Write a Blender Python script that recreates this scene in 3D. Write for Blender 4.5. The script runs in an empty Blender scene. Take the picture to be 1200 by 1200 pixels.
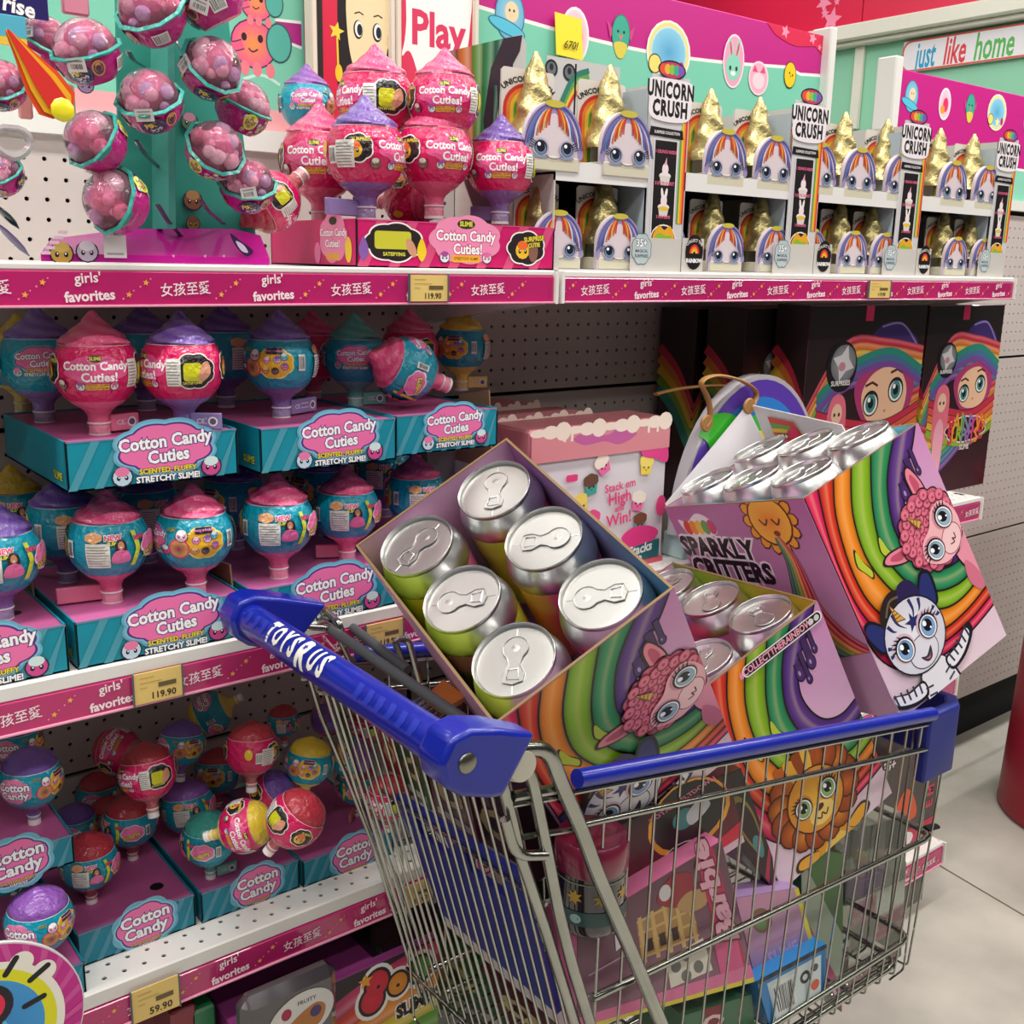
import bpy, math, random
import numpy as np
from mathutils import Vector, Matrix
from mathutils.geometry import tessellate_polygon
random.seed(7)
C = bpy.context
SC = C.scene
COL = SC.collection
PI = math.pi

# ---------------------------------------------------------------- camera
F = 1249.0
YAW, PITCH, ROLL = 0.67143269, 0.23021913, 0.02147284
CAM = Vector((0.0, -1.487, 1.45))
_f = Vector((math.sin(YAW)*math.cos(PITCH), math.cos(YAW)*math.cos(PITCH), -math.sin(PITCH)))
_r = Vector((math.cos(YAW), -math.sin(YAW), 0))
_u = _r.cross(_f)
RT = math.cos(ROLL)*_r + math.sin(ROLL)*_u
UP = -math.sin(ROLL)*_r + math.cos(ROLL)*_u
FW = _f
cam = bpy.data.cameras.new('camera'); cam.sensor_width = 36; cam.lens = F/1200*36
cam.clip_start = 0.02; cam.clip_end = 60
co = bpy.data.objects.new('camera', cam); COL.objects.link(co)
m = Matrix((RT, UP, -FW)).transposed().to_4x4(); m.translation = CAM
co.matrix_world = m
SC.camera = co

# ---------------------------------------------------------------- world, lamps, exposure
SC.view_settings.view_transform = 'Standard'
SC.view_settings.look = 'None'
SC.view_settings.gamma = 1
SC.view_settings.use_curve_mapping = False
SC.view_settings.exposure = -0.35
w = bpy.data.worlds.new('store'); SC.world = w; w.use_nodes = True
w.node_tree.nodes['Background'].inputs[0].default_value = (0.9, 0.93, 1.0, 1)
w.node_tree.nodes['Background'].inputs[1].default_value = 0.06
def lamp(name, loc, sx, sy, power, rot=(0, 0, 0), col=(1, .97, .93)):
    l = bpy.data.lights.new(name, 'AREA'); l.shape = 'RECTANGLE'; l.size = sx; l.size_y = sy
    l.energy = power; l.color = col
    o = bpy.data.objects.new(name, l); o.location = loc; o.rotation_euler = rot; COL.objects.link(o)
# unseen ceiling lamps over the aisle; rows behind the gondola added to brighten lids
for y_, p_ in ((-.85, 46), (-2.4, 28), (-4.0, 11), (.85, 15), (2.2, 18)):
    for x in (-1.8, 0.3, 2.4, 4.3 if y_ < 0 else 3.5):
        lamp('unseen_ceiling_lamp', (x, y_, 3.3), 1.6, .22, p_)

# ---------------------------------------------------------------- pixel -> point helpers (1200 x 1200 frame)
def ray(x, y): return RT*((x-600)/F) - UP*((y-600)/F) + FW
def pY(x, y, Y): d = ray(x, y); return CAM + d*((Y-CAM.y)/d.y)
def pZ(x, y, Z): d = ray(x, y); return CAM + d*((Z-CAM.z)/d.z)
def pX(x, y, X): d = ray(x, y); return CAM + d*((X-CAM.x)/d.x)
def pD(x, y, D): return CAM + ray(x, y)*D
def depth(p): return (Vector(p)-CAM).dot(FW)

# ---------------------------------------------------------------- colours and materials
def lin(c):
    c = c/255.0
    return c/12.92 if c <= .04045 else ((c+.055)/1.055)**2.4
def rgb(h):
    if isinstance(h, tuple): return h
    h = h.lstrip('#'); h = h if len(h) == 6 else ''.join(q*2 for q in h)
    return tuple(lin(int(h[i:i+2], 16)) for i in (0, 2, 4))
def mix(a, b, t): a = rgb(a); b = rgb(b); return tuple(a[i]*(1-t)+b[i]*t for i in range(3))
MATS = {}
def mat(name, col=None, rough=.5, metal=0, coat=0, bump=0, bscale=200, spec=.5, trans=0, alpha=1, vcol=False, noise=0, nscale=20, emit=0, ior=1.45, bdist=.002, sheen=0):
    if name in MATS: return MATS[name]
    m = bpy.data.materials.new(name); m.use_nodes = True; nt = m.node_tree
    b = nt.nodes['Principled BSDF']
    c = (*rgb(col), 1) if col is not None else (1, 1, 1, 1)
    b.inputs['Base Color'].default_value = c
    b.inputs['Roughness'].default_value = rough; b.inputs['Metallic'].default_value = metal
    b.inputs['Coat Weight'].default_value = coat; b.inputs['Coat Roughness'].default_value = .04
    b.inputs['Specular IOR Level'].default_value = spec
    b.inputs['Transmission Weight'].default_value = trans; b.inputs['Alpha'].default_value = alpha
    b.inputs['IOR'].default_value = ior
    if emit:
        b.inputs['Emission Color'].default_value = c; b.inputs['Emission Strength'].default_value = emit
    L = nt.links.new; src = None
    tc = nt.nodes.new('ShaderNodeTexCoord')
    if vcol:
        a = nt.nodes.new('ShaderNodeAttribute'); a.attribute_name = 'Col'; src = a.outputs['Color']
    if noise:
        n = nt.nodes.new('ShaderNodeTexNoise'); n.inputs['Scale'].default_value = nscale; n.inputs['Detail'].default_value = 5
        L(tc.outputs['Object'], n.inputs['Vector'])
        mx = nt.nodes.new('ShaderNodeMix'); mx.data_type = 'RGBA'; mx.blend_type = 'MULTIPLY'
        mx.inputs[0].default_value = 1
        rp = nt.nodes.new('ShaderNodeMapRange'); rp.inputs[1].default_value = .3; rp.inputs[2].default_value = .7
        rp.inputs[3].default_value = 1-noise; rp.inputs[4].default_value = 1
        L(n.outputs['Fac'], rp.inputs[0])
        if src: L(src, mx.inputs[6])
        else: mx.inputs[6].default_value = c
        L(rp.outputs[0], mx.inputs[7]); src = mx.outputs[2]
    if src: L(src, b.inputs['Base Color'])
    if bump:
        n = nt.nodes.new('ShaderNodeTexNoise'); n.inputs['Scale'].default_value = bscale; n.inputs['Detail'].default_value = 3
        bp = nt.nodes.new('ShaderNodeBump'); bp.inputs['Strength'].default_value = bump; bp.inputs['Distance'].default_value = bdist
        L(tc.outputs['Object'], n.inputs['Vector']); L(n.outputs['Fac'], bp.inputs['Height'])
        L(bp.outputs['Normal'], b.inputs['Normal'])
        if coat: L(bp.outputs['Normal'], b.inputs['Coat Normal'])
    MATS[name] = m
    return m
WHITE = mat('white_metal', '#e9e7e2', .35, noise=.05, nscale=6)
PEG = mat('pegboard_metal', '#c9bdb9', .5, noise=.08, nscale=3)
DARK = mat('dark_gap', '#151314', .9)
CHROME = mat('chrome_wire', '#a9aba4', .2, 1, noise=.15, nscale=30)
BLUE = mat('blue_plastic', '#15259c', .28, coat=.3, noise=.12, nscale=25)
BLUED = mat('blue_matte_plastic', '#1e2a86', .5, noise=.2, nscale=30)
PRINT = mat('printed_card', rough=.38, vcol=True)
GLOSSP = mat('wrapped_print', rough=.25, vcol=True, coat=.55, bump=.25, bscale=5, bdist=.03)
PLAST = mat('wrapped_plastic', rough=.25, vcol=True, coat=.55, bump=.25, bscale=6, bdist=.03)
VC = mat('painted_plastic', rough=.35, vcol=True)
CARD = mat('carton_board', '#a98d6c', .8, noise=.15, nscale=40)

# ---------------------------------------------------------------- mesh builder
class MB:
    def __init__(s): s.v = []; s.f = []; s.c = []; s.sm = []
    def add(s, verts, faces, col=(1, 1, 1), smooth=False):
        o = len(s.v); s.v += [tuple(p) for p in verts]
        per = isinstance(col, list)
        cc = None if per else rgb(col)
        for i, f in enumerate(faces):
            s.f.append(tuple(o+k for k in f)); s.sm.append(smooth)
            s.c.append([rgb(col[k]) for k in f] if per else cc)
        return s
    def box(s, a, b, col=(1, 1, 1), bev=0):
        x0, y0, z0 = [min(a[i], b[i]) for i in range(3)]; x1, y1, z1 = [max(a[i], b[i]) for i in range(3)]
        if not bev:
            v = [(x, y, z) for x in (x0, x1) for y in (y0, y1) for z in (z0, z1)]
            f = [(0, 1, 3, 2), (4, 6, 7, 5), (0, 4, 5, 1), (2, 3, 7, 6), (0, 2, 6, 4), (1, 5, 7, 3)]
            return s.add(v, f, col)
        v = []; k = {}
        xs = (x0, x1); ys = (y0, y1); zs = (z0, z1)
        for i in (0, 1):
            for j in (0, 1):
                for l in (0, 1):
                    sx = 1-2*i; sy = 1-2*j; sz = 1-2*l
                    X, Y, Z = xs[i], ys[j], zs[l]
                    k[i, j, l] = len(v)
                    v += [(X, Y+sy*bev, Z+sz*bev), (X+sx*bev, Y, Z+sz*bev), (X+sx*bev, Y+sy*bev, Z)]
        f = []
        for i in (0, 1): f.append(tuple(k[i, j, l] for j, l in ((0, 0), (0, 1), (1, 1), (1, 0))))
        for j in (0, 1): f.append(tuple(k[i, j, l]+1 for i, l in ((0, 0), (0, 1), (1, 1), (1, 0))))
        for l in (0, 1): f.append(tuple(k[i, j, l]+2 for i, j in ((0, 0), (0, 1), (1, 1), (1, 0))))
        for j in (0, 1):
            for l in (0, 1): f.append((k[0, j, l]+1, k[1, j, l]+1, k[1, j, l]+2, k[0, j, l]+2))
        for i in (0, 1):
            for l in (0, 1): f.append((k[i, 0, l], k[i, 1, l], k[i, 1, l]+2, k[i, 0, l]+2))
        for i in (0, 1):
            for j in (0, 1): f.append((k[i, j, 0], k[i, j, 1], k[i, j, 1]+1, k[i, j, 0]+1))
        for q in k.values(): f.append((q, q+1, q+2))
        return s.add(v, f, col)
    def hexa(s, p, col=(1, 1, 1)):
        # p: 8 points, bottom 4 then top 4 in ring order
        return s.add(p, [(3, 2, 1, 0), (4, 5, 6, 7), (0, 1, 5, 4), (1, 2, 6, 5), (2, 3, 7, 6), (3, 0, 4, 7)], col)
    def lathe(s, prof, n=24, col=(1, 1, 1), c=(0, 0, 0), smooth=True, cols=None, M=None, a0=0, a1=2*PI):
        full = abs(a1-a0-2*PI) < 1e-6
        nn = n if full else n+1
        v = []; vc = []
        for i, (r, z) in enumerate(prof):
            for k in range(nn):
                a = a0+(a1-a0)*k/n; p = Vector((c[0]+r*math.cos(a), c[1]+r*math.sin(a), c[2]+z))
                v.append(M @ p if M else p); vc.append(cols[i] if cols else col)
        f = []
        for i in range(len(prof)-1):
            for k in range(n):
                k2 = (k+1) % nn
                f.append((i*nn+k, i*nn+k2, (i+1)*nn+k2, (i+1)*nn+k))
        return s.add(v, f, vc, smooth)
    def disc(s, r, z, n=24, col=(1, 1, 1), c=(0, 0, 0), M=None, up=True):
        v = [Vector((c[0]+r*math.cos(2*PI*k/n), c[1]+r*math.sin(2*PI*k/n), c[2]+z)) for k in range(n)]
        if M: v = [M @ p for p in v]
        return s.add(v, [tuple(range(n)) if up else tuple(range(n))[::-1]], col)
    def tube(s, pts, r, n=8, col=(1, 1, 1), closed=False, caps=True, rs=None, flat=1.0):
        pts = [Vector(p) for p in pts]; N = len(pts); v = []
        prev = None
        for i, p in enumerate(pts):
            if closed: t = (pts[(i+1) % N]-pts[i-1])
            else: t = pts[min(i+1, N-1)]-pts[max(i-1, 0)]
            t = t.normalized() if t.length > 1e-9 else Vector((0, 0, 1))
            if prev is None:
                a = Vector((0, 0, 1)) if abs(t.z) < .9 else Vector((1, 0, 0))
                u = t.cross(a).normalized()
            else:
                u = (prev-t*prev.dot(t)).normalized()
            prev = u; w_ = t.cross(u); rr = rs[i] if rs else r
            for k in range(n):
                a = 2*PI*k/n; v.append(p+(u*math.cos(a)+w_*math.sin(a)*flat)*rr)
        f = []
        M_ = N if closed else N-1
        for i in range(M_):
            j = (i+1) % N
            for k in range(n): f.append((i*n+k, i*n+(k+1) % n, j*n+(k+1) % n, j*n+k))
        s.add(v, f, col, True)
        if caps and not closed:
            s.add(v[:n], [tuple(range(n))[::-1]], col); s.add(v[-n:], [tuple(range(n))], col)
        return s
    def ball(s, c, r, n=16, col=(1, 1, 1), sc=(1, 1, 1)):
        prof = [(r*math.sin(PI*i/(n//2)), -r*math.cos(PI*i/(n//2))) for i in range(n//2+1)]
        M = Matrix.Translation(c) @ Matrix.Diagonal((*sc, 1))
        return s.lathe(prof, n, col, M=M)
    def mesh(s, name, mats):
        me = bpy.data.meshes.new(name)
        me.from_pydata(s.v, [], s.f)
        if not isinstance(mats, (list, tuple)): mats = [mats]
        for m_ in mats: me.materials.append(m_)
        me.polygons.foreach_set('use_smooth', s.sm)
        if True:
            at = me.color_attributes.new('Col', 'FLOAT_COLOR', 'CORNER')
            arr = []
            for f, c in zip(s.f, s.c):
                if isinstance(c, list):
                    for q in c: arr += [q[0], q[1], q[2], 1]
                else: arr += [c[0], c[1], c[2], 1]*len(f)
            at.data.foreach_set('color', arr)
        me.update()
        try: me.set_sharp_from_angle(angle=math.radians(40))
        except Exception: pass
        return me
    def obj(s, name, mats, parent=None, world=False):
        return link(name, s.mesh(name, mats), parent, world)
def link(name, me, parent=None, world=False):
    o = bpy.data.objects.new(name, me); COL.objects.link(o)
    if parent is not None:
        o.parent = parent
        if world: o.matrix_parent_inverse = parent.matrix_basis.inverted()
    return o
def thing(name, label, cat, loc=(0, 0, 0), rot=None, group=None, scale=1):
    o = bpy.data.objects.new(name, None); COL.objects.link(o); o.empty_display_size = .05
    M = (rot.to_4x4() if rot is not None else Matrix.Identity(4)) @ Matrix.Scale(scale, 4)
    M.translation = loc; o.matrix_basis = M
    o['label'] = label; o['category'] = cat
    if group: o['group'] = group
    return o
def tag(o, label, cat, group=None):
    o['label'] = label; o['category'] = cat
    if group: o['group'] = group
    return o
def struct(o): o['kind'] = 'structure'; return o

# ---------------------------------------------------------------- flat print: filled shapes in layers, mapped on a surface
_T = {}
def text2d(s, off=0.0, sp=1.0, shear=0.0):
    k = (s, off, sp, shear)
    if k in _T: return _T[k]
    cu = bpy.data.curves.new('tmp', 'FONT'); cu.body = s; cu.align_x = 'CENTER'; cu.align_y = 'CENTER'
    cu.offset = off; cu.space_character = sp; cu.shear = shear; cu.resolution_u = 2; cu.space_line = .9
    o = bpy.data.objects.new('tmp', cu); COL.objects.link(o)
    me = bpy.data.meshes.new_from_object(o.evaluated_get(C.evaluated_depsgraph_get()))
    r = ([(v.co.x, v.co.y) for v in me.vertices], [tuple(p.vertices) for p in me.polygons])
    bpy.data.objects.remove(o); bpy.data.curves.remove(cu); bpy.data.meshes.remove(me)
    _T[k] = r; return r
class Art:
    # y goes up. colours are flat or per vertex
    def __init__(s, step=.00002): s.L = []; s.step = step; s.n = 0
    def raw(s, v, f, col): s.n += 1; s.L.append((v, f, col, s.n)); return s
    def poly(s, pts, col):
        if isinstance(col, list): return s.raw(pts, [tuple(range(len(pts)))], col)
        tr = tessellate_polygon([[Vector((p[0], p[1], 0)) for p in pts]])
        return s.raw(list(pts), [tuple(t) for t in tr], col)
    def rect(s, x0, y0, x1, y1, col, nx=1, ny=1, col2=None):
        v = []; cc = []
        for j in range(ny+1):
            for i in range(nx+1):
                v.append((x0+(x1-x0)*i/nx, y0+(y1-y0)*j/ny)); cc.append(mix(col, col2, j/ny) if col2 else rgb(col))
        f = [(j*(nx+1)+i, j*(nx+1)+i+1, (j+1)*(nx+1)+i+1, (j+1)*(nx+1)+i) for j in range(ny) for i in range(nx)]
        return s.raw(v, f, cc)
    def ell(s, x, y, rx, ry=None, col='#fff', rot=0, n=20, col2=None):
        ry = ry or rx; c, q = math.cos(rot), math.sin(rot)
        v = [(x, y)]+[(x+rx*math.cos(a)*c-ry*math.sin(a)*q, y+rx*math.cos(a)*q+ry*math.sin(a)*c) for a in [2*PI*k/n for k in range(n)]]
        f = [(0, 1+k, 1+(k+1) % n) for k in range(n)]
        return s.raw(v, f, [rgb(col)]+[rgb(col2 or col)]*n)
    def rrect(s, x0, y0, x1, y1, r, col):
        p = []
        for cx, cy, a in ((x1-r, y1-r, 0), (x0+r, y1-r, 90), (x0+r, y0+r, 180), (x1-r, y0+r, 270)):
            for k in range(5):
                t = math.radians(a+k*22.5); p.append((cx+r*math.cos(t), cy+r*math.sin(t)))
        return s.poly(p, col)
    def star(s, x, y, r, col, rot=0, k=.45, n=5):
        p = [(x+(r if i % 2 == 0 else r*k)*math.sin(rot+PI*i/n), y+(r if i % 2 == 0 else r*k)*math.cos(rot+PI*i/n)) for i in range(2*n)]
        return s.poly(p, col)
    def blob(s, pts, col, n=6):
        # smooth closed curve through pts
        N = len(pts); out = []
        for i in range(N):
            p0, p1, p2, p3 = pts[i-1], pts[i], pts[(i+1) % N], pts[(i+2) % N]
            for k in range(n):
                t = k/n
                out.append(tuple(.5*((2*p1[j])+(-p0[j]+p2[j])*t+(2*p0[j]-5*p1[j]+4*p2[j]-p3[j])*t*t+(-p0[j]+3*p1[j]-3*p2[j]+p3[j])*t**3) for j in (0, 1)))
        return s.poly(out, col)
    def cloud(s, x, y, rx, ry, col, n=9, amp=.1):
        p = []
        for k in range(n*8):
            a = 2*PI*k/(n*8); q = 1+amp*abs(math.sin(a*n/2)); p.append((x+rx*q*math.cos(a), y+ry*q*math.sin(a)))
        return s.poly(p, col)
    def strip(s, a, b, col):
        # ribbon between two polylines; col = colour or list across (a side .. b side)
        N = len(a); cols = col if isinstance(col, list) else [col, col]; M_ = len(cols)
        v = []; cc = []
        for i in range(N):
            for k in range(M_):
                t = k/(M_-1); v.append((a[i][0]*(1-t)+b[i][0]*t, a[i][1]*(1-t)+b[i][1]*t)); cc.append(rgb(cols[k]))
        f = [(i*M_+k, i*M_+k+1, (i+1)*M_+k+1, (i+1)*M_+k) for i in range(N-1) for k in range(M_-1)]
        return s.raw(v, f, cc)
    def line(s, pts, w_, col):
        a = []; b = []
        for i, p in enumerate(pts):
            q = pts[min(i+1, len(pts)-1)]; o = pts[max(i-1, 0)]
            dx, dy = q[0]-o[0], q[1]-o[1]; L_ = math.hypot(dx, dy) or 1
            ww = w_*(1 if not isinstance(w_, list) else 1) if not isinstance(w_, list) else w_[i]
            a.append((p[0]-dy/L_*ww/2, p[1]+dx/L_*ww/2)); b.append((p[0]+dy/L_*ww/2, p[1]-dx/L_*ww/2))
        return s.strip(a, b, col)
    def text(s, t, x, y, size, col, off=.02, out=None, ow=.07, out2=None, ow2=.14, rot=0, sp=1.0, shear=0, arc=0, sx=1):
        c, q = math.cos(rot), math.sin(rot)
        def tr(vs):
            o = []
            for vx, vy in vs:
                vx *= size*sx; vy *= size
                if arc: a = vx*arc; R = 1/arc; vx, vy = (R+vy)*math.sin(a), (R+vy)*math.cos(a)-R
                o.append((x+vx*c-vy*q, y+vx*q+vy*c))
            return o
        for cc, oo in ((out2, off+ow2), (out, off+ow), (col, off)):
            if cc is None: continue
            v, f = text2d(t, oo, sp, shear); s.raw(tr(v), f, cc)
        return s
    def place(s, other, x, y, sc, rot=0):
        c, q = math.cos(rot), math.sin(rot)
        for v, f, col, _ in other.L:
            s.raw([(x+(a*c-b*q)*sc, y+(a*q+b*c)*sc) for a, b in v], f, col)
        return s
    def mb(s, fmap, base=.0004, maxe=0):
        m_ = MB()
        for v, f, col, n in s.L:
            if maxe: v, f, col = subdiv(v, f, col, maxe)
            h = base+n*s.step
            m_.add([fmap(x, y, h) for x, y in v], f, col)
        return m_
def subdiv(v, f, col, maxe):
    v = list(v); col = list(col) if isinstance(col, list) else col
    tris = []
    for q in f:
        for k in range(1, len(q)-1): tris.append((q[0], q[k], q[k+1]))
    mid = {}; out = []; stack = tris
    while stack:
        t = stack.pop()
        e = [(math.dist(v[t[i]], v[t[(i+1) % 3]]), i) for i in range(3)]
        L_, i = max(e)
        if L_ <= maxe: out.append(t); continue
        a, b, c_ = t[i], t[(i+1) % 3], t[(i+2) % 3]
        k = (min(a, b), max(a, b))
        if k not in mid:
            mid[k] = len(v); v.append(((v[a][0]+v[b][0])/2, (v[a][1]+v[b][1])/2))
            if isinstance(col, list): col.append(mix(col[a], col[b], .5))
        q = mid[k]; stack += [(a, q, c_), (q, b, c_)]
    return v, out, col
def plane(o, ex, ey):
    o = Vector(o); ex = Vector(ex); ey = Vector(ey); n = ex.cross(ey).normalized()
    return lambda x, y, h: o+ex*x+ey*y+n*h
def sphmap(R, lon0=0, c=(0, 0, 0)):
    # x, y in metres along the surface, facing -Y at lon0 = 0
    def g(x, y, h):
        lat = y/R; lo = x/R+lon0; r = R+h
        return Vector((c[0]+r*math.cos(lat)*math.sin(lo), c[1]-r*math.cos(lat)*math.cos(lo), c[2]+r*math.sin(lat)))
    return g
def cylmap(R, lon0=0, c=(0, 0, 0)):
    def g(x, y, h):
        lo = x/R+lon0; r = R+h
        return Vector((c[0]+r*math.sin(lo), c[1]-r*math.cos(lo), c[2]+y))
    return g
def bez(p0, p1, p2, p3, n=12):
    return [tuple((1-t)**3*p0[j]+3*(1-t)**2*t*p1[j]+3*(1-t)*t*t*p2[j]+t**3*p3[j] for j in range(len(p0))) for t in [i/n for i in range(n+1)]]
def spline(pts, n=6):
    out = []
    N = len(pts)
    for i in range(N-1):
        p0, p1, p2, p3 = pts[max(i-1, 0)], pts[i], pts[i+1], pts[min(i+2, N-1)]
        for k in range(n):
            t = k/n
            out.append(tuple(.5*((2*p1[j])+(-p0[j]+p2[j])*t+(2*p0[j]-5*p1[j]+4*p2[j]-p3[j])*t*t+(-p0[j]+3*p1[j]-3*p2[j]+p3[j])*t**3) for j in range(len(p1))))
    out.append(tuple(pts[-1])); return out
def fillet(pts, r, n=4):
    pts = [Vector(p) for p in pts]; out = [pts[0]]
    for i in range(1, len(pts)-1):
        a = (pts[i-1]-pts[i]); b = (pts[i+1]-pts[i]); k = min(r, a.length*.45, b.length*.45)
        a = pts[i]+a.normalized()*k; b = pts[i]+b.normalized()*k
        for t in [j/n for j in range(n+1)]: out.append(a*(1-t)**2+pts[i]*2*t*(1-t)+b*t*t)
    out.append(pts[-1]); return out
# ================================================================ THE SETTING
YF = -0.367
def perf(name, o, ex, ey, nx, ny, pitch, r, parent, material, stag=False, depth=.004, n=6, off=(0, 0)):
    # sheet with real punched holes; o = corner, ex/ey unit directions, off = phase of first hole
    o = np.array(o, float); ex = np.array(ex, float); ey = np.array(ey, float); nz = np.cross(ex, ey)
    V = []; Fc = []
    ring = [(r*math.cos(2*PI*(k+.5)/n), r*math.sin(2*PI*(k+.5)/n)) for k in range(n)]
    h = pitch/2
    # square boundary points matching each ring vertex direction
    bd = []
    for a, b in ring:
        m_ = max(abs(a), abs(b)); bd.append((a/m_*h, b/m_*h))
    sq = [(h, h), (-h, h), (-h, -h), (h, -h)]
    cells = []
    for j in range(ny):
        for i in range(nx):
            cx = off[0]+(i+.5)*pitch+(pitch/2 if stag and j % 2 else 0); cy = off[1]+(j+.5)*pitch
            cells.append((cx, cy))
    loc = [(a, b, 0) for a, b in ring]+[(a, b, -depth) for a, b in ring]+[(a, b, 0) for a, b in sq]
    fl = []
    for k in range(n): fl.append((k, k+n, (k+1) % n+n, (k+1) % n))
    # fan between square corners and ring
    ang = [math.atan2(b, a) % (2*PI) for a, b in ring]
    ca = [PI/4, 3*PI/4, 5*PI/4, 7*PI/4]
    def near(k):
        t = (ang[k]+ang[(k+1) % n]+(2*PI if ang[(k+1) % n] < ang[k] else 0))/2
        return min(range(4), key=lambda q: abs((ca[q]-t+PI) % (2*PI)-PI))
    owner = [near(k) for k in range(n)]
    for k in range(n):
        fl.append((2*n+owner[k], k, (k+1) % n)[::-1])
        k2 = (k+1) % n
        if owner[k] != owner[k2]: fl.append((2*n+owner[k], k2, 2*n+owner[k2])[::-1])
    loc = np.array(loc); cells = np.array(cells)
    P_ = (cells[:, None, :]+loc[None, :, :2]); Z = np.broadcast_to(loc[None, :, 2], P_.shape[:2])
    W = o+P_[..., :1]*ex+P_[..., 1:]*ey+Z[..., None]*nz
    nv = loc.shape[0]; W = W.reshape(-1, 3)
    faces = [tuple(c*nv+q for q in f) for c in range(len(cells)) for f in fl]
    me = bpy.data.meshes.new(name); me.from_pydata(W.tolist(), [], faces); me.materials.append(material); me.update()
    return link(name, me, parent)

PL = MB()
wall = MB().box((-.6, .012, .21), (3.6, .03, 1.61)).obj('wall_back', DARK); struct(wall)
rows = ((.215, .715), (.722, 1.219), (1.226, 1.598))
bays = ((.2, .953, .3849), (.959, 2.181, 1.1033), (2.187, 3.5, 1.1033))
for bi, (bx0, bx1, ph) in enumerate(bays):
    for (z0, z1) in rows:
        p = .025
        i0 = math.ceil((bx0+p/2-ph)/p); i1 = math.floor((bx1-p/2-ph)/p)
        j0 = math.ceil((z0+p/2-1.3656)/p); j1 = math.floor((z1-p/2-1.3656)/p)
        hx0 = ph+(i0-.5)*p; hz0 = 1.3656+(j0-.5)*p; hx1 = ph+(i1+.5)*p; hz1 = 1.3656+(j1+.5)*p
        q = perf('panel', (hx0, 0, hz0), (1, 0, 0), (0, 0, 1), i1-i0+1, j1-j0+1, p, .0032, wall, PEG)
        b = MB()
        b.box((bx0, 0, z0), (hx0, .008, z1)).box((hx1, 0, z0), (bx1, .008, z1)).box((hx0, 0, z0), (hx1, .008, hz0)).box((hx0, 0, hz1), (hx1, .008, z1))
        b.obj('panel_border', PEG, q)
tr = MB().box((-.6, -.012, 1.596), (2.0, .02, 1.625)).obj('trim_1', WHITE); struct(tr)
tr = MB().box((2.0, -.012, 1.61), (3.6, .02, 1.635)).obj('trim_2', WHITE); struct(tr)
shade_back = MB().box((-.6, .1, 0), (3.9, .13, .205)).obj('shade_panel_back', DARK); struct(shade_back)  # dark panel standing in for the shadow beneath the gondola back
# floor
FL = mat('concrete_floor', '#cdc8bd', .42, noise=.3, nscale=5, bump=.12, bscale=60)
fb = MB(); fb.add([(-6, -7, 0), (9, -7, 0), (9, 6, 0), (-6, 6, 0)], [(0, 1, 2, 3)])
struct(fb.obj('floor', FL))
ja = pZ(1085, 1005, 0); jb = pZ(1200, 1073, 0); jd = (jb-ja).normalized(); jn = Vector((-jd.y, jd.x, 0))*.0025
j0 = ja-jd*1.2; j1 = jb+jd*2.5
struct(MB().add([j0-jn+Vector((0, 0, .0006)), j1-jn+Vector((0, 0, .0006)), j1+jn+Vector((0, 0, .0006)), j0+jn+Vector((0, 0, .0006))], [(0, 1, 2, 3)]).obj('trim_3', mat('floor_joint', '#6f6557', .9)))
# ceiling, out of frame, closes the room above
struct(MB().box((-6, -7, 3.6), (9, 6, 3.65)).obj('ceiling', mat('ceiling_paint', '#d9d8d4', .8)))

# end wall far right: mint fascia, white moulding, crimson band
XE = 4.6
MINT = '#8fd6b4'; CRIM = '#d81c46'; MAG = '#cf1f86'
ew = MB().box((XE, -.35, .0), (XE+.1, 4.5, 3.6)).obj('wall_end', mat('fascia_mint', '#93d3b2', .45, noise=.05, nscale=2)); struct(ew)
zt = pX(960, 40, XE).z
b = MB().box((XE-.06, -.35, 2.47), (XE, 4.5, 2.49), bev=.004).box((XE-.09, -.35, 2.49), (XE, 4.5, 2.56), bev=.008)
struct(b.obj('trim_4', mat('moulding_white', '#e2e2d4', .4)))
ys = pX(1008, 80, XE).y
struct(MB().box((XE-.02, ys-.025, 2.1), (XE, ys+.025, 2.47), bev=.004).obj('trim_5', mat('moulding_white')))
b = MB(); b.box((XE-.02, -.35, 2.56), (XE, ys-.003, 3.3)); b.box((XE-.02, ys+.003, 2.56), (XE, 4.5, 3.3))
r = b.obj('trim_6', mat('fascia_crimson', CRIM, .4)); struct(r)
a = Art()
for (px, py, s_, ro) in ((975, 23, .036, .2), (966, 3, .03, .6), (967, 16, .016, .1), (981, 2, .012, 0)):
    q = pX(px, py, XE-.02); a.star(-q.y, q.z, s_*1.6, '#f08fae', ro)
a.mb(lambda x, y, h: Vector((XE-.02-h, -x, y)), base=.001).obj('printed_stars', PRINT, r)
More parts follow.
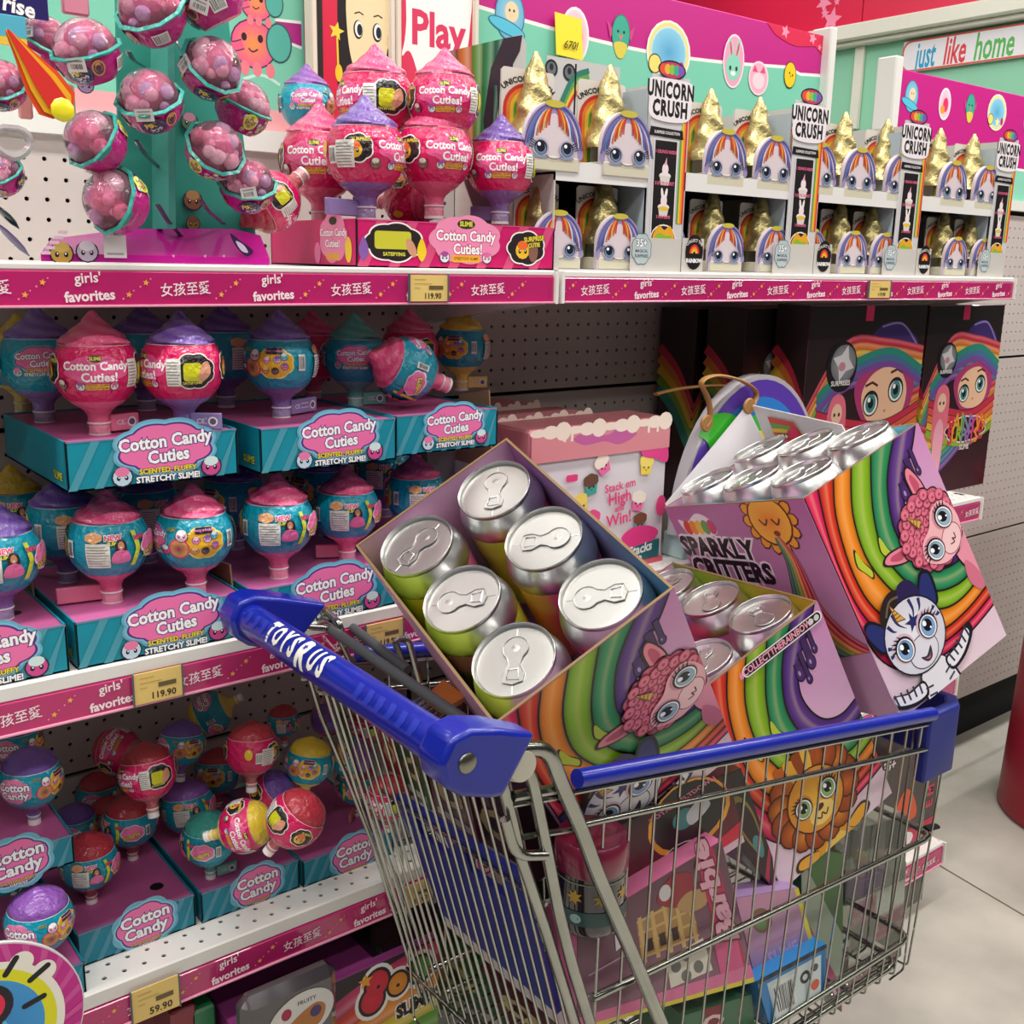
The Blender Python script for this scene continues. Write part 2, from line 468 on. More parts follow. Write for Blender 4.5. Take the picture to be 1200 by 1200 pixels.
# white rounded name board with coloured words
s0 = pX(1062, 50, XE); s1 = pX(1196, 72, XE)
sg = thing('shop_sign', 'white rounded name board with red outline on the far mint wall', 'sign', (XE, s0.y, 2.3))
a = Art(); y0 = -s0.y; y1 = y0+1.02; z0 = pX(1062, 86, XE).z; z1 = pX(1062, 50, XE).z
b = MB().box((XE-.02, -y1, z0), (XE-.003, -y0, z1), bev=.003)
b.obj('board', mat('sign_white', '#ecebf0', .35), sg, True)
a.rrect(y0, z0, y1, z1, .04, '#d8604e'); a.rrect(y0+.008, z0+.008, y1-.008, z1-.008, .036, '#ebeaf0')
zc = (z0+z1)/2-.006
for t, px0, px1, col in (('just', 1073, 1102, '#2aa3cf'), ('like', 1106, 1137, '#e0404c'), ('home', 1140, 1194, '#5cb85a')):
    ya = -pX(px0, 66, XE).y; yb = -pX(px1, 62, XE).y
    a.text(t, (ya+yb)/2, zc, .155, col, off=.02, shear=.15, sx=(yb-ya)/(.155*{'just': 1.85, 'like': 1.65, 'home': 2.65}[t]))
a.mb(lambda x, y, h: Vector((XE-.02-h, -x, y)), base=.0015).obj('lettering', PRINT, sg, True)

# gondola headers
def eggs(a, items):
    for k, x, z, s_ in items:
        if k == 'egg':
            a.ell(x, z, s_*.8, s_*1.12, '#f6f2f4'); a.ell(x, z, s_*.7, s_*1.0, '#f7a9c6', col2='#f9d3e0'); a.ell(x+s_*.1, z-s_*.05, s_*.35, s_*.5, '#e8336d'); a.ell(x-s_*.25, z-s_*.4, s_*.3, s_*.3, '#f4a23c')
        elif k == 'bird':
            for d in (-1, 1): a.poly([(x+d*s_*.5, z+s_*.1), (x+d*s_*.95, z+s_*.5), (x+d*s_*.7, z-s_*.3)], '#d6478c')
            a.ell(x, z, s_*.62, s_*.9, '#2d7a6e'); a.ell(x, z, s_*.56, s_*.84, '#3fae95'); a.ell(x-s_*.2, z+s_*.1, s_*.07, s_*.07, '#1b2b2a'); a.ell(x+s_*.2, z+s_*.1, s_*.07, s_*.07, '#1b2b2a')
            a.poly([(x-s_*.15, z-s_*.05), (x+s_*.15, z-s_*.05), (x, z-s_*.3)], '#e87a68')
            a.blob([(x-s_*.45, z-s_*.5), (x, z-s_*.35), (x+s_*.45, z-s_*.5), (x+s_*.2, z-s_*1.05), (x-s_*.2, z-s_*1.05)], '#e2cf52')
        elif k == 'globe':
            a.ell(x, z, s_*1.42, s_*1.35, '#f4f1e6'); a.ell(x, z, s_*1.3, s_*1.25, '#f1df82'); a.ell(x, z, s_*1.18, s_*1.12, '#cfe6d8'); a.ell(x, z, s_*1.08, s_*1.02, '#5aa9d6', col2='#8fd0ea')
            a.ell(x-s_*.85, z-s_*.55, s_*.42, s_*.42, '#23201f'); a.ell(x-s_*.85, z-s_*.55, s_*.37, s_*.37, '#f2e27a'); a.ell(x+s_*.85, z-s_*.6, s_*.2, s_*.3, '#c32a7c')
            a.star(x+s_*.2, z-s_*.7, s_*.4, '#f6ec9a')
        elif k == 'bunny':
            a.ell(x, z, s_*.85, s_*1.35, '#f4e6ee'); a.ell(x, z, s_*.76, s_*1.25, '#f3a5c2'); a.ell(x, z-s_*.3, s_*.6, s_*.68, '#8fd8bf')
            for d in (-1, 1):
                a.ell(x+d*s_*.28, z+s_*.65, s_*.16, s_*.5, '#9adcc6', rot=-d*.25); a.ell(x+d*s_*.28, z+s_*.62, s_*.08, s_*.36, '#e34a74', rot=-d*.25)
                a.ell(x+d*s_*.25, z-s_*.35, s_*.09, s_*.12, '#28383a')
            a.ell(x, z-s_*.6, s_*.2, s_*.12, '#f6f6f0')
        elif k == 'cat':
            a.ell(x, z, s_, s_*1.05, '#f6dfe8'); a.ell(x, z, s_*.88, s_*.93, '#f7b4c8'); 
            for d in (-1, 1): a.poly([(x+d*s_*.1, z+s_*.35), (x+d*s_*.65, z+s_*.35), (x+d*s_*.45, z+s_*.8)], '#e4537c')
            a.ell(x, z-s_*.15, s_*.6, s_*.5, '#fbd9e2')
        elif k == 'chick':
            a.ell(x, z, s_*.8, s_*1.05, '#2b2523'); a.ell(x, z, s_*.74, s_*.98, '#f2d21e'); a.ell(x-s_*.1, z+s_*.15, s_*.08, s_*.1, '#2b2523'); a.ell(x+s_*.3, z, s_*.08, s_*.1, '#2b2523'); a.ell(x+s_*.05, z-s_*.1, s_*.12, s_*.08, '#e8842c')
        elif k == 'snow':
            a.ell(x, z, s_*.82, s_*1.05, '#2d6f96'); a.ell(x, z, s_*.77, s_*1.0, '#a9d9e6', col2='#6cb6d8'); a.ell(x+s_*.1, z+s_*.15, s_*.38, s_*.42, '#f3d9b0'); a.ell(x-s_*.02, z+s_*.2, s_*.05, s_*.06, '#222'); a.ell(x+s_*.22, z+s_*.2, s_*.05, s_*.06, '#222')
            a.ell(x-s_*.15, z-s_*.5, s_*1.05, s_*.3, '#2d6f96', rot=-.25); a.ell(x-s_*.15, z-s_*.5, s_*1.0, s_*.25, '#5cc6e0', rot=-.25)
        elif k == 'trunk':      # plain round creature with a trunk and a big ear
            a.ell(x, z-s_*.05, s_*.85, s_*.8, '#5a2c4a'); a.ell(x, z-s_*.05, s_*.8, s_*.75, '#f79a4a', col2='#ef5f8e')
            a.line(spline([(x-s_*.4, z-s_*.1), (x-s_*.85, z-s_*.2), (x-s_*1.15, z+s_*.25), (x-s_*1.1, z+s_*.6)]), s_*.34, '#5a2c4a')
            a.line(spline([(x-s_*.4, z-s_*.1), (x-s_*.85, z-s_*.2), (x-s_*1.15, z+s_*.25), (x-s_*1.1, z+s_*.6)]), s_*.26, '#f0608c')
            for d in (-.35, .1, .6): a.ell(x+s_*d, z-s_*.85, s_*.17, s_*.24, '#f0828c')
            a.ell(x+s_*.95, z+s_*.1, s_*.5, s_*.66, '#3a5d62'); a.ell(x+s_*.95, z+s_*.1, s_*.44, s_*.6, '#59b6a6')
            for d in (-.35, .25): a.ell(x+s_*d, z+s_*.15, s_*.1, s_*.13, '#3a1a2a')
            a.line(spline([(x-s_*.2, z-s_*.2), (x-.05*s_, z-s_*.3), (x+s_*.15, z-s_*.2)]), s_*.05, '#5a2c4a')
h1 = MB().box((.15, .0, 1.61), (2.0, .012, 1.925), bev=.002)
h1 = h1.obj('header_panel', mat('header_magenta', '#c81e86', .4)); tag(h1, 'long magenta and mint picture header above the left and middle of the gondola', 'header panel')
a = Art()
a.rect(.15, 1.612, .78, 1.925, '#7fcdb2')
a.rect(.15, 1.612, .78, 1.655, '#f0a9ae')
for q in ((.735, 1.79, .775, 1.752),): a.poly([(q[0], q[3]), (.776, q[3]-.006), (.776, q[1]-.012), (q[0], q[1]-.016)], '#b22f86')
a.line([(.735, 1.752), (.776, 1.744)], .004, '#eef6f0'); a.line([(.735, 1.776), (.776, 1.79-.012)], .004, '#eef6f0')
a.line(spline([(.67, 1.685), (.71, 1.7), (.74, 1.69)]), .004, '#c8ecdf')
b0 = [(x, 1.612) for x in np.linspace(1.07, 1.998, 24)]
zt_ = [(x, 1.845-.02*math.sin((x-1.07)*4)-.012*(x > 1.9)) for x, _ in b0]
a.strip([(x, z+.006) for x, z in zt_], [(x, z) for x, z in zt_], '#f3f3ee'); a.strip(zt_, b0, '#7fd0b4')
# crimson corner with stars at the far end
a.poly([(1.80, 1.924), (1.83, 1.905), (1.87, 1.895), (1.90, 1.892), (1.93, 1.896), (1.96, 1.9), (1.998, 1.88), (1.998, 1.924)], '#df2350')
for sx_, sz_, s_ in ((1.86, 1.915, .014), (1.95, 1.914, .013), (1.975, 1.9, .007)): a.star(sx_, sz_, s_, '#f49ab4', .3)
def onw(px, py): q = pY(px, py, 0); return q.x, q.z
def hs(px, py): return depth(pY(px, py, 0))/F
items = [('trunk', *onw(297, 50), 34*hs(297, 50)), ('trunk', *onw(300, 3), 24*hs(297, 5)), ('snow', *onw(597, 18), 27*hs(600, 20)), ('egg', *onw(673, 42), 28*hs(673, 42)), ('bird', *onw(727, 40), 24*hs(727, 40)),
         ('globe', *onw(783, 62), 26*hs(783, 62)), ('bunny', *onw(859, 72), 22*hs(859, 72)), ('cat', *onw(888, 92), 18*hs(888, 92)), ('chick', *onw(925, 88), 14*hs(925, 88))]
eggs(a, items)
a.mb(plane((0, 0, 0), (1, 0, 0), (0, 0, 1)), base=.0006).obj('printed_art', PRINT, h1)
MB().box((1.985, -.02, 1.6), (2.008, .03, 1.94), bev=.003).obj('end_post', WHITE, h1)
h2 = MB().box((2.255, .0, 1.63), (3.6, .012, 1.895), bev=.002)
h2 = h2.obj('header_panel', mat('header_magenta')); tag(h2, 'magenta picture header with a white end post, right of the tallest display boxes', 'header panel')
a = Art()
b0 = [(x, 1.632) for x in np.linspace(2.27, 3.6, 24)]
zt_ = [(x, 1.70+.012*math.sin((x-2)*9)) for x, _ in b0]; a.strip([(x, z+.006) for x, z in zt_], [(x, z) for x, z in zt_], '#f3f3ee'); a.strip(zt_, b0, '#8fd6bc')
eggs(a, [('snow', *onw(1068, 113), 17*hs(1068, 113)), ('egg', *onw(1107, 122), 16*hs(1107, 122)), ('bird', *onw(1137, 125), 16*hs(1137, 125)), ('globe', *onw(1168, 132), 15*hs(1168, 132)), ('egg', *onw(1206, 140), 16*hs(1206, 140))])
a.mb(plane((0, 0, 0), (1, 0, 0), (0, 0, 1)), base=.0006).obj('printed_art', PRINT, h2)
MB().box((2.228, -.02, 1.61), (2.258, .03, 1.915), bev=.003).obj('end_post', WHITE, h2)

# framed posters standing in front of the header
def frame(name, x0, x1, label, fn):
    t = thing(name, label, 'poster', ((x0+x1)/2, -.02, 1.625))
    MB().box((x0, -.03, 1.627), (x1, -.018, 2.02), bev=.002).obj('backing', WHITE, t, True)
    a = Art(); fn(a, x0+.004, x1-.004); a.mb(plane((0, -.03, 0), (1, 0, 0), (0, 0, 1)), base=.0005).obj('printed_art', PRINT, t, True)
    b = MB()
    for x in (x0, x1): b.box((x-.005, -.036, 1.627), (x+.005, -.014, 2.03), bev=.002)
    b.obj('poster_frame', mat('frame_cream', '#e9dccb', .35), t, True)
def pgirl(a, x0, x1):
    a.rect(x0, 1.63, x1, 2.015, '#d8143f', 1, 4, '#e23a55'); a.rect(x0, 1.63, x0+.012, 2.015, '#2c2624')
    a.rect(x1-.008, 1.63, x1, 2.015, '#8d2b3a')
    xc = x0+.088
    a.blob([(xc-.045, 1.66), (xc-.052, 1.76), (xc-.045, 1.86), (xc, 1.90), (xc+.045, 1.87), (xc+.046, 1.77), (xc+.03, 1.7)], '#231a1c')
    a.blob([(xc-.034, 1.83), (xc-.036, 1.77), (xc-.025, 1.72), (xc, 1.697), (xc+.022, 1.72), (xc+.034, 1.77), (xc+.036, 1.83), (xc, 1.855)], '#f4dfb0')
    a.ell(xc+.038, 1.765, .008, .014, '#eccf9a')
    for d in (-1, 1):
        a.ell(xc+d*.016-.002, 1.775, .008, .013, '#2a2022'); a.ell(xc+d*.016-.001, 1.776, .0065, .011, '#fbf8f2'); a.ell(xc+d*.016+.0005, 1.775, .0045, .008, '#1c2430')
        a.line([(xc+d*.016-.008, 1.796), (xc+d*.016, 1.799), (xc+d*.016+.007, 1.796)], .0018, '#3a2420')
    a.blob([(xc-.012, 1.737), (xc, 1.733), (xc+.014, 1.739), (xc+.004, 1.718)], '#b23a48'); a.poly([(xc-.009, 1.737), (xc, 1.734), (xc+.011, 1.738), (xc, 1.727)], '#fff')
    a.star(x0+.034, 1.768, .013, '#f6d648', .2); a.line([(x0+.035, 1.76), (x0+.036, 1.72)], .003, '#f3cf3a'); a.ell(x0+.037, 1.712, .006, .012, '#f8c92f')
frame('framed_poster', .778, .908, 'red framed poster with a smiling dark-haired face and a yellow star', pgirl)
def pplay(a, x0, x1):
    a.rect(x0, 1.63, x1, 2.015, '#e2385c'); xm = (x0+x1)/2
    a.blob([(x0+.014, 1.99), (x0+.012, 1.8), (x0+.004, 1.75), (x0+.02, 1.755), (xm-.01, 1.69), (x1-.012, 1.76), (x1-.01, 1.99)], '#fdf9f6')
    a.text("Let's", xm+.004, 1.865, .062, '#df3a63', off=.03, sx=.85); a.text('Play', xm+.002, 1.79, .068, '#df3a63', off=.03, sx=.92)
frame('framed_poster', .919, 1.062, "red framed poster whose white speech bubble reads Let's Play", pplay)

# ---------------------------------------------------------------- shelves with printed price rails
STRIPM = mat('rail_print', '#c3286f', .22, coat=.7, noise=.2, nscale=6)
def rail_art(x0, x1, ph, h, pale):
    a = Art(); per = .199; k = 0; x = ph
    tw = .0545
    while x < x1+.1:
        def ok(u0, u1): return u0 > x0+.003 and u1 < x1-.003
        if ok(x, x+tw):
            a.text("girls'", x+.026, h*.3, .0142, '#fbe6ee', off=.016, rot=.06); a.text('favorites', x+tw/2, -h*.22, .0142, '#fbe6ee', off=.03, rot=.06)
        if ok(x+.0985, x+.154): a.text('女孩至愛', x+.126, -.001, .0145, '#fbe6ee', off=.008, rot=.06, sx=.95)
        for sx_, sy_ in ((.066, -.006), (.084, .006), (.165, -.006), (.182, .006)):
            if ok(x+sx_, x+sx_+.01):
                a.star(x+sx_, sy_, .0034, '#f4b04e', .2); a.ell(x+sx_-.006, sy_-.004, .0011, .0011, '#f489ac', n=6); a.ell(x+sx_+.005, sy_+.004, .0009, .0009, '#f489ac', n=6)
        x += per
    return a
def shelf(x0, x1, zt, s0, s1, label, ph, perfz=None, yb=0, lipz=None, name='store_shelf'):
    t = thing(name, label, 'shelf', ((x0+x1)/2, -.18, zt-.03))
    th = .024
    if perfz:
        ya = YF+.004; n_ = int((x1-x0-.01)/.0235)
        perf('perforated_edge', (x0+.005, ya, zt), (1, 0, 0), (0, 1, 0), n_, 3, .0235, .0031, t, WHITE, stag=True, n=8, depth=.002).matrix_parent_inverse = t.matrix_basis.inverted()
        MB().box((x0, ya, zt-th), (x1, yb, zt-.004)).obj('underboard', DARK if perfz == 2 else WHITE, t, True)
        MB().box((x0, ya+3*.0235, zt-.004), (x1, yb, zt)).box((x0+.005+n_*.0235, ya, zt-.003), (x1, ya+3*.0235, zt)).obj('board', WHITE, t, True)
    else:
        MB().box((x0, YF+.003, zt-th), (x1, yb, zt), bev=.001).obj('board', WHITE, t, True)
    MB().box((x0, YF-.004, s1), (x1, YF+.006, zt+.001), bev=.002).obj('lip', WHITE, t, True)
    st = MB().box((x0+.004, YF-.006, s0), (x1-.004, YF+.002, s1), bev=.001).obj('price_rail', STRIPM, t, True)
    MB().box((x0+.002, YF-.009, s0-.0015), (x1-.002, YF+.004, s0+.001), bev=.0005).obj('rail_edge', mat('clear_edge', '#e59ab5', .2), t, True)
    MB().box((x0-.001, YF-.01, s0-.002), (x0+.004, YF+.01, zt)).obj('end_cap', WHITE, t, True)
    MB().box((x1-.004, YF-.01, s0-.002), (x1+.001, YF+.01, zt)).obj('end_cap', WHITE, t, True)
    rail_art(x0, x1, ph, s1-s0, 0).mb(plane((0, YF-.006, (s0+s1)/2), (1, 0, 0), (0, 0, 1)), base=.0003).obj('lettering', PRINT, st)
    if zt > .3:
        for x in (x0+.01, x1-.01): MB().hexa([(x-.002, YF+.03, zt-th-.02), (x+.002, YF+.03, zt-th-.02), (x+.002, yb, zt-th-.07), (x-.002, yb, zt-th-.07), (x-.002, YF+.03, zt-th), (x+.002, YF+.03, zt-th), (x+.002, yb, zt-th), (x-.002, yb, zt-th)]).obj('bracket', WHITE, t, True)
    return t
def stripx(px, py): return pY(px, py, YF-.006).x
shelf(-.27, .953, 1.4395, 1.3985, 1.4325, 'top shelf on the left bay at eye level, under the pink lollipop toys', stripx(72, 345)-.199*2)
shelf(.961, 2.184, 1.4395, 1.399, 1.431, 'top shelf on the right bay, under four gold-horn display boxes', stripx(742, 343)-.199*3)
shelf(-.27, .953, 1.0155, .9645, .999, 'middle left shelf under teal lollipop toys, its rail sloping behind the blue handle', stripx(102, 826)-.199*2)
shelf(.961, 2.16, .985, .939, .975, 'middle right shelf holding the tall dark boxes and the rainbow bag', 1.0, perfz=1)
shelf(-.27, .953, .628, .574, .6085, 'lower left shelf with a bare perforated front edge and jumbled lollipop toys', stripx(245, 1140)-.199*2, perfz=2)
shelf(.961, 2.148, .585, .541, .575, 'lower right shelf hidden behind the trolley, pink rail end showing', 1.0)
shelf(-.27, .953, .16, .115, .15, 'bottom left deck of the gondola holding large boxes', 1.0)
shelf(.961, 2.185, .165, .113, .155, 'bottom right deck of the gondola seen beyond the trolley basket', 1.0)
MB().box((-.27, YF+.03, 0), (2.18, YF+.04, .11)).obj('baseboard_front', mat('kick_grey', '#7d7873', .6))['kind'] = 'structure'
# uprights
for i, x in enumerate((.957, 2.184)):
    struct(MB().box((x-.003, -.004, .2), (x+.003, .02, 1.6)).obj('trim_%d' % (7+i), DARK))
# price tickets in the rails
def ticket(px0, py0, px1, py1, z0, z1, txt, label):
    xa = stripx(px0, py0); xb = stripx(px1, py1)
    o = MB().box((xa, YF-.0105, z0), (xb, YF-.0085, z1), col='#ffffff').obj('price_ticket', mat('ticket_yellow', '#e8c877', .4))
    tag(o, label, 'price tag', 'price tickets')
    a = Art(); w_ = xb-xa; h = z1-z0
    a.text(txt, xa+w_*.6, z0+h*.2, h*.3, '#2a2220', off=.02); a.rect(xa+w_*.5, z0+h*.45, xa+w_*.88, z0+h*.6, '#6b5a3c')
    for k, (u, ww) in enumerate(((.12, .3), (.12, .45), (.12, .15))): a.rect(xa+w_*u, z0+h*(.82-k*.16), xa+w_*(u+ww), z0+h*(.84-k*.16), '#b08f4a')
    a.mb(plane((0, YF-.0105, 0), (1, 0, 0), (0, 0, 1)), base=.0003).obj('lettering', PRINT, o)
    for u in (xa-.0015, xb): MB().box((u, YF-.012, z0-.001), (u+.0015, YF-.008, z1+.001)).obj('clip_edge', mat('clip_clear', '#59606b', .3), o)
ticket(478, 340, 522, 340, 1.401, 1.4325, '119.90', 'yellow price ticket 119.90 in the top rail under the pink trays')
ticket(1016, 336, 1041, 336, 1.402, 1.431, '119.90', 'yellow price ticket in the top right rail under the third gold-horn box')
ticket(155, 800, 211, 790, .966, 1.0015, '119.90', 'yellow price ticket 119.90 in the middle left rail')
ticket(427, 740, 470, 730, .966, 1.0, '119.90', 'yellow price ticket in the middle rail beside the open can box')
ticket(153, 1175, 208, 1160, .572, .614, '59.90', 'yellow price ticket 59.90 in the lowest printed rail')
ticket(468, 1050, 505, 1040, .574, .609, '59.90', 'yellow price ticket behind the trolley gate wires')
# ================================================================ LOLLIPOP-SHAPED TOYS
PINKW, TEALW = '#dc1262', '#079cb8'
CAPS = {'pink': '#e83f7e', 'purple': '#6a3fa6', 'teal': '#27a79a', 'yellow': '#e6c319', 'red': '#b8122f', 'violet': '#8a4ab0'}
def critter(a, x, y, s, c1, c2):
    a.ell(x, y, s*1.12, s*1.05, '#2c1d3a', n=12); a.ell(x, y, s*.98, s*.92, c1, n=12); a.ell(x, y+s*.55, s*.75, s*.5, c2, n=12)
    for d in (-1, 1): a.ell(x+d*s*.4, y-s*.1, s*.2, s*.25, '#241a2c', n=8); a.ell(x+d*s*.36, y-s*.02, s*.08, s*.1, '#fff', n=6)
def tiny_person(a, x, y, s):
    a.blob([(x-s*.45, y-s*.1), (x-s*.4, y+s*.6), (x, y+s*.85), (x+s*.4, y+s*.6), (x+s*.45, y-s*.1), (x, y-s*.2)], '#2a1d1c', n=3)
    a.ell(x, y+s*.32, s*.27, s*.36, '#c98a6b', n=10)
    a.blob([(x-s*.75, y-s*1.1), (x-s*.6, y-s*.25), (x, y-s*.02), (x+s*.6, y-s*.3), (x+s*.7, y-s*1.1)], '#e66aa4', n=3)
    a.ell(x, y+s*.18, s*.1, s*.05, '#fff', n=6)
def barcode(a, x, y, w_, h, col='#f4f4f2'):
    a.rect(x, y, x+w_, y+h, col); k = 0; u = w_*.08
    while u < w_*.9: t = w_*random.choice((.02, .03, .05)); a.rect(x+u, y+h*.12, x+u+t, y+h*.88, '#26242a'); u += t+w_*random.choice((.03, .05))
def sticker(a, x, y, w_, h):
    a.rect(x, y, x+w_, y+h, '#e9e6df'); n = 8
    for k in range(n):
        u = random.uniform(.7, .95); a.rect(x+w_*.05, y+h*(.08+k*.11), x+w_*u, y+h*(.115+k*.11), '#8f8b88')
def logo_cloud(a, x, y, s, two='Cuties!', sub=True, cloud='#f277b0', ink='#5b2f86', small=None):
    if small:
        a.cloud(x, y, s*.33, s*.27, '#8fd0e0', 7); a.cloud(x, y, s*.31, s*.25, ink, 7); a.cloud(x, y, s*.295, s*.235, cloud, 7)
        a.text('Cotton', x, y+s*.085, s*.19, '#fff', off=.035, out=ink, ow=.05, rot=.05); a.text('Candy', x, y-s*.075, s*.19, '#fff', off=.035, out=ink, ow=.05, rot=.05)
        a.text('COTTON CANDY', x, y-s*.21, s*.045, '#f2de4c', off=.02, out='#3a2a50', ow=.08); a.text('CAPSULE', x, y-s*.25, s*.045, '#f6f4ee', off=.02, out='#3a2a50', ow=.08); return
    a.cloud(x, y+s*.05, s*.45, s*.24, '#7fc5df', 8); a.cloud(x, y+s*.05, s*.43, s*.22, ink, 8); a.cloud(x, y+s*.05, s*.41, s*.205, cloud, 8)
    a.text('Cotton Candy', x, y+s*.11, s*.165, '#fff', off=.035, out=ink, ow=.05, rot=.05, sx=.92)
    a.text(two, x+s*.02, y-s*.03, s*.165, '#fff', off=.035, out=ink, ow=.05, rot=.05, sx=.92)
    if sub:
        a.text('SCENTED, FLUFFY', x+s*.01, y-s*.16, s*.068, '#f0dc3a', off=.04, out='#3b2352', ow=.06)
        a.text('STRETCHY SLIME!', x+s*.01, y-s*.235, s*.078, '#fff', off=.04, out='#3b2352', ow=.06)
        critter(a, x-s*.42, y-s*.19, s*.09, '#c6dceb', '#ef7fae'); critter(a, x+s*.43, y-s*.17, s*.095, '#d14f93', '#d8f0ee')
def wrap_art(kind, small=False):
    R = 1; a = Art(step=.0005)
    if kind == 'pink':
        a.cloud(0, .06, .72, .3, '#ee5b97', 8); a.ell(.0, .32, .17, .09, '#3a3320', n=12); a.text('SLIME', 0, .32, .11, '#e4e04a', off=.04)
        a.text('Cotton Candy', 0, .14, .27, '#fff', off=.035, out='#e2468a', ow=.05, sx=.98); a.text('Cuties!', .08, -.12, .29, '#fff', off=.03, out='#e2468a', ow=.05)
        a.rrect(-.26, -.42, .3, -.27, .03, '#f0b13c'); a.text('SCENTED, FLUFFY', .02, -.31, .07, '#8b3a1c'); a.text('STRETCHY SLIME', .02, -.38, .07, '#8b3a1c')
        critter(a, -.38, -.33, .11, '#dfe9f0', '#a94f9a'); critter(a, .42, -.33, .1, '#f1dfe8', '#e96aa6')
        a.cloud(1.45, -.02, .52, .42, '#f6f2ee', 8); a.cloud(1.45, -.02, .49, .39, '#231c1e', 8)
        a.rrect(1.18, -.25, 1.62, .18, .08, '#d8d626'); a.blob([(1.55, -.3), (1.85, -.1), (1.8, .2), (1.6, .1)], '#e3a184'); a.text('SATISFYING', 1.4, -.3, .09, '#e4e04a', off=.03)
        sticker(a, .78, -.38, .34, .66)
        for d in (-1.3, 2.6): 
            a.cloud(d, .05, .38, .33, '#f8f4f0', 7); a.cloud(d, .05, .35, .3, '#2b2024', 7); critter(a, d-.06, .0, .2, '#f2c029', '#ef7030'); a.text('SURPRISE', d+.1, .24, .11, '#f1e23c', off=.03, out='#2a2030', ow=.06)
        critter(a, -.85, -.3, .12, '#8c6a58', '#efe3d8'); barcode(a, -2.1, -.3, .24, .4); a.ell(-2.35, .05, .14, .2, '#f0d32a')
        sticker(a, -1.86, -.4, .5, .62)
    else:
        if small:
            a.cloud(0, -.02, .56, .42, '#ef86b4', 7); a.text('Cotton', 0, .13, .36, '#fff', off=.035, out='#4b2f7a', ow=.05, rot=.06); a.text('Candy', .02, -.16, .36, '#fff', off=.035, out='#4b2f7a', ow=.05, rot=.06)
        else: logo_cloud(a, 0, .05, 1.35, 'Cuties')
        a.cloud(1.6, 0, .5, .4, '#f6e07a', 8); a.cloud(1.6, 0, .46, .37, '#efb52b', 8)
        for (dx, dy, c1, c2) in ((-.2, .08, '#e989b8', '#f6c9dd'), (.08, .1, '#d9a5e0', '#8e5fb8'), (-.24, -.18, '#ef9a4f', '#f7c27d'), (.02, -.2, '#7b4b3c', '#3b2a2a'), (.27, -.08, '#e878a8', '#9a5fb0'), (.26, .17, '#64b9d8', '#c9ebf2')): critter(a, 1.6+dx, dy, .095, c1, c2)
        a.rrect(1.38, .24, 1.82, .4, .03, '#2b2340'); a.text('WHO IS INSIDE', 1.6, .32, .07, '#f08cc0', off=.03)
        a.ell(.98, -.12, .26, .26, '#e63a68'); a.ell(.98, -.12, .22, .22, '#8e1d40', col2='#d8a05a'); critter(a, 1.05, .2, .15, '#f2b8d4', '#fff'); a.text('SOFT', .78, .34, .1, '#2b2050', off=.04, out='#e7e23c', ow=.05)
        barcode(a, 2.25, -.2, .2, .42); barcode(a, 5.02, -.22, .18, .4)
        a.cloud(3.0, .32, .2, .12, '#efb07c', 6); a.text('NEW', 3.45, .3, .17, '#f0507c', off=.05, out='#fff', ow=.07); a.text('SLIME', 3.45, .17, .11, '#e7e24a', off=.05, out='#26202e', ow=.07)
        sticker(a, 2.82, -.42, .55, .6); tiny_person(a, 3.62, .02, .28)
        a.strip([(3.86, -.42), (3.98, 0), (3.9, .42)], [(3.98, -.42), (4.1, 0), (4.02, .42)], '#d7dc3c')
        a.cloud(4.55, .0, .4, .3, '#f8d3e4', 7); a.cloud(4.55, .02, .36, .26, '#ef78ac', 7); a.text('NEW', 4.1, .24, .13, '#f0507c', off=.05, out='#26202e', ow=.07); a.text('SWEETS', 4.5, -.12, .17, '#f5e04a', off=.05, out='#2e2036', ow=.07, rot=.3)
    return a
POPM = {}
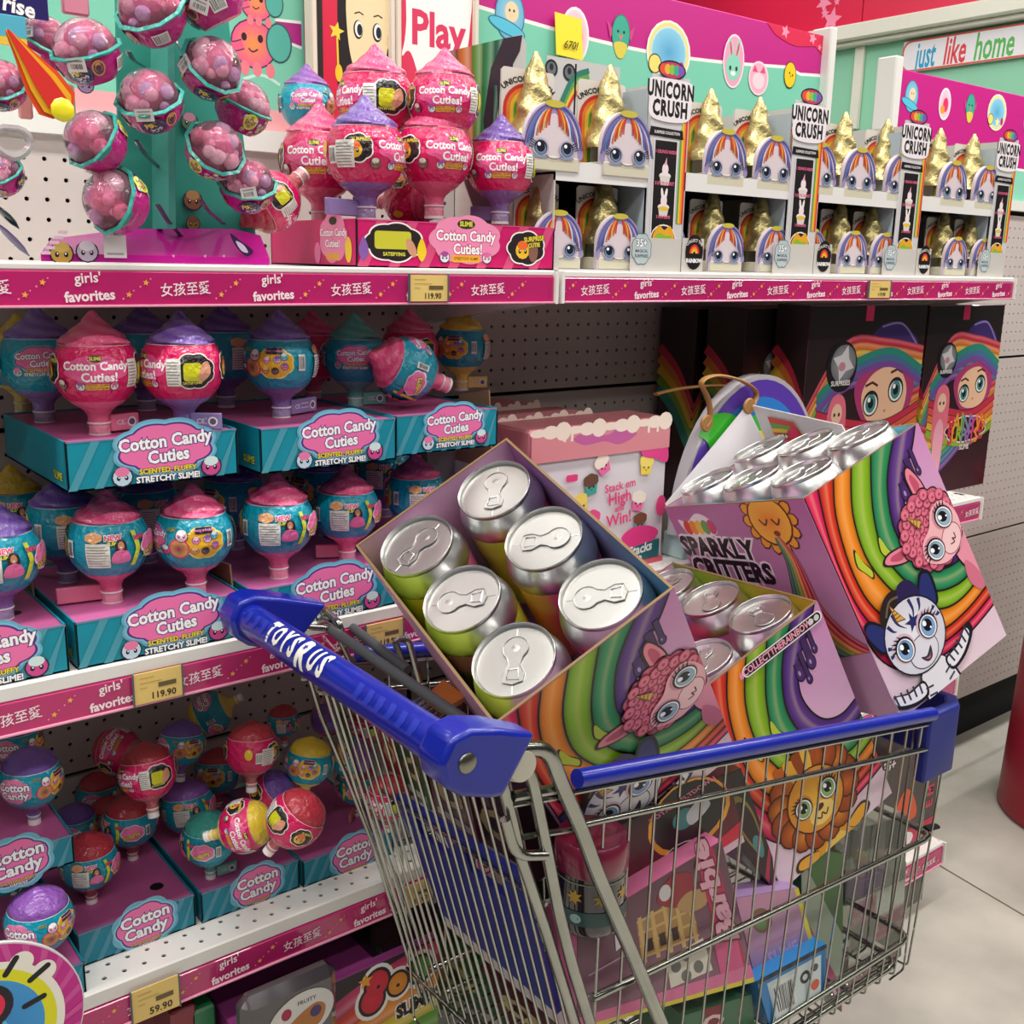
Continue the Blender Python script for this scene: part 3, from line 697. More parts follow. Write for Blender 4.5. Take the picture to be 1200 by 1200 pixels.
def pop_mesh(kind, cap, small):
    key = (kind, cap, small)
    if key in POPM: return POPM[key]
    W = PINKW if kind == 'pink' else TEALW; cc = CAPS[cap]; r = {}
    l0, l1 = math.radians(-46), math.radians(30 if small else 36)
    b = MB(); prof = [(math.cos(t), math.sin(t)) for t in np.linspace(l0, l1, 12)]
    b.lathe(prof, 32, W)
    r['globe'] = b.mesh('globe', GLOSSP)
    b = MB()
    for t, c_ in ((l1, mix(W, '#ffffff', .5)),):
        b.lathe([(math.cos(t)*1.004, math.sin(t)-.012), (math.cos(t)*1.018, math.sin(t)), (math.cos(t)*1.0, math.sin(t)+.014)], 32, c_)
    r['seam_ring'] = b.mesh('seam_ring', PLAST)
    # swirl cap
    z0 = math.sin(l1); r0 = math.cos(l1)
    if small: pk = [(r0*.985, z0), (r0*.93, z0+.16), (r0*.78, z0+.31), (r0*.55, z0+.43), (r0*.3, z0+.52), (.08, z0+.6), (0.0, z0+.62)]
    else: pk = [(r0*.97, z0), (r0*.99, z0+.07), (r0*.86, z0+.2), (r0*.64, z0+.33), (r0*.44, z0+.46), (r0*.26, z0+.6), (r0*.12, z0+.74), (0.0, z0+.8)]
    pk = spline(pk, 3); n = 28; v = []; col = []
    for i, (rr, z) in enumerate(pk):
        for k in range(n):
            a = 2*PI*k/n; q = 1+(.014 if small else .05)*math.sin(3*a+i*1.1)*(1-i/len(pk)*.4)+(.01 if small else .02)*math.sin(7*a-i*.9)
            if i == 0: q = 1
            v.append((max(rr, 0)*q*math.cos(a), max(rr, 0)*q*math.sin(a), z))
            col.append(mix(cc, '#ffffff', (.03 if small else .06+.05*math.sin(3*a+i*1.1))))
    b = MB(); b.add(v, [(i*n+k, i*n+(k+1) % n, (i+1)*n+(k+1) % n, (i+1)*n+k) for i in range(len(pk)-1) for k in range(n)], col, True)
    r['cap'] = b.mesh('cap', PLAST)
    b = MB(); zb = math.sin(l0); rb = math.cos(l0)
    sr = .2 if small else .255
    b.lathe([(rb*.99, zb), (rb*.86, zb-.1), (rb*.62, zb-.2), (sr+.06, zb-.3), (sr, zb-.4), (sr, -1.28)], 24, mix(cc, '#ffffff', .12))
    r['bowl'] = b.mesh('bowl', PLAST)
    b = MB(); b.lathe([(sr*.98, -1.27), (sr*1.08, -1.275), (sr*1.08, -1.31), (sr*.98, -1.315)], 20, '#f3eef2'); r['stem_band'] = b.mesh('stem_band', VC)
    ze = -1.42 if small else -1.54; b = MB(); b.lathe([(sr*.98, -1.31), (sr*1.0, ze), (sr*1.0, ze-.005)], 20, mix(cc, '#ffffff', .3)); r['stem'] = b.mesh('stem', PLAST)
    b = MB(); b.lathe([(sr*1.0, ze), (sr*1.0, -1.62)], 20, '#f4f0f0').disc(sr, -1.62, 20, '#f4f0f0', up=False); r['stem_end'] = b.mesh('stem_end', VC)
    r['label_print'] = wrap_art(kind, small).mb(sphmap(1.0), base=.004, maxe=.065).mesh('label_print', GLOSSP)
    POPM[key] = r; return r
TAGM = {}
def add_tag(t, cap, d, long=False):
    # carton leaflet clipped round the stem
    k = (cap, d, long)
    if k not in TAGM:
        cc = mix(CAPS[cap], '#ffffff', .18); L_ = 1.3 if long else .95
        b = MB(); b.box((.2, -.2, -1.52), (L_, -.05, -1.12), cc, bev=.02); 
        a = Art(step=.0005); a.text('CE', .45, -1.32, .17, '#e8e0ee', off=.02); a.ell(L_-.2, -1.32, .12, .12, '#f3ecf2'); a.ell(L_-.2, -1.32, .08, .08, '#6b5a78')
        for q in (-1.26, -1.38): a.rect(.6, q, L_-.38, q+.03, '#ddd0e6')
        m2 = a.mb(plane((0, -.2, 0), (1, 0, 0), (0, 0, 1)), base=.006)
        TAGM[k] = (b.mesh('hang_tag', VC), m2.mesh('tag_print', PRINT))
    h = link('hang_tag', TAGM[k][0], t); h.rotation_euler = (0, 0, d); link('tag_print', TAGM[k][1], h)
def pop(center, R, kind, cap, yaw, label, group, small=False, rot=None, tagd=None, long=False, name='lollipop_toy'):
    M = (rot if rot is not None else Matrix.Identity(3)) @ Matrix.Rotation(yaw, 3, 'Z')
    t = thing(name, label, 'toy', center, M, group, R)
    for k, me in pop_mesh(kind, cap, small).items():
        if k == 'label_print': continue
        o = link(k, me, t)
        if k == 'globe': link('label_print', pop_mesh(kind, cap, small)['label_print'], o)
    if tagd is not None: add_tag(t, cap, tagd, long)
    return t
def screen_rot(dx, dy, dz=0):
    d = (RT*dx+UP*dy-FW*dz).normalized()
    return d.to_track_quat('Z', 'Y').to_matrix()
def face_yaw(p): return -math.atan2(p[0]-CAM.x, p[1]-CAM.y)*1.0
RB = .0445
def stand(px, py, base, kind, cap, turn, label, group, R=RB, small=False, Y=None, **k):
    if Y is None: c = pZ(px, py, base+1.62*R)
    else: c = pY(px, py, Y); c.z = base+1.62*R
    return pop(c, R, kind, cap, face_yaw(c)-turn, label, group, small, **k)

# ---------------------------------------------------------------- trays the toys stand in
def tray(x0, x1, z0, z1, yf, yb, label, group, col='#1292a8', top='#c45f96', lg=None, small=False, flap=True, holes=(), name='counter_tray', rot=0, side=None):
    t = thing(name, label, 'display box', ((x0+x1)/2, (yf+yb)/2, z0), group=group)
    PC = mat('tray_card', rough=.42, vcol=True, noise=.12, nscale=25)
    b = MB(); c = rgb(col); th = .002
    b.box((x0, yf, z0), (x1, yf+th, z1), c).box((x0, yf, z0), (x0+th, yb, z1), c).box((x1-th, yf, z0), (x1, yb, z1), c).box((x0, yb-th, z0), (x1, yb, z1), c).box((x0, yf, z0), (x1, yb, z0+th), c)
    b.obj('tray_wall', PC, t, True)['kind'] = 'stuff'
    MB().box((x0+th, yf+th, z1-.004), (x1-th, yb-th, z1-.002), rgb(top)).obj('top_panel', PC, t, True)
    b = MB()
    for s_ in ((x0, x0+.0006), (x1-.0006, x1)): b.box((s_[0], yf-.0006, z0), (s_[1], yf+.0006, z1), '#20303a')
    b.obj('corner_edge', PC, t, True)['kind'] = 'stuff'
    a = Art(); w_ = x1-x0; h = z1-z0; xc = (x0+x1)/2+w_*.06; zc = (z0+z1)/2
    for k in range(7):
        u = x0+w_*(k/7); a.poly([(u, z0+.001), (u+w_*.05, z0+.001), (u+w_*.05+h*.5 if u+w_*.05+h*.5 < x1 else x1-.001, z1-.001), (min(u+h*.5, x1-.002), z1-.001)], mix(col, '#ffffff', .07))
    a.rect(x0, z1-.0012, x1, z1, mix(col, '#e05a9a', .6))
    s_ = w_*(.62 if not small else .75)
    if lg == 'pink':
        a.cloud(x0+w_*.17, zc+.002, w_*.13, h*.4, '#f6f1ee', 7); a.cloud(x0+w_*.17, zc+.002, w_*.122, h*.37, '#2a2024', 7); a.rrect(x0+w_*.08, zc-.006, x0+w_*.25, zc+.015, .004, '#cfcb3a'); a.text('SATISFYING', x0+w_*.17, zc-.012, .006, '#e6e24a', off=.03); a.ell(x0+w_*.25, zc-.004, .006, .012, '#d59a7c', rot=.5)
        for u, c2 in ((.03, '#8b5fae'), (.3, '#f2cf2c')): a.blob([(x0+w_*u, zc-.02), (x0+w_*u-.007, zc-.008), (x0+w_*u, zc+.008), (x0+w_*u+.007, zc-.008)], c2, n=4)
        xc = x0+w_*.52; a.cloud(xc, zc+.008, w_*.17, h*.5, '#f290b8', 7)
        a.text('Cotton Candy', xc, zc+.012, .0175, '#fff', off=.03, out='#d1337e', ow=.06, sx=.9); a.text('Cuties!', xc+.003, zc-.004, .0175, '#fff', off=.03, out='#d1337e', ow=.06, sx=.9)
        a.ell(xc, zc+.027, .014, .006, '#3a3320', n=12); a.text('SLIME', xc, zc+.027, .008, '#e4e04a', off=.04)
        a.rrect(xc-.022, zc-.02, xc+.022, zc-.011, .003, '#f0b13c'); a.text('STRETCHY SLIME', xc, zc-.0155, .005, '#8b3a1c'); critter(a, xc-.033, zc-.014, .007, '#dfe9f0', '#a94f9a'); critter(a, xc+.033, zc-.014, .007, '#f1dfe8', '#e96aa6')
        x2 = x0+w_*.84; a.cloud(x2, zc, w_*.1, h*.38, '#f6f1ee', 7); a.cloud(x2, zc, w_*.093, h*.35, '#2a2024', 7); critter(a, x2-.006, zc-.003, .012, '#f2c029', '#ef7030'); a.ell(x2+.012, zc-.004, .008, .014, '#8a6152'); a.text('SURPRISE', x2+.013, zc+.012, .0085, '#f1e23c', off=.03, out='#3a1030', ow=.07, rot=.1); a.text('CUTIE', x2+.013, zc+.004, .0075, '#f1e23c', off=.03, out='#3a1030', ow=.07, rot=.1)
    m_ = a.mb(plane((0, yf, 0), (1, 0, 0), (0, 0, 1)), base=.0004); m_.obj('front_print', PRINT, t, True)
    if flap:
        zf = zc+h*.12; f = MB(); A = Art()
        if small: pts_s = (s_*.36, s_*.30)
        else: pts_s = (s_*.47, s_*.26)
        A.cloud(xc, zf+(s_*.05 if not small else 0), pts_s[0], pts_s[1], '#6fb6d0', 8)
        f = A.mb(plane((0, yf-.0012, 0), (1, 0, 0), (0, 0, 1)), base=0); back = A.mb(plane((0, yf-.0002, 0), (-1, 0, 0), (0, 0, 1)), base=0)
        back.v = [(-p[0]+0, p[1], p[2]) for p in back.v]
        o = f.obj('logo_flap', PRINT, t, True)
        A = Art(); logo_cloud(A, xc, zf, s_, 'Cuties', small=small)
        A.mb(plane((0, yf-.0013, 0), (1, 0, 0), (0, 0, 1)), base=.0002).obj('logo_print', PRINT, o)
    if side:
        A = Art(); yc = (yf+yb)/2-.03
        if side == 'pink':
            A.cloud(yf+.055, zc+.006, .032, h*.5, '#f290b8', 7); A.text('Cotton Candy', 0, 0, 0.0001, '#fff')
            A.L = A.L[:1]; A.text('Cotton Candy', -(yf+.055), zc+.012, .0125, '#fff', off=.03, out='#d1337e', ow=.06, sx=.9); A.text('Cuties!', -(yf+.057), zc-.001, .0125, '#fff', off=.03, out='#d1337e', ow=.06)
            A.L = [([(-x_ if i_ == 0 else x_, y_) for x_, y_ in v_], f_, c_, n_) for i_, (v_, f_, c_, n_) in enumerate(A.L)]
            A.ell(-(yf+.055), zc+.026, .01, .005, '#3a3320', n=10); A.ell(-(yf+.095), zc-.012, .008, .013, '#f07ab0'); A.ell(-(yf+.018), zc-.008, .008, .015, '#f2cf2c'); A.rrect(-(yf+.072), zc-.02, -(yf+.04), zc-.012, .003, '#f0b13c')
        else: A.text('SLIME', -(yf+.03), z0+h*.25, .012, '#d6d93a', off=.03, out='#3b2352', ow=.05)
        A.mb(lambda x, y, hh: Vector((x0-hh, -x, y)), base=.0005).obj('side_print', PRINT, t, True)
    if holes:
        b = MB()
        for (hx, hy) in holes: b.disc(.0085, 0, 16, '#171012', c=(hx, hy, z1-.0016))
        b.obj('punched_hole', PRINT, t, True)['kind'] = 'stuff'
    return t

G1 = 'teal trays with lollipop toys, upper stack'
ztA = 1.262
YT = -.366
tray(.3075, .4935, 1.2095, ztA, YT, -.12, 'teal toy tray on the upper tier, the one nearest the left edge of the photo', G1, side='slime')
tray(.521, .7035, 1.2065, ztA-.003, YT, -.12, 'teal toy tray on the upper tier, second from the left', G1, side='slime')
tray(.7055, .8655, 1.209, ztA-.002, YT+.004, -.12, 'teal toy tray on the upper tier, right end beside the perforated back wall', G1)
G2 = 'teal trays with lollipop toys, on the middle shelf'
tray(.108, .296, 1.017, 1.069, YT+.002, -.12, 'teal toy tray on the middle shelf cut off by the left edge of the photo', G2, holes=((.262, -.29),))
tray(.304, .494, 1.017, 1.069, YT, -.12, 'teal toy tray on the middle shelf right above the 119.90 ticket', G2, top='#cf6ba6', side='slime')
tray(.504, .70, 1.017, 1.069, YT, -.12, 'teal toy tray on the middle shelf behind the blue trolley handle', G2, top='#cf6ba6')
tray(.71, .9, 1.017, 1.069, YT, -.12, 'teal toy tray on the middle shelf mostly hidden by the open can box', G2, top='#cf6ba6')
gU = 'big lollipop toys on the upper trays'; gL = 'big lollipop toys on the middle shelf trays'
B = ztA-.004
stand(112, 432, B, 'pink', 'pink', 0, 'pink lollipop toy with pink cap and full logo, on the leftmost upper teal tray', gU, tagd=.5)
stand(213, 430, B, 'pink', 'purple', 1.15, 'pink lollipop toy with purple cap and yellow picture, second on the upper trays', gU, tagd=.9)
stand(328, 422, B-.003, 'teal', 'purple', 1.75, 'teal lollipop toy with purple cap and barcode, on the second upper tray', gU, tagd=2.6, long=True)
stand(416, 418, B-.003, 'teal', 'teal', 0, 'teal lollipop toy with teal stem and full logo, front of the second upper tray', gU, R=.042, tagd=.3)
stand(541, 405, B-.002, 'teal', 'yellow', 1.9, 'teal lollipop toy with yellow cap and yellow stem on the right upper tray', gU, R=.042, tagd=2.2)
stand(47, 425, B, 'teal', 'purple', 0, 'shaded teal lollipop toy at the far left behind the pink ones on the upper tray', gU, Y=-.2)
stand(22, 410, B, 'teal', 'yellow', .5, 'dark teal lollipop toy with yellow stem at the back left corner of the upper tray', gU, Y=-.1, R=.04)
stand(262, 402, B, 'teal', 'purple', 2.6, 'shaded teal lollipop toy in the gap between the purple-capped pair, upper tier', gU, Y=-.17)
stand(366, 405, B-.003, 'pink', 'pink', 2, 'pink-stemmed lollipop toy in shade between the purple and teal stems, upper tier', gU, Y=-.15, R=.042)
stand(480, 395, B-.002, 'pink', 'pink', 2, 'dim pink lollipop toy standing behind the one lying sideways, upper tier', gU, Y=-.15, R=.042)
stand(168, 405, B, 'teal', 'purple', 2.3, 'dark lollipop toy in shadow between the two front pink ones, upper tier', gU, Y=-.16)
c = pY(476, 432, -.31)
pop(c, .0415, 'teal', 'pink', 2.9, 'teal lollipop toy lying on its side with its pink cap facing left, upper tier', gU, rot=screen_rot(-.75, .25, .55))
B = 1.065
stand(127, 634, B, 'teal', 'pink', 3.35, 'teal lollipop toy with white sticker in front left on the middle shelf', gL, tagd=.35, long=True)
stand(227, 626, B, 'teal', 'pink', 1.35, 'teal lollipop toy with yellow picture, second in the middle shelf row', gL, tagd=2.9)
stand(325, 611, B, 'teal', 'pink', 3.3, 'teal lollipop toy with white sticker above the blue handle end', gL, tagd=None)
stand(406, 597, B, 'teal', 'pink', 3.3, 'teal lollipop toy with pink cap touching the corner of the open can box', gL, R=.0425, tagd=.2)
stand(487, 578, B, 'teal', 'pink', 3.0, 'teal lollipop toy partly hidden by the purple wall of the open can box', gL, R=.0425)
stand(-6, 620, B, 'teal', 'purple', 3.3, 'teal lollipop toy with purple cap cut off by the left photo edge', gL, Y=-.3)
stand(75, 614, B, 'teal', 'purple', 3.0, 'shaded teal lollipop toy behind the front left one on the middle shelf', gL, Y=-.2)
stand(170, 590, B, 'teal', 'purple', 3.0, 'shaded teal lollipop toy between the first and second front ones, middle shelf', gL, Y=-.17)
stand(275, 590, B, 'teal', 'purple', 2.4, 'shaded teal lollipop toy between the second and third front ones, middle shelf', gL, Y=-.17)
stand(378, 580, B, 'teal', 'purple', 2.4, 'shaded teal lollipop toy between the third and fourth front ones, middle shelf', gL, Y=-.17)
stand(450, 572, B, 'teal', 'purple', 3.4, 'shaded teal lollipop toy beside the purple box wall, middle shelf back row', gL, Y=-.12)
stand(15, 590, B, 'teal', 'yellow', 3.4, 'dark teal lollipop toy with a yellow cap in the back left of the middle shelf', gL, Y=-.07, R=.042)
gM = 'cardboard dividers between the trays'
for (x, y, z, h_) in ((.3, -.2, 1.069, .03), (.499, -.3, 1.069, .022), (.883, -.3, 1.209, .07)):
    o = MB().hexa([(x-.001, y-.03, z-.04), (x+.001, y-.03, z-.04), (x+.001, y+.06, z-.04), (x-.001, y+.06, z-.04), (x-.001, y-.02, z+h_), (x+.001, y-.02, z+h_), (x+.001, y+.05, z+h_*.8), (x-.001, y+.05, z+h_*.8)]).obj('divider_card', CARD)
    tag(o, 'brown raw cardboard divider '+('between the two left trays on the middle shelf' if x < .4 else 'beside the third lower tray' if x < .6 else 'at the end of the upper teal trays'), 'card', gM)

# top shelf: pink trays with a heap of pink toys
tray(.656, .961, 1.4405, 1.496, -.356, -.13, 'pink toy tray on the top shelf heaped with lollipop toys', None, col='#d3176a', top='#8e1f4e', lg='pink', flap=False, side='pink')
gT = 'pink-wrapped lollipop toys heaped on the top shelf'
def hang(px, py, Rp, Y, kind, cap, turn, label, group, rot=None, **k):
    c = pY(px, py, Y); return pop(c, Rp*depth(c)/F, kind, cap, face_yaw(c)-turn, label, group, rot=rot, **k)
hang(428, 180, 47, -.30, 'pink', 'purple', -1.1, 'pink lollipop toy with purple peak and purple stem, front of the top shelf heap', gT, tagd=2.9, long=True)
hang(375, 187, 46, -.20, 'pink', 'pink', .15, 'pink lollipop toy with pink peak behind the purple-peaked one on the top shelf', gT)
hang(509, 181, 45, -.30, 'pink', 'pink', -.55, 'pink lollipop toy with pink stem, middle of the front row of the top shelf heap', gT)
hang(587, 194, 41, -.315, 'pink', 'purple', .0, 'pink lollipop toy with purple peak at the right end of the top shelf heap', gT, tagd=2.8)
hang(440, 118, 45, -.23, 'pink', 'pink', 1.1, 'pink lollipop toy with a yellow picture, topmost left of the heap', gT)
hang(521, 118, 42, -.305, 'pink', 'pink', .0, 'pink lollipop toy with full logo, topmost right of the heap', gT)
hang(360, 122, 32, -.11, 'teal', 'violet', 0, 'lollipop toy of which only the violet peak shows, back of the top shelf', gT)
c = pY(317, 236, -.262); pop(c, .036, 'pink', 'red', .3, 'dark pink lollipop toy lying tilted against the end of the pink tray', gT, rot=screen_rot(-.55, -.6, .3))
c = pY(480, 236, -.2); pop(c, .036, 'pink', 'pink', 1.3, 'pink lollipop toy lying inside the tray below the upright ones', gT, rot=screen_rot(.8, -.1, .4))
# ================================================================ LOWER LEFT SHELF: small trays and jumbled small toys
G3 = 'small teal trays on the lower left shelf'
zs = .6285; zt3 = .672
SM = dict(small=True, col='#1488a0', top='#bb5a94')
tray(.293, .436, zs, zt3, -.316, -.08, 'small teal tray with one empty round hole, near the 59.90 ticket', G3, lg=None, holes=((.405, -.27),), **SM)
tray(.443, .579, zs, zt3-.002, -.318, -.08, 'small teal tray on the lower shelf below the teal-capped toy', G3, **SM)
tray(.5825, .724, zs, zt3-.006, -.322, -.08, 'small teal tray on the lower shelf nearest the trolley gate wires', G3, **SM)
tray(.15, .287, zs, zt3-.004, -.364, -.12, 'small teal tray behind the round eyelash sign, bottom left', G3, **SM)
tray(.155, .292, .780, .815, -.34, -.10, 'small teal tray raised on other toys at the left edge of the lower shelf', G3, **SM)
gS = 'small lollipop toys jumbled on the lower left shelf'
RS = .0345
def sm(px, py, Rp, D, kind, cap, turn, label, rot=None, tagd=None, name='lollipop_toy'):
    c = pD(px, py, D); return pop(c, Rp*D/F, kind, cap, face_yaw(c)-turn, label, gS, True, rot=rot, tagd=tagd)
def st3(px, py, base, kind, cap, turn, label, R=RS, **k):
    return stand(px, py, base, kind, cap, turn, label, gS, R=R, small=True, **k)
ZB = zt3-.003
st3(36, 912, .8135, 'teal', 'purple', .6, 'teal toy with purple cap standing on the raised small tray, left edge', R=.0345, tagd=2.4)
st3(46, 1078, ZB-.003, 'teal', 'violet', .7, 'teal toy with violet cap right above the round eyelash sign', R=.0365)
st3(104, 1010, ZB, 'teal', 'red', 3.4, 'teal toy with red cap and white sticker, beside the tray with the empty hole', tagd=-.7)
st3(153, 962, ZB, 'teal', 'red', 4.5, 'teal toy with red cap and yellow slanted lettering left of centre, lower shelf', tagd=-.3)
st3(245, 983, ZB-.002, 'teal', 'teal', 4.8, 'turquoise toy with dark teal cap and a barcode in the middle of the jumble', tagd=-1.2)
st3(418, 918, ZB-.006, 'teal', 'red', 4.6, 'teal toy with red cap on the right small tray beside the trolley wires', R=.031, tagd=2.8)
c = pD(173, 905, 1.25)
sm(173, 905, 33, 1.33, 'pink', 'red', 4.2, 'crimson toy with red cap and grey sticker, left of the heap', rot=screen_rot(-.12, 1, .05))
sm(220, 945, 31, 1.47, 'teal', 'violet', .25, 'teal toy with violet cap behind the turquoise one', rot=screen_rot(-.1, 1, .1))
sm(295, 878, 31, 1.38, 'pink', 'red', .25, 'crimson toy with red cap on a pale stem, centre of the heap', rot=screen_rot(.02, 1, .05))
sm(346, 960, 34, 1.22, 'pink', 'red', 3.3, 'crimson toy tipped over with its white stick pointing down left', rot=screen_rot(.62, .75, .15))
sm(287, 968, 31, 1.30, 'pink', 'yellow', 1.2, 'crimson toy lying over with yellow cap to the right', rot=screen_rot(1, .3, .1))
sm(318, 930, 27, 1.43, 'pink', 'purple', 4.3, 'crimson toy with barcode wedged above the tipped one', rot=screen_rot(.7, .6, .3))
sm(362, 893, 28, 1.44, 'teal', 'yellow', 3.35, 'teal toy with yellow cap and white sticker in shade', rot=screen_rot(.15, 1, .1))
sm(255, 905, 27, 1.56, 'teal', 'red', 4.4, 'teal toy with dark red cap behind the violet-capped one', rot=screen_rot(0, 1, 0))
sm(213, 872, 27, 1.45, 'teal', 'purple', 3.4, 'teal toy with purple cap and grey sticker, upper left of the heap', rot=screen_rot(.05, 1, .05))
sm(138, 880, 27, 1.47, 'pink', 'red', 3.6, 'shaded crimson toy with grey sticker turned away, back of the heap', rot=screen_rot(-1, .2, -.2))
sm(385, 842, 21, 1.52, 'pink', 'purple', 0, 'toy showing the round top of its purple cap towards the camera', rot=screen_rot(0, .2, 1))
sm(332, 845, 19, 1.58, 'teal', 'red', 0, 'shaded teal toy with red cap at the back under the middle shelf', rot=screen_rot(0, 1, .2))
sm(247, 835, 25, 1.55, 'teal', 'yellow', 3.2, 'shaded toy with yellow cap leaning left at the top of the heap', rot=screen_rot(-.8, -.4, .1))
sm(412, 888, 24, 1.5, 'teal', 'violet', 3.3, 'teal toy with white sticker half hidden by the trolley wires', rot=screen_rot(.9, .2, .3))
sm(116, 930, 25, 1.54, 'teal', 'red', .3, 'dark teal toy with red cap left of the heap, in shade')
sm(128, 958, 24, 1.47, 'teal', 'red', .3, 'dark teal toy with red cap wedged low beside the front red-capped one')
sm(88, 968, 26, 1.42, 'teal', 'purple', .3, 'dim toy with purple cap behind the raised small tray')
sm(20, 868, 30, 1.30, 'teal', 'purple', .5, 'dark teal toy with purple cap in the left corner below the middle shelf')
sm(455, 935, 26, 1.36, 'pink', 'red', 1.0, 'crimson toy seen between the trolley gate wires')
sm(430, 850, 20, 1.55, 'pink', 'red', 1.0, 'small shaded crimson toy under the blue trolley handle')
sm(14, 1040, 28, 1.36, 'teal', 'purple', 1.0, 'dim teal toy under the raised small tray')

# ================================================================ TOP LEFT: stand with clear-domed capsules
CLEARP = mat('clear_pink_dome', '#fbd3e3', .06, trans=.9, coat=.6, ior=1.12, bump=.12, bscale=3, bdist=.05)
MAGP = '#c01583'
CAPM = {}
def capsule_mesh():
    if CAPM: return CAPM
    b = MB(); n = 10
    b.lathe([(.62, -.78), (.86, -.5), (.98, -.12), (.98, .06)], 32, MAGP).disc(.62, -.78, 32, MAGP, up=False)
    CAPM['base'] = b.mesh('base', GLOSSP)
    b = MB(); b.lathe([(.99, .03), (1.1, .08), (1.12, .13), (1.0, .17)], 10, '#2aa79b', smooth=False); CAPM['rim'] = b.mesh('rim', PLAST)
    b = MB(); b.lathe([(math.cos(t)*.93, .1+math.sin(t)*.9) for t in np.linspace(0, PI/2, 9)], 28, '#fff'); me = b.mesh('dome', CLEARP); CAPM['dome'] = me
    b = MB()
    for k in range(16):
        a = k*2.4; q = .18+.58*((k*7) % 16)/16; b.ball((q*math.cos(a), q*math.sin(a), .62-.62*q+.12*math.sin(k*2)), .17+.06*(k % 3), 10, mix(['#f27fae', '#f7b9d2', '#e8558f', '#f8dbe6', '#c9a6e0'][k % 5], '#ffffff', .1))
    b.ball((0, 0, .3), .52, 12, '#e06a9c'); CAPM['filling'] = b.mesh('filling', PLAST)
    a = Art(step=.0003); a.rrect(-.3, .72, .32, .86, .05, '#1d9a8d')
    random.seed(3)
    for k in range(22):
        x = random.uniform(1.0, 2.6); y = random.uniform(.1, .75); critter(a, x, y, .11, random.choice(['#6f7fd6', '#f09ac0', '#f0b84a', '#8ec9e0', '#c77fd8']), random.choice(['#f7d7e6', '#f3e06a', '#b6e0ea']))
    a.ell(1.3, .55, .26, .3, '#f1e34a'); a.ell(1.3, .55, .2, .24, '#6b7a3c'); critter(a, 1.3, .55, .15, '#b98a4a', '#e9d27a')
    a.ell(3.6, .42, .42, .34, '#20243a'); a.ell(3.6, .42, .38, .3, '#3e4d8c'); a.ell(3.6, .42, .33, .25, '#1c2236')
    a.text('PiK', 3.5, .5, .26, '#f2e04a', off=.04, rot=.2); a.text('POP', 3.65, .3, .22, '#dfe6ee', off=.04, rot=.2); a.ell(4.2, .55, .2, .24, '#d89a5a'); a.ell(4.2, .55, .15, .19, '#5a2a4a')
    barcode(a, -1.3, .25, .5, .4); a.L = [q for q in a.L]
    def g(x, y, h):
        z = -.78+y; r = float(np.interp(z, [-.78, -.5, -.12, .1], [.62, .86, .98, .985]))+h
        lo = x/.98; return Vector((r*math.sin(lo), -r*math.cos(lo), z))
    CAPM['label_print'] = a.mb(g, base=.006, maxe=.14).mesh('label_print', GLOSSP)
    return CAPM
gC = 'pink domed capsule toys on the teal stand'
def capsule(px, py, Rp, Y, dome, turn, label, bar=None):
    c = pY(px, py, Y); R = Rp*depth(c)/F*.97
    M = screen_rot(*dome) @ Matrix.Rotation(turn, 3, 'Z')
    t = thing('capsule_toy', label, 'toy', c, M, gC, R)
    for k, me in capsule_mesh().items():
        if k in ('filling', 'label_print'): continue
        o = link(k, me, t)
        if k == 'dome': link('filling', capsule_mesh()['filling'], o)
        if k == 'base': link('label_print', capsule_mesh()['label_print'], o)
    if bar:
        d = (RT*bar[0]+UP*bar[1]-FW*1.0).normalized()
        Mi = M.inverted(); dl = Mi @ d; n = dl.normalized(); ex = (Mi @ RT); ex = (ex-n*ex.dot(n)).normalized(); ey = n.cross(ex)
        ca, sa = math.cos(bar[2]), math.sin(bar[2]); e1 = ex*ca+ey*sa; e2 = -ex*sa+ey*ca
        a = Art(step=.0008); a.rect(-.28, -.2, .28, .2, '#ece9ea'); random.seed(int(px)); barcode(a, -.22, -.14, .44, .2); a.rect(-.2, .1, .2, .13, '#88868a')
        m_ = a.mb(lambda x, y, h: n*(1.0+h)+e1*x+e2*y, base=.05); m_.obj('price_sticker', PRINT, t)
    return t
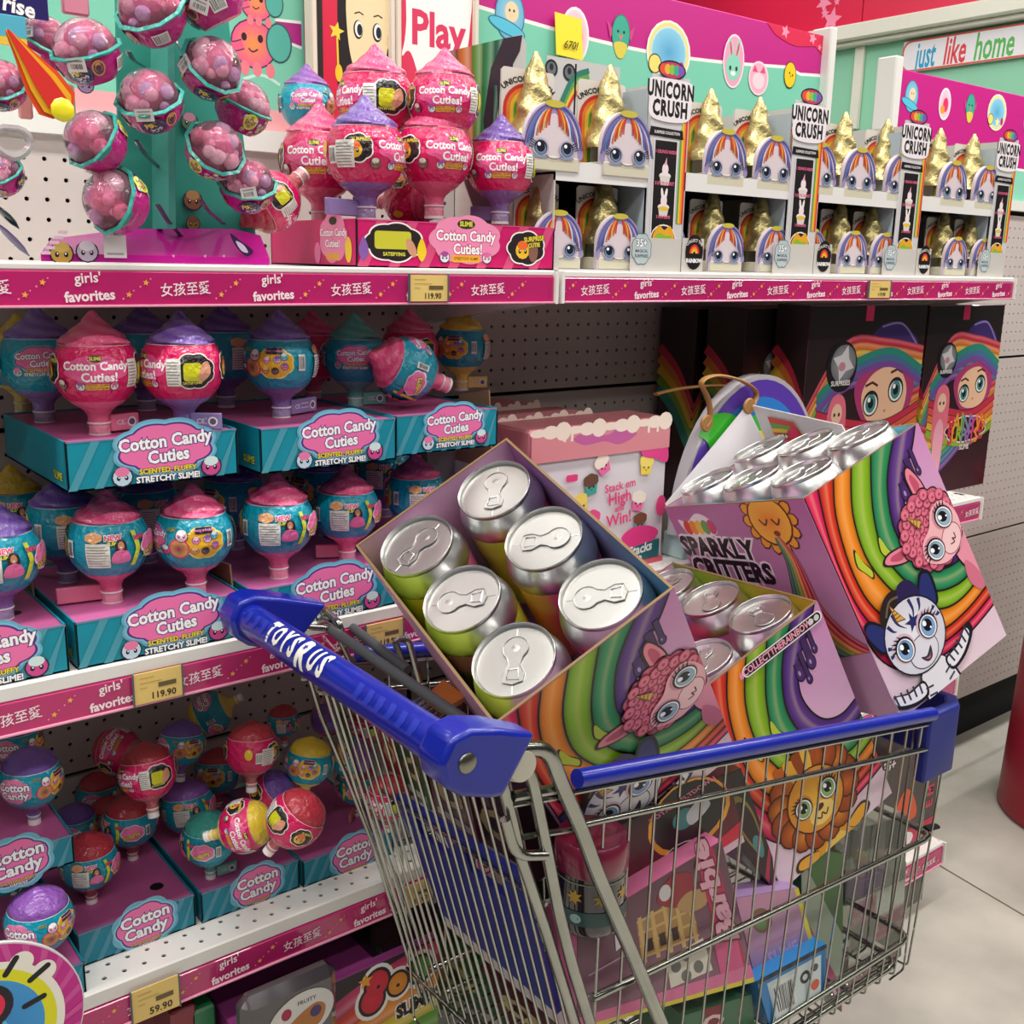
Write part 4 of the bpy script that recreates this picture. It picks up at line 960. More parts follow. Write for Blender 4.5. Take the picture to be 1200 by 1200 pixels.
S_ = [
 (102, 62, 40, -.36, (-.1, .75, .65), 2.8, 'capsule with teal stripe, right of the one showing a grey sticker', (.0, -.9, 0)),
 (178, 14, 41, -.36, (-.15, .5, .8), 1.6, 'capsule cut by the top photo edge with a yellow round badge below its dome', None),
 (246, -4, 40, -.36, (-.4, .8, .4), 2.5, 'capsule at the top edge of the photo, right of centre, sticker below', (-.1, -.8, -.4)),
 (247, 80, 37, -.36, (.65, .4, .6), 2.2, 'capsule with a large barcode sticker at its left, upper right of the stand', (-.75, -.25, .6)),
 (176, 119, 38, -.37, (0, .6, .75), 2.9, 'capsule in the centre of the stand with a square sticker right under it', (.1, -.95, 0)),
 (112, 166, 37, -.37, (-.45, .35, .8), 1.0, 'capsule with yellow badge at its right, above the bare perforated wall', None),
 (136, 236, 39, -.37, (-.55, .1, .8), .9, 'lowest left capsule, its crinkled wrapper over the magenta base', None),
 (285, 127, 33, -.33, (.45, .8, .3), 4.3, 'capsule showing an oval dark logo, below the barcode one on the right', None),
 (251, 176, 35, -.36, (.6, .35, .7), 4.0, 'capsule tilted right with oval logo at its lower left', None),
 (290, 218, 33, -.34, (.2, .65, .7), 2.6, 'lowest right capsule resting against the lying pink lollipop toy', (.3, -.6, .1)),
 (52, 52, 33, -.30, (.3, .4, .2), 0, 'capsule turned away, its back covered by a grey sticker', (-.2, .0, 0)),
 (2, 100, 30, -.36, (.1, .5, .8), 2.6, 'capsule cut by the left photo edge beside the flame-shaped card', None),
 (0, 205, 27, -.36, (-.1, .6, .7), 4.2, 'lowest capsule cut by the left photo edge, on a clear hook', None),
]
for q in S_: capsule(*q)
# the stand
st = thing('display_stand', 'teal cardboard stand on a magenta base behind the hanging capsules', 'display stand', (.5, -.25, 1.441))
tealc = mat('stand_teal', '#3a9a8a', .35, noise=.1, nscale=8)
def pan(Y, pts, name, m_, th=.003, parent=st):
    p = [pY(x, y, Y) for x, y in pts]; b = MB(); n = len(p); v = p+[q+Vector((0, th, 0)) for q in p]
    b.add(v, [tuple(range(n))[::-1], tuple(range(n, 2*n))]+[(i, (i+1) % n, n+(i+1) % n, n+i) for i in range(n)])
    return b.obj(name, m_, parent, True)
pan(-.26, [(135, -20), (262, -20), (300, 278), (140, 278)], 'back_panel', tealc)
pan(-.31, [(196, -20), (204, -20), (206, 268), (198, 268)], 'centre_fin', mat('stand_teal_light', '#57b3a3', .35), .05)
p = [pY(48, 303, -.352), pY(316, 311, -.352), pY(305, 276, -.28), pY(272, 268, -.27), pY(150, 268, -.27), pY(60, 280, -.29)]
p = [Vector((q.x, q.y, max(q.z, 1.4412))) for q in p]; low = [Vector((q.x, q.y, 1.4412)) for q in p]; low[0].z = low[1].z = 1.4412
b = MB(); up = [Vector(q) for q in p]; up[0].z = up[1].z = 1.449
b.add(up+low, [(0, 1, 2, 5), (2, 3, 4, 5), (6, 7, 1, 0), (7, 8, 2, 1), (8, 9, 3, 2), (9, 10, 4, 3), (10, 11, 5, 4), (11, 6, 0, 5)])
bs = b.obj('base', mat('stand_magenta', '#cf1c9c', .28, coat=.4), st, True)
a = Art(); 
def yy(px, py): q = pY(px, py, -.354); return q.x, q.z
x0, z0 = yy(72, 297); x1, z1 = yy(102, 295); s_ = 17*depth(pY(80, 295, -.354))/F
critter(a, x0, z0, s_*.75, '#c9a04a', '#d9b765'); critter(a, x1, z1, s_*.72, '#cbb8d0', '#e6dcea')
x2, z2 = yy(122, 302); x3, z3 = yy(147, 276); a.rect(x2, z2, x3, z3, '#efe9ec'); a.rect(x2+.003, z2+.003, x3-.003, z2+.005, '#b6a8b0')
for k in range(5): qx, qz = yy(48+k*5, 298-k*6); a.rect(qx, qz, qx+.009, qz+.003, '#f6d3ea')
for k, (u, h_) in enumerate(((203, 0), (240, 1), (262, 0))): qx, qz = yy(u, 300); a.star(qx, qz, .002, '#f0a8d8')
cx, cz = yy(282, 287); a.blob([(cx-.012, cz+.012), (cx, cz+.004), (cx+.014, cz-.006), (cx+.006, cz-.012), (cx-.006, cz-.002)], '#3a1c4a'); a.blob([(cx-.006, cz+.004), (cx+.003, cz), (cx+.008, cz-.008), (cx, cz-.006)], '#d9c8e6')
card = MB(); xa, za = yy(40, 308); xb, zb = yy(150, 308)
a.mb(lambda x, y, h: Vector((x, -.354-h, y)), base=.0005).obj('printed_art', PRINT, bs)
# hooks: clear prongs holding the capsules
PR = mat('clear_prong', '#5d7f83', .1, trans=.5, coat=.5)
for i, (ax, ay, bx, by) in enumerate(((160, 165, 190, 200), (185, 240, 218, 283), (215, 60, 200, 30), (236, 235, 262, 262), (150, 60, 168, 78), (270, 170, 296, 195))):
    A = pY(ax, ay, -.335); Bp = pY(bx, by, -.27)
    MB().tube(fillet([A, A+(Bp-A)*.3+Vector((0, 0, -.004)), Bp], .01), .003, 8, flat=.4).obj('prong', PR, st, True)
# printed plush-like figures on the stand
a = Art()
for px, py, s_, c1, c2 in ((226, 235, 11, '#8a5a3c', '#b98a5c'), (226, 262, 8, '#a07a4a', '#8a5a3c'), (222, 143, 10, '#5a7a5c', '#c98aa0'), (100, 100, 9, '#b8a8d8', '#e9c9a0')):
    q = pY(px, py, -.262); critter(a, q.x, q.z, s_*depth(q)/F, c1, c2)
a.mb(lambda x, y, h: Vector((x, -.262-h, y)), base=.0005).obj('printed_figures', PRINT, st, True)
# flame-shaped dangling card and dark clips
A = pY(8, 35, -.40); Bq = pY(77, 136, -.40)
d = (Bq-A); n = Vector((-d.z, 0, d.x)).normalized(); L_ = d.length
fl = thing('flame_card', 'orange and yellow flame-shaped card dangling at the upper left', 'hang tag', A)
prof = [(0, .002), (.3, .010), (.6, .019), (.85, .021), (.96, .012), (1, 0)]
def fp(k): return [A+d*t+n*w_*k for t, w_ in prof]+[A+d*t-n*w_*k for t, w_ in prof[::-1]]
for nm, k, o_, c_ in (('card', .95, 0, '#e8542a'), ('yellow_layer', .72, .0015, '#f3b431'), ('red_layer', .45, .003, '#df3a34')):
    v = fp(k); b = MB(); N = len(v); v = [q+Vector((0, -o_, 0)) for q in v]; b.add(v+[q+Vector((0, .001, 0)) for q in v], [tuple(range(N)), tuple(range(N, 2*N))[::-1]]+[(i, N+i, N+(i+1) % N, (i+1) % N) for i in range(N)], c_)
    b.obj(nm, mat('glossy_vcol', rough=.2, vcol=True, coat=.6), fl, True)
tip = MB(); tip.ball(A+d*.93+Vector((0, -.003, 0)), .011, 10, '#f6e92e', sc=(1, .25, 1)).obj('tip', mat('glossy_vcol'), fl, True)
for i, (pts, c_, lab) in enumerate((([(-6, 240), (22, 268)], '#182a2c', 'black glossy spoon-shaped clip at the left edge above the magenta base'), ([(-4, 262), (34, 300)], '#6a5a86', 'grey violet clear clip lying at the left edge of the top shelf'))):
    A2 = pY(*pts[0], -.36); B2 = pY(*pts[1], -.36); C2 = (A2+B2)/2
    o = MB().tube([A2, A2*.75+B2*.25, C2, A2*.25+B2*.75, B2], .006, 10, rs=[.004, .009, .0105, .009, .002], flat=.35).obj('clip', mat('clip%d' % i, c_, .12, coat=1)); tag(o, lab, 'clip')
tg = thing('tab_hook', 'clear plastic hook with a heart-shaped opening at the left edge', 'hook', pY(15, 170, -.37))
c = pY(14, 168, -.37)
MB().tube([c+Vector((.016*math.cos(t), 0, .013*math.sin(t)+.003*abs(math.cos(t)))) for t in np.linspace(0, 2*PI, 17)[:-1]], .004, 6, closed=True).obj('ring', mat('clear_tab', '#d9d3d6', .1, trans=.5), tg, True)
# dark blue and pale name card at the top left corner
q0 = pY(-10, -15, -.33); q1 = pY(42, 22, -.33)
o = thing('name_card', 'dark blue printed card with white letters in the top left corner', 'card', (q0.x, -.33, 1.6))
MB().box((q0.x, -.33, q1.z), (q1.x+.012, -.327, q0.z+.02)).obj('card', mat('card_navy', '#2b2464', .3), o, True)
MB().box((q0.x, -.331, q1.z-.02), (q1.x-.01, -.3265, q1.z), bev=.0005).obj('aqua_band', mat('card_aqua', '#59b6cf', .3), o, True)
MB().box((q0.x, -.3315, q1.z-.027), (q1.x-.01, -.3262, q1.z-.02)).obj('yellow_band', mat('card_yellow', '#ecc94b', .3), o, True)
a = Art(); a.text('P S', (q0.x+q1.x)/2+.012, q1.z+.032, .03, '#fff', off=.05); a.text('rise', (q0.x+q1.x)/2+.004, q1.z+.008, .02, '#fff', off=.03, rot=-.15)
a.mb(lambda x, y, h: Vector((x, -.33-h, y)), base=.0005).obj('lettering', PRINT, o, True)
# pink blister cards hanging behind (seen between the capsules)
for i, (x0, y0, x1, y1, c_, lab) in enumerate(((72, -10, 106, 20, '#d98aa0', 'pink and tan blister card behind the two upper left capsules'), (20, 96, 40, 140, '#e39a94', 'salmon pink card edge seen below the flame card'), (66, 96, 90, 135, '#d8c6b0', 'pale packet with dark figures above the perforated wall'))):
    A = pY(x0, y0, -.29); Bq = pY(x1, y1, -.29)
    o = MB().box((A.x, -.29, Bq.z), (Bq.x, -.283, A.z), bev=.002).obj('blister_card', mat('bl%d' % i, c_, .3, coat=.5)); tag(o, lab, 'packet')
# ================================================================ TOP RIGHT: display boxes with gold-horn packs
GOLD = mat('gold_foil', '#c4b67e', .36, .75, bump=.8, bscale=60, bdist=.006)
def crush_title(a, x, z, s, sc=1):
    a.ell(x, z+s*.95, s*.62, s*.28, '#1e1820'); a.ell(x, z+s*.95, s*.56, s*.23, '#c83a6a')
    for k, c_ in enumerate(('#e8543a', '#f0b13c', '#8cc63f', '#3fae95', '#7a5ac0')): a.ell(x-s*.4+k*s*.2, z+s*.96, s*.13, s*.15, c_)
    a.blob([(x-s*.95, z+s*.62), (x, z+s*.7), (x+s*.95, z+s*.62), (x+s*.95, z+s*.1), (x+s*.75, z-s*.5), (x-s*.75, z-s*.5), (x-s*.95, z+s*.1)], '#efe8ec'); a.text('UNICORN', x, z+s*.34, s*.62, '#1c161a', off=.05, sx=.66, sp=1.14); a.text('CRUSH', x, z-s*.2, s*.62, '#1c161a', off=.05, sx=.72, sp=1.14)
PK = {}
def pack_meshes():
    if PK: return PK
    # local: x across (width .066), y depth .05 (front at -.025), z up; body .05 tall
    w_, d, h = .064, .05, .046
    b = MB(); b.box((-w_/2, -d/2-.001, 0), (w_/2, d/2, .0165), '#d3cdb6', bev=.0012); PK['carton'] = b.mesh('carton', PRINT)
    a = Art(); Z = .013
    a.blob([(-.031, Z), (-.0345, Z+.02), (-.03, Z+.04), (-.014, Z+.057), (.004, Z+.062), (.02, Z+.055), (.031, Z+.04), (.0345, Z+.02), (.031, Z)], '#9c8fb8')
    a.blob([(-.027, Z), (-.028, Z+.014), (-.02, Z+.028), (0, Z+.05), (.02, Z+.028), (.028, Z+.014), (.027, Z), (0, Z-.004)], '#dccdd4')
    for side in (-1, 1):
        cols = ['#c8402c', '#d9502f', '#e3a53a', '#c8402c', '#d8d2dc', '#4a72b4', '#8a5a9e', '#c9c4d2', '#5a5aa0'] if side == 1 else ['#c23a30', '#d04a2c', '#e8b545', '#c8402c', '#e0803a', '#d8d2dc', '#6a4f96', '#4a7ab8', '#7a6fb0']
        for k in range(9):
            t = k/8; e = (side*(.006+.028*t), Z+.036-.024*t)
            p = bez((side*.0005, Z+.058), (side*(.002+.01*t), Z+.061-.003*t), (side*(.006+.022*t), Z+.056-.006*t), e, 8)
            a.line(p, [.0056-.0005*q for q in range(9)], cols[k]); a.line([(x_+side*.0016, y_) for x_, y_ in p], .0006, '#2b2340')
    a.ell(0, Z+.06, .012, .004, '#c9bb4a')
    for side in (-1, 1):
        E_ = Z+.012
        a.ell(side*.0165, E_, .0102, .0098, '#5a5f86', col2='#b9b3c6'); a.ell(side*.016, E_-.0005, .0078, .0082, '#20243a'); a.ell(side*.016, E_-.0015, .0066, .0066, '#6f86a4'); a.ell(side*.016, E_+.0002, .005, .0056, '#15182a'); a.ell(side*.016-.002, E_+.003, .002, .0022, '#fff', n=8)
        for k in range(4): a.line([(side*(.022+k*.001), E_+.005-k*.002), (side*(.027+k*.001), E_+.008-k*.0025)], .0011, '#2a2438')
        a.ell(side*.0155, E_-.0105, .0095, .0016, '#8b93b4')
    a.line(spline([(-.01, Z+.004), (-.005, Z+.001), (0, Z), (.005, Z+.001), (.01, Z+.004)]), .001, '#6f7290')
    m_ = a.mb(plane((0, -d/2-.0002, 0), (1, 0, 0), (0, 0, 1)), base=.0003)
    # rounded pad behind the face print so that it has thickness
    p = []
    for k in range(15):
        t = PI*k/14; p.append((.0335*math.cos(t), .035+.041*math.sin(t)))
    p = [(.033, .0)]+p+[(-.033, .0)]; N = len(p)
    m_.add([(x, -d/2, z) for x, z in p]+[(x, -d/2+.006, z) for x, z in p], [tuple(range(N))[::-1], tuple(range(N, 2*N))]+[(i, (i+1) % N, N+(i+1) % N, N+i) for i in range(N)], '#d5c9d2')
    PK['face_print'] = m_.mesh('face_print', PRINT)
    # twisted horn
    b = MB(); n = 20; v = []; R_ = 16
    for i in range(R_+1):
        t = i/R_; r = .023*(1-t)**.75+.002
        for k in range(n):
            an = 2*PI*k/n; q = 1+.11*math.sin(2*an+t*20)+.05*math.sin(5*an-t*22)
            v.append((r*q*math.cos(an), .006+r*q*math.sin(an), .035+.098*t))
    b.add(v, [(i*n+k, i*n+(k+1) % n, (i+1)*n+(k+1) % n, (i+1)*n+k) for i in range(R_) for k in range(n)], '#fff', True)
    b.add(v[-n:], [tuple(range(n))], '#fff', True); PK['horn'] = b.mesh('horn', GOLD)
    # rainbow backing card with arched lettering
    a = Art(); a.rrect(-.032, 0, .032, .115, .004, '#d8d2cc')
    for k, c_ in enumerate(('#c8312f', '#e07a35', '#e3b83a', '#5fa04a', '#d8d2cc')):
        r0 = .03-.0042*k; a.strip([(r0*math.cos(t), .07+r0*math.sin(t)) for t in np.linspace(0, PI, 14)], [((r0-.0042)*math.cos(t), .07+(r0-.0042)*math.sin(t)) for t in np.linspace(0, PI, 14)], c_)
        for s_ in (-1, 1): a.rect(min(s_*r0, s_*(r0-.0042)), .0, max(s_*r0, s_*(r0-.0042)), .07, c_)
    a.text('UNICORN CRUSH', 0, .1045, .0085, '#1c161a', off=.03, arc=22, sx=1.0)
    m_ = a.mb(plane((0, .018, 0), (1, 0, 0), (0, 0, 1)), base=.0003); m_.box((-.032, .018, 0), (.032, .0195, .112), '#cfc9c3'); PK['backing_card'] = m_.mesh('backing_card', PRINT)
    return PK
gP = 'gold-horn unicorn face packs'
def pack(x, y, z, label, s=1, sx=1):
    t = thing('horn_pack', label, 'toy pack', (x, y, z), group=gP)
    t.matrix_basis = Matrix.Translation((x, y, z)) @ Matrix.Diagonal((s*1.2, s*1.1, s*.97, 1))
    for k, me in pack_meshes().items(): link(k, me, t)
    return t
ords = ['first', 'second', 'third', 'fourth']
def crush_unit(i, x0, x1, px_up, px_lo, zb=1.4405, open_left=False):
    yf = -.352; yb = -.12; nm = ords[i]
    t = thing('counter_display', 'white two-tier display box of gold-horn packs, %s from the left on the top right shelf' % nm, 'display box', ((x0+x1)/2, (yf+yb)/2, zb), group='two-tier display boxes of gold-horn packs')
    WC = mat('display_card', '#cfcac4', .4, noise=.06, nscale=10); sw = .075 if i < 3 else .07
    zt = 1.712-.002*i; zm0, zm1 = 1.558, 1.584
    BL = mat('display_side', '#a8b6c0', .4)
    MB().box((x0, yf, zb), (x0+.002, yb, zm1 if i == 0 else zt-.05)).obj('side_panel', WC, t, True)
    MB().box((x1-.002, yf, zb), (x1, yb, zt)).obj('side_panel', WC, t, True)
    MB().box((x1-sw-.002, yf+.004, zb), (x1-sw, yf+.07, zt-.02)).obj('inner_wall', BL, t, True)
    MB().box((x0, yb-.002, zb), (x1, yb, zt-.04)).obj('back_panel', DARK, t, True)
    MB().box((x0, yf, zm0), (x1-sw, yf+.0025, zm1)).obj('upper_lip', mat('card_bright', '#e6e4e2', .35), t, True)
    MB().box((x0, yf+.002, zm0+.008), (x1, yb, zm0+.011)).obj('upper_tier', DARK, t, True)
    MB().box((x0, yf, zb), (x1-.002, yb, zb+.002)).obj('bottom_panel', WC, t, True)
    # printed front strip with title
    p = MB(); p.box((x1-sw, yf-.002, zb), (x1, yf, zt), '#cfcdd0')
    sp = p.obj('front_strip', PRINT, t, True)
    a = Art(); xc = x1-sw/2; s_ = sw*.5
    a.rect(x1-sw+.002, zb+.002, x1-.001, zb+.05, '#c9cfc0', 1, 3, '#cfd3d8')
    for k, c_ in enumerate(('#5fa04a', '#e8c23a', '#ef8a2c', '#d8302f')): a.rect(x1-.014+.0035*k, zb+.07, x1-.0105+.0035*k, zt-.07+.012*k, c_)
    a.rect(xc-.027, zb+.052, xc+.018, zt-.088, '#1d1719'); a.line([(xc-.028, zb+.052), (xc-.028, zt-.087), (xc+.0185, zt-.087), (xc+.0185, zb+.052)], .0015, '#f3efee')
    a.poly([(xc-.04, zt-.082), (xc+.03, zt-.084), (xc+.028, zt-.072), (xc-.038, zt-.07)], '#1d1719'); a.text('SURPRISE COLLECTION', xc-.004, zt-.077, .0055, '#f0e9ea', sx=.9)
    a.ell(xc-.002, zb+.046, .027, .022, '#efe9e4'); a.ell(xc-.002, zb+.046, .025, .020, '#2a2022')
    a.blob([(xc-.024, zb+.05), (xc-.012, zb+.066), (xc, zb+.06), (xc+.012, zb+.066), (xc+.021, zb+.05), (xc+.012, zb+.042), (xc+.004, zb+.046), (xc-.006, zb+.038), (xc-.014, zb+.045)], '#e8a82c')
    a.blob([(xc-.02, zb+.05), (xc-.01, zb+.056), (xc+.002, zb+.052), (xc+.016, zb+.052), (xc+.008, zb+.045), (xc-.004, zb+.042), (xc-.012, zb+.048)], '#8fb83a')
    xq = xc-.0045
    for k, (zz, tx) in enumerate(((zt-.103, '1 CRUNCH INSIDE'), (zb+.125, '2 LITTER BASKET'), (zb+.078, '3 FUN SLIME'))):
        a.text(tx, xq, zz, .0062, '#e86a92', off=.03, sx=.85)
        if k < 2:
            y_ = zz-.027
            a.ell(xq, y_-.006, .012, .005, '#e9e4df'); a.poly([(xq-.011, y_-.006), (xq+.011, y_-.006), (xq+.008, y_-.019), (xq-.008, y_-.019)], '#d9d3cd')
            a.ell(xq, y_+.003, .0065, .0085, '#f0dfe4')
            if k == 0: a.poly([(xq-.003, y_+.009), (xq+.003, y_+.009), (xq+.002, y_+.02)], '#e9a7bd')
            else:
                for d in (-1, 1): a.ell(xq+d*.004, y_+.013, .0026, .008, '#efe9e6', rot=-d*.2)
                a.ell(xq, y_-.008, .0105, .003, '#e8c23a')
    crush_title(a, xc-.001, zt-.036, .046 if i < 3 else .044)
    a.mb(plane((0, yf-.002, 0), (1, 0, 0), (0, 0, 1)), base=.0005).obj('strip_print', PRINT, sp)
    # side print: rainbow waves on the right side wall
    a = Art()
    for k, c_ in enumerate(('#d8302f', '#ef8a2c', '#e8c23a', '#5fa04a', '#3f8fae', '#6a4aa0')):
        y0 = zb+.05+.016*k; a.strip([(yf+.004+u, y0+.012*math.sin(u*30)) for u in np.linspace(0, .1, 8)], [(yf+.004+u, y0+.016+.012*math.sin(u*30)) for u in np.linspace(0, .1, 8)], c_)
    a.mb(lambda x, y, h: Vector((x1+h, x, y)), base=.0004).obj('side_print', PRINT, t, True)
    # round badges at the bottom of the front
    a = Art(); xb_ = x0+.026
    if i > 0:
        a.ell(xb_, zb+.03, .0195, .026, '#1d1719'); a.text('COLLECT THE', xb_, zb+.047, .006, '#efe9e4', arc=40)
        for k, c_ in enumerate(('#d8302f', '#ef8a2c', '#e8c23a', '#1d1719')): r0 = .011-.0028*k; a.strip([(xb_+r0*math.cos(q), zb+.028+r0*1.2*math.sin(q)) for q in np.linspace(0, PI, 9)], [(xb_+(r0-.0028)*math.cos(q), zb+.028+(r0-.0028)*1.2*math.sin(q)) for q in np.linspace(0, PI, 9)], c_)
        a.text('RAINBOW', xb_, zb+.017, .0085, '#fff', off=.04, sx=.85)
        a.mb(plane((0, yf-.0032, 0), (1, 0, 0), (0, 0, 1)), base=.0).obj('round_badge', PRINT, t, True)
    a = Art(); xb2 = x1-sw-.008
    a.cloud(xb2, zb+.032, .019, .021, '#3e6f7c', 8); a.cloud(xb2, zb+.032, .018, .02, '#b9c6ca', 8); a.text('35+', xb2, zb+.04, .014, '#eef2f4', off=.04, out='#3f4a55', ow=.05); a.text('MAGICAL', xb2, zb+.029, .006, '#3f4a55'); a.text('SURPRISES', xb2, zb+.022, .006, '#3f4a55')
    a.mb(plane((0, yf-.0035, 0), (1, 0, 0), (0, 0, 1)), base=.0).obj('starburst_badge', PRINT, t, True)
    MB().box((xb2-.02, yf-.003, zb), (x1, yf-.0005, zb+.048)).box((x0, yf-.0025, zb), (x0+(.047 if i else .01), yf-.0005, zb+(.05 if i else .02))).obj('front_corner', WC, t, True)['kind'] = 'stuff'
    k = 0
    for row, lst, zz in (('upper', px_up, zm0+.0112), ('lower', px_lo, zb+.0022)):
        for j, (px, py) in enumerate(lst):
            c = pY(px, py, yf+.03); pos = ('left', 'middle', 'right')[j] if len(lst) > 2 else ('left', 'right')[j]
            pack(c.x, yf+.032, zz, '%s gold-horn pack on the %s tier of the %s two-tier display box' % (pos, row, nm), s=(1.12 if row == 'upper' else .98)*(1.06 if i == 0 else 1))
    return t
crush_unit(0, .962, 1.211, [(632, 140), (718, 155)], [(640, 268), (711, 270), (765, 272)])
crush_unit(1, 1.214, 1.533, [(836, 160), (893, 168), (945, 170)], [(838, 272), (895, 275), (938, 278)])
crush_unit(2, 1.536, 1.842, [(993, 177), (1042, 185)], [(987, 282), (1024, 285)])
crush_unit(3, 1.845, 2.166, [(1104, 190), (1143, 198)], [(1107, 293), (1139, 295)])
# small cards and the rainbow-drip board behind the pink heap
board = thing('cardboard_header', 'white-backed display board printed with a rainbow dripping dark slime, behind the pink toys', 'display board', pY(570, 300, -.265))
pts = [(517, 62), (612, 40), (617, 52), (613, 186), (575, 300), (540, 200)]
p = [pY(x, y, -.265) for x, y in pts]; n = len(p)
MB().add(p+[q+Vector((0, .002, 0)) for q in p], [tuple(range(n))[::-1], tuple(range(n, 2*n))]+[(i, (i+1) % n, n+(i+1) % n, n+i) for i in range(n)]).obj('board', mat('board_grey', '#c4c0be', .4), board, True)
a = Art()
def q2(px, py): q = pY(px, py, -.265); return (q.x, q.z)
cols = ['#8a2a2e', '#c06a2a', '#5f8a3a', '#2f7a4a', '#25604a']
tops = [518, 536, 553, 566, 580, 590]; bots = [540, 549, 556, 562, 568, 575]
for k in range(5):
    def yt(x): return 62-22*(x-517)/95
    L1 = [q2(tops[k]+(bots[k]-tops[k])*t**1.5*1, yt(tops[k])+(185-yt(tops[k]))*t) for t in np.linspace(0, 1, 8)]
    R1 = [q2(tops[k+1]+(bots[k+1]-tops[k+1])*t**1.5, yt(tops[k+1])+(185-yt(tops[k+1]))*t) for t in np.linspace(0, 1, 8)]
    a.strip(L1, R1, [mix(cols[k], '#000000', .4), cols[k], mix(cols[k], '#ffffff', .15), mix(cols[k], '#000000', .4)])
a.poly([q2(*u) for u in ((590, 45), (612, 41), (609, 60), (601, 75), (599, 100), (596, 84), (593, 90), (592, 112), (589, 92), (586, 92), (584, 140), (582, 100), (579, 100), (577, 175), (568, 185), (566, 140), (575, 80))], '#33202f')
a.mb(plane((0, -.265, 0), (1, 0, 0), (0, 0, 1)), base=.0004).obj('printed_art', PRINT, board, True)
nt_ = MB(); A = pY(650, 14, -.005); Bq = pY(680, 70, -.005)
o = nt_.add([(A.x, -.012, Bq.z), (Bq.x, -.012, Bq.z-.002), (Bq.x-.001, -.006, A.z-.003), (A.x-.001, -.006, A.z)], [(0, 1, 2, 3)]).add([(A.x, -.0125, Bq.z), (Bq.x, -.0125, Bq.z-.002), (Bq.x-.001, -.0065, A.z-.003), (A.x-.001, -.0065, A.z)], [(3, 2, 1, 0)]).obj('sticky_note', mat('note_yellow', '#f2dc22', .5)); tag(o, 'yellow sticky note with handwriting stuck on a pink oval of the header', 'note')
a = Art(); a.text('670!', (A.x+Bq.x)/2, Bq.z+.018, .018, '#6d5f10', shear=.3); a.mb(lambda x, y, h: Vector((x, -.013-h, y)), base=.0004).obj('handwriting', PRINT, o)
o = MB().tube([pY(675, 75, -.35), pY(671, 185, -.35)], .0012, 6).obj('black_rod', DARK); tag(o, 'thin black rod standing between the first two horn packs', 'rod')
# small round badges printed on cards in the first upper tier
a = Art()
cd = thing('backing_cards', 'white cards with round black badges and green rainbow behind the first display box', 'card', pY(660, 120, -.2))
x0, x1 = pY(640, 120, -.2).x, pY(725, 120, -.2).x; z0, z1 = 1.57, pY(650, 66, -.2).z
MB().box((x0, -.2, z0), (x1, -.198, z1)).obj('card', mat('card_pale', '#c9c7c6', .4), cd, True)
for px, py in ((646, 80), (667, 85), (713, 98)): qx, qz = (lambda q: (q.x, q.z))(pY(px, py, -.2)); a.ell(qx, qz, .0125, .0125, '#26242a'); a.ell(qx, qz, .009, .009, '#6b7076'); a.ell(qx, qz+.002, .004, .005, '#26242a')
for k, c_ in enumerate(('#c8312f', '#e3b83a', '#5fa04a', '#2f7a6a')):
    a.line(spline([tuple(pY(658, 140-k*7, -.2).xz), tuple(pY(672, 112-k*7, -.2).xz), tuple(pY(690, 104-k*7, -.2).xz)]), .008, c_)
a.mb(plane((0, -.2, 0), (1, 0, 0), (0, 0, 1)), base=.0004).obj('printed_art', PRINT, cd, True)
# ================================================================ OPEN CARTONS OF SILVER-LIDDED CANS
BOXW = .215; BA, BH = 1.486, 1.497
BOXES = {
 1: (.215, (.5594, -.7638, 1.0325), (.7973, -.2587, .5454), (.0921, .9451, .3136), (.5965, .1998, -.7773)),
 2: (.215, (.9364, -.6756, .9388), (.8893, -.1357, .4367), (.1977, .9752, -.0995), (.4124, -.1748, -.8941)),
 3: (.222, (1.1182, -.6762, 1.1639), (.9143, -.1241, .3857), (.2316, .9412, -.2461), (.3324, -.3143, -.8892))}
def big_eye(a, x, y, r, iris, tilt=0, lid='#d98a9a', sc=1.1):
    a.ell(x, y+r*.12, r*1.22, r*1.3, lid, rot=tilt); a.ell(x, y, r*1.08, r*1.16, '#1d1820', rot=tilt); a.ell(x, y-r*.06, r*.94, r*1.0, '#eef0f4', rot=tilt); a.ell(x, y-r*.04, r*.78, r*.9, mix(iris, '#000000', .35), rot=tilt); a.ell(x, y-r*.12, r*.7, r*.74, iris, rot=tilt)
    a.ell(x, y+r*.08, r*.5, r*.56, '#101018'); a.ell(x-r*.22, y+r*.38, r*.22, r*.26, '#fff', n=10); a.ell(x+r*.2, y-r*.3, r*.1, r*.12, '#fff', n=8)
    for k in range(5):
        t = .35+k*.32; s_ = 1 if x > 0 else -1
        a.poly([(x+s_*r*1.0*math.cos(t-.1), y+r*1.08*math.sin(t-.1)), (x+s_*r*1.55*math.cos(t-.2), y+r*1.5*math.sin(t)), (x+s_*r*1.0*math.cos(t+.12), y+r*1.08*math.sin(t+.12))], '#17131a')
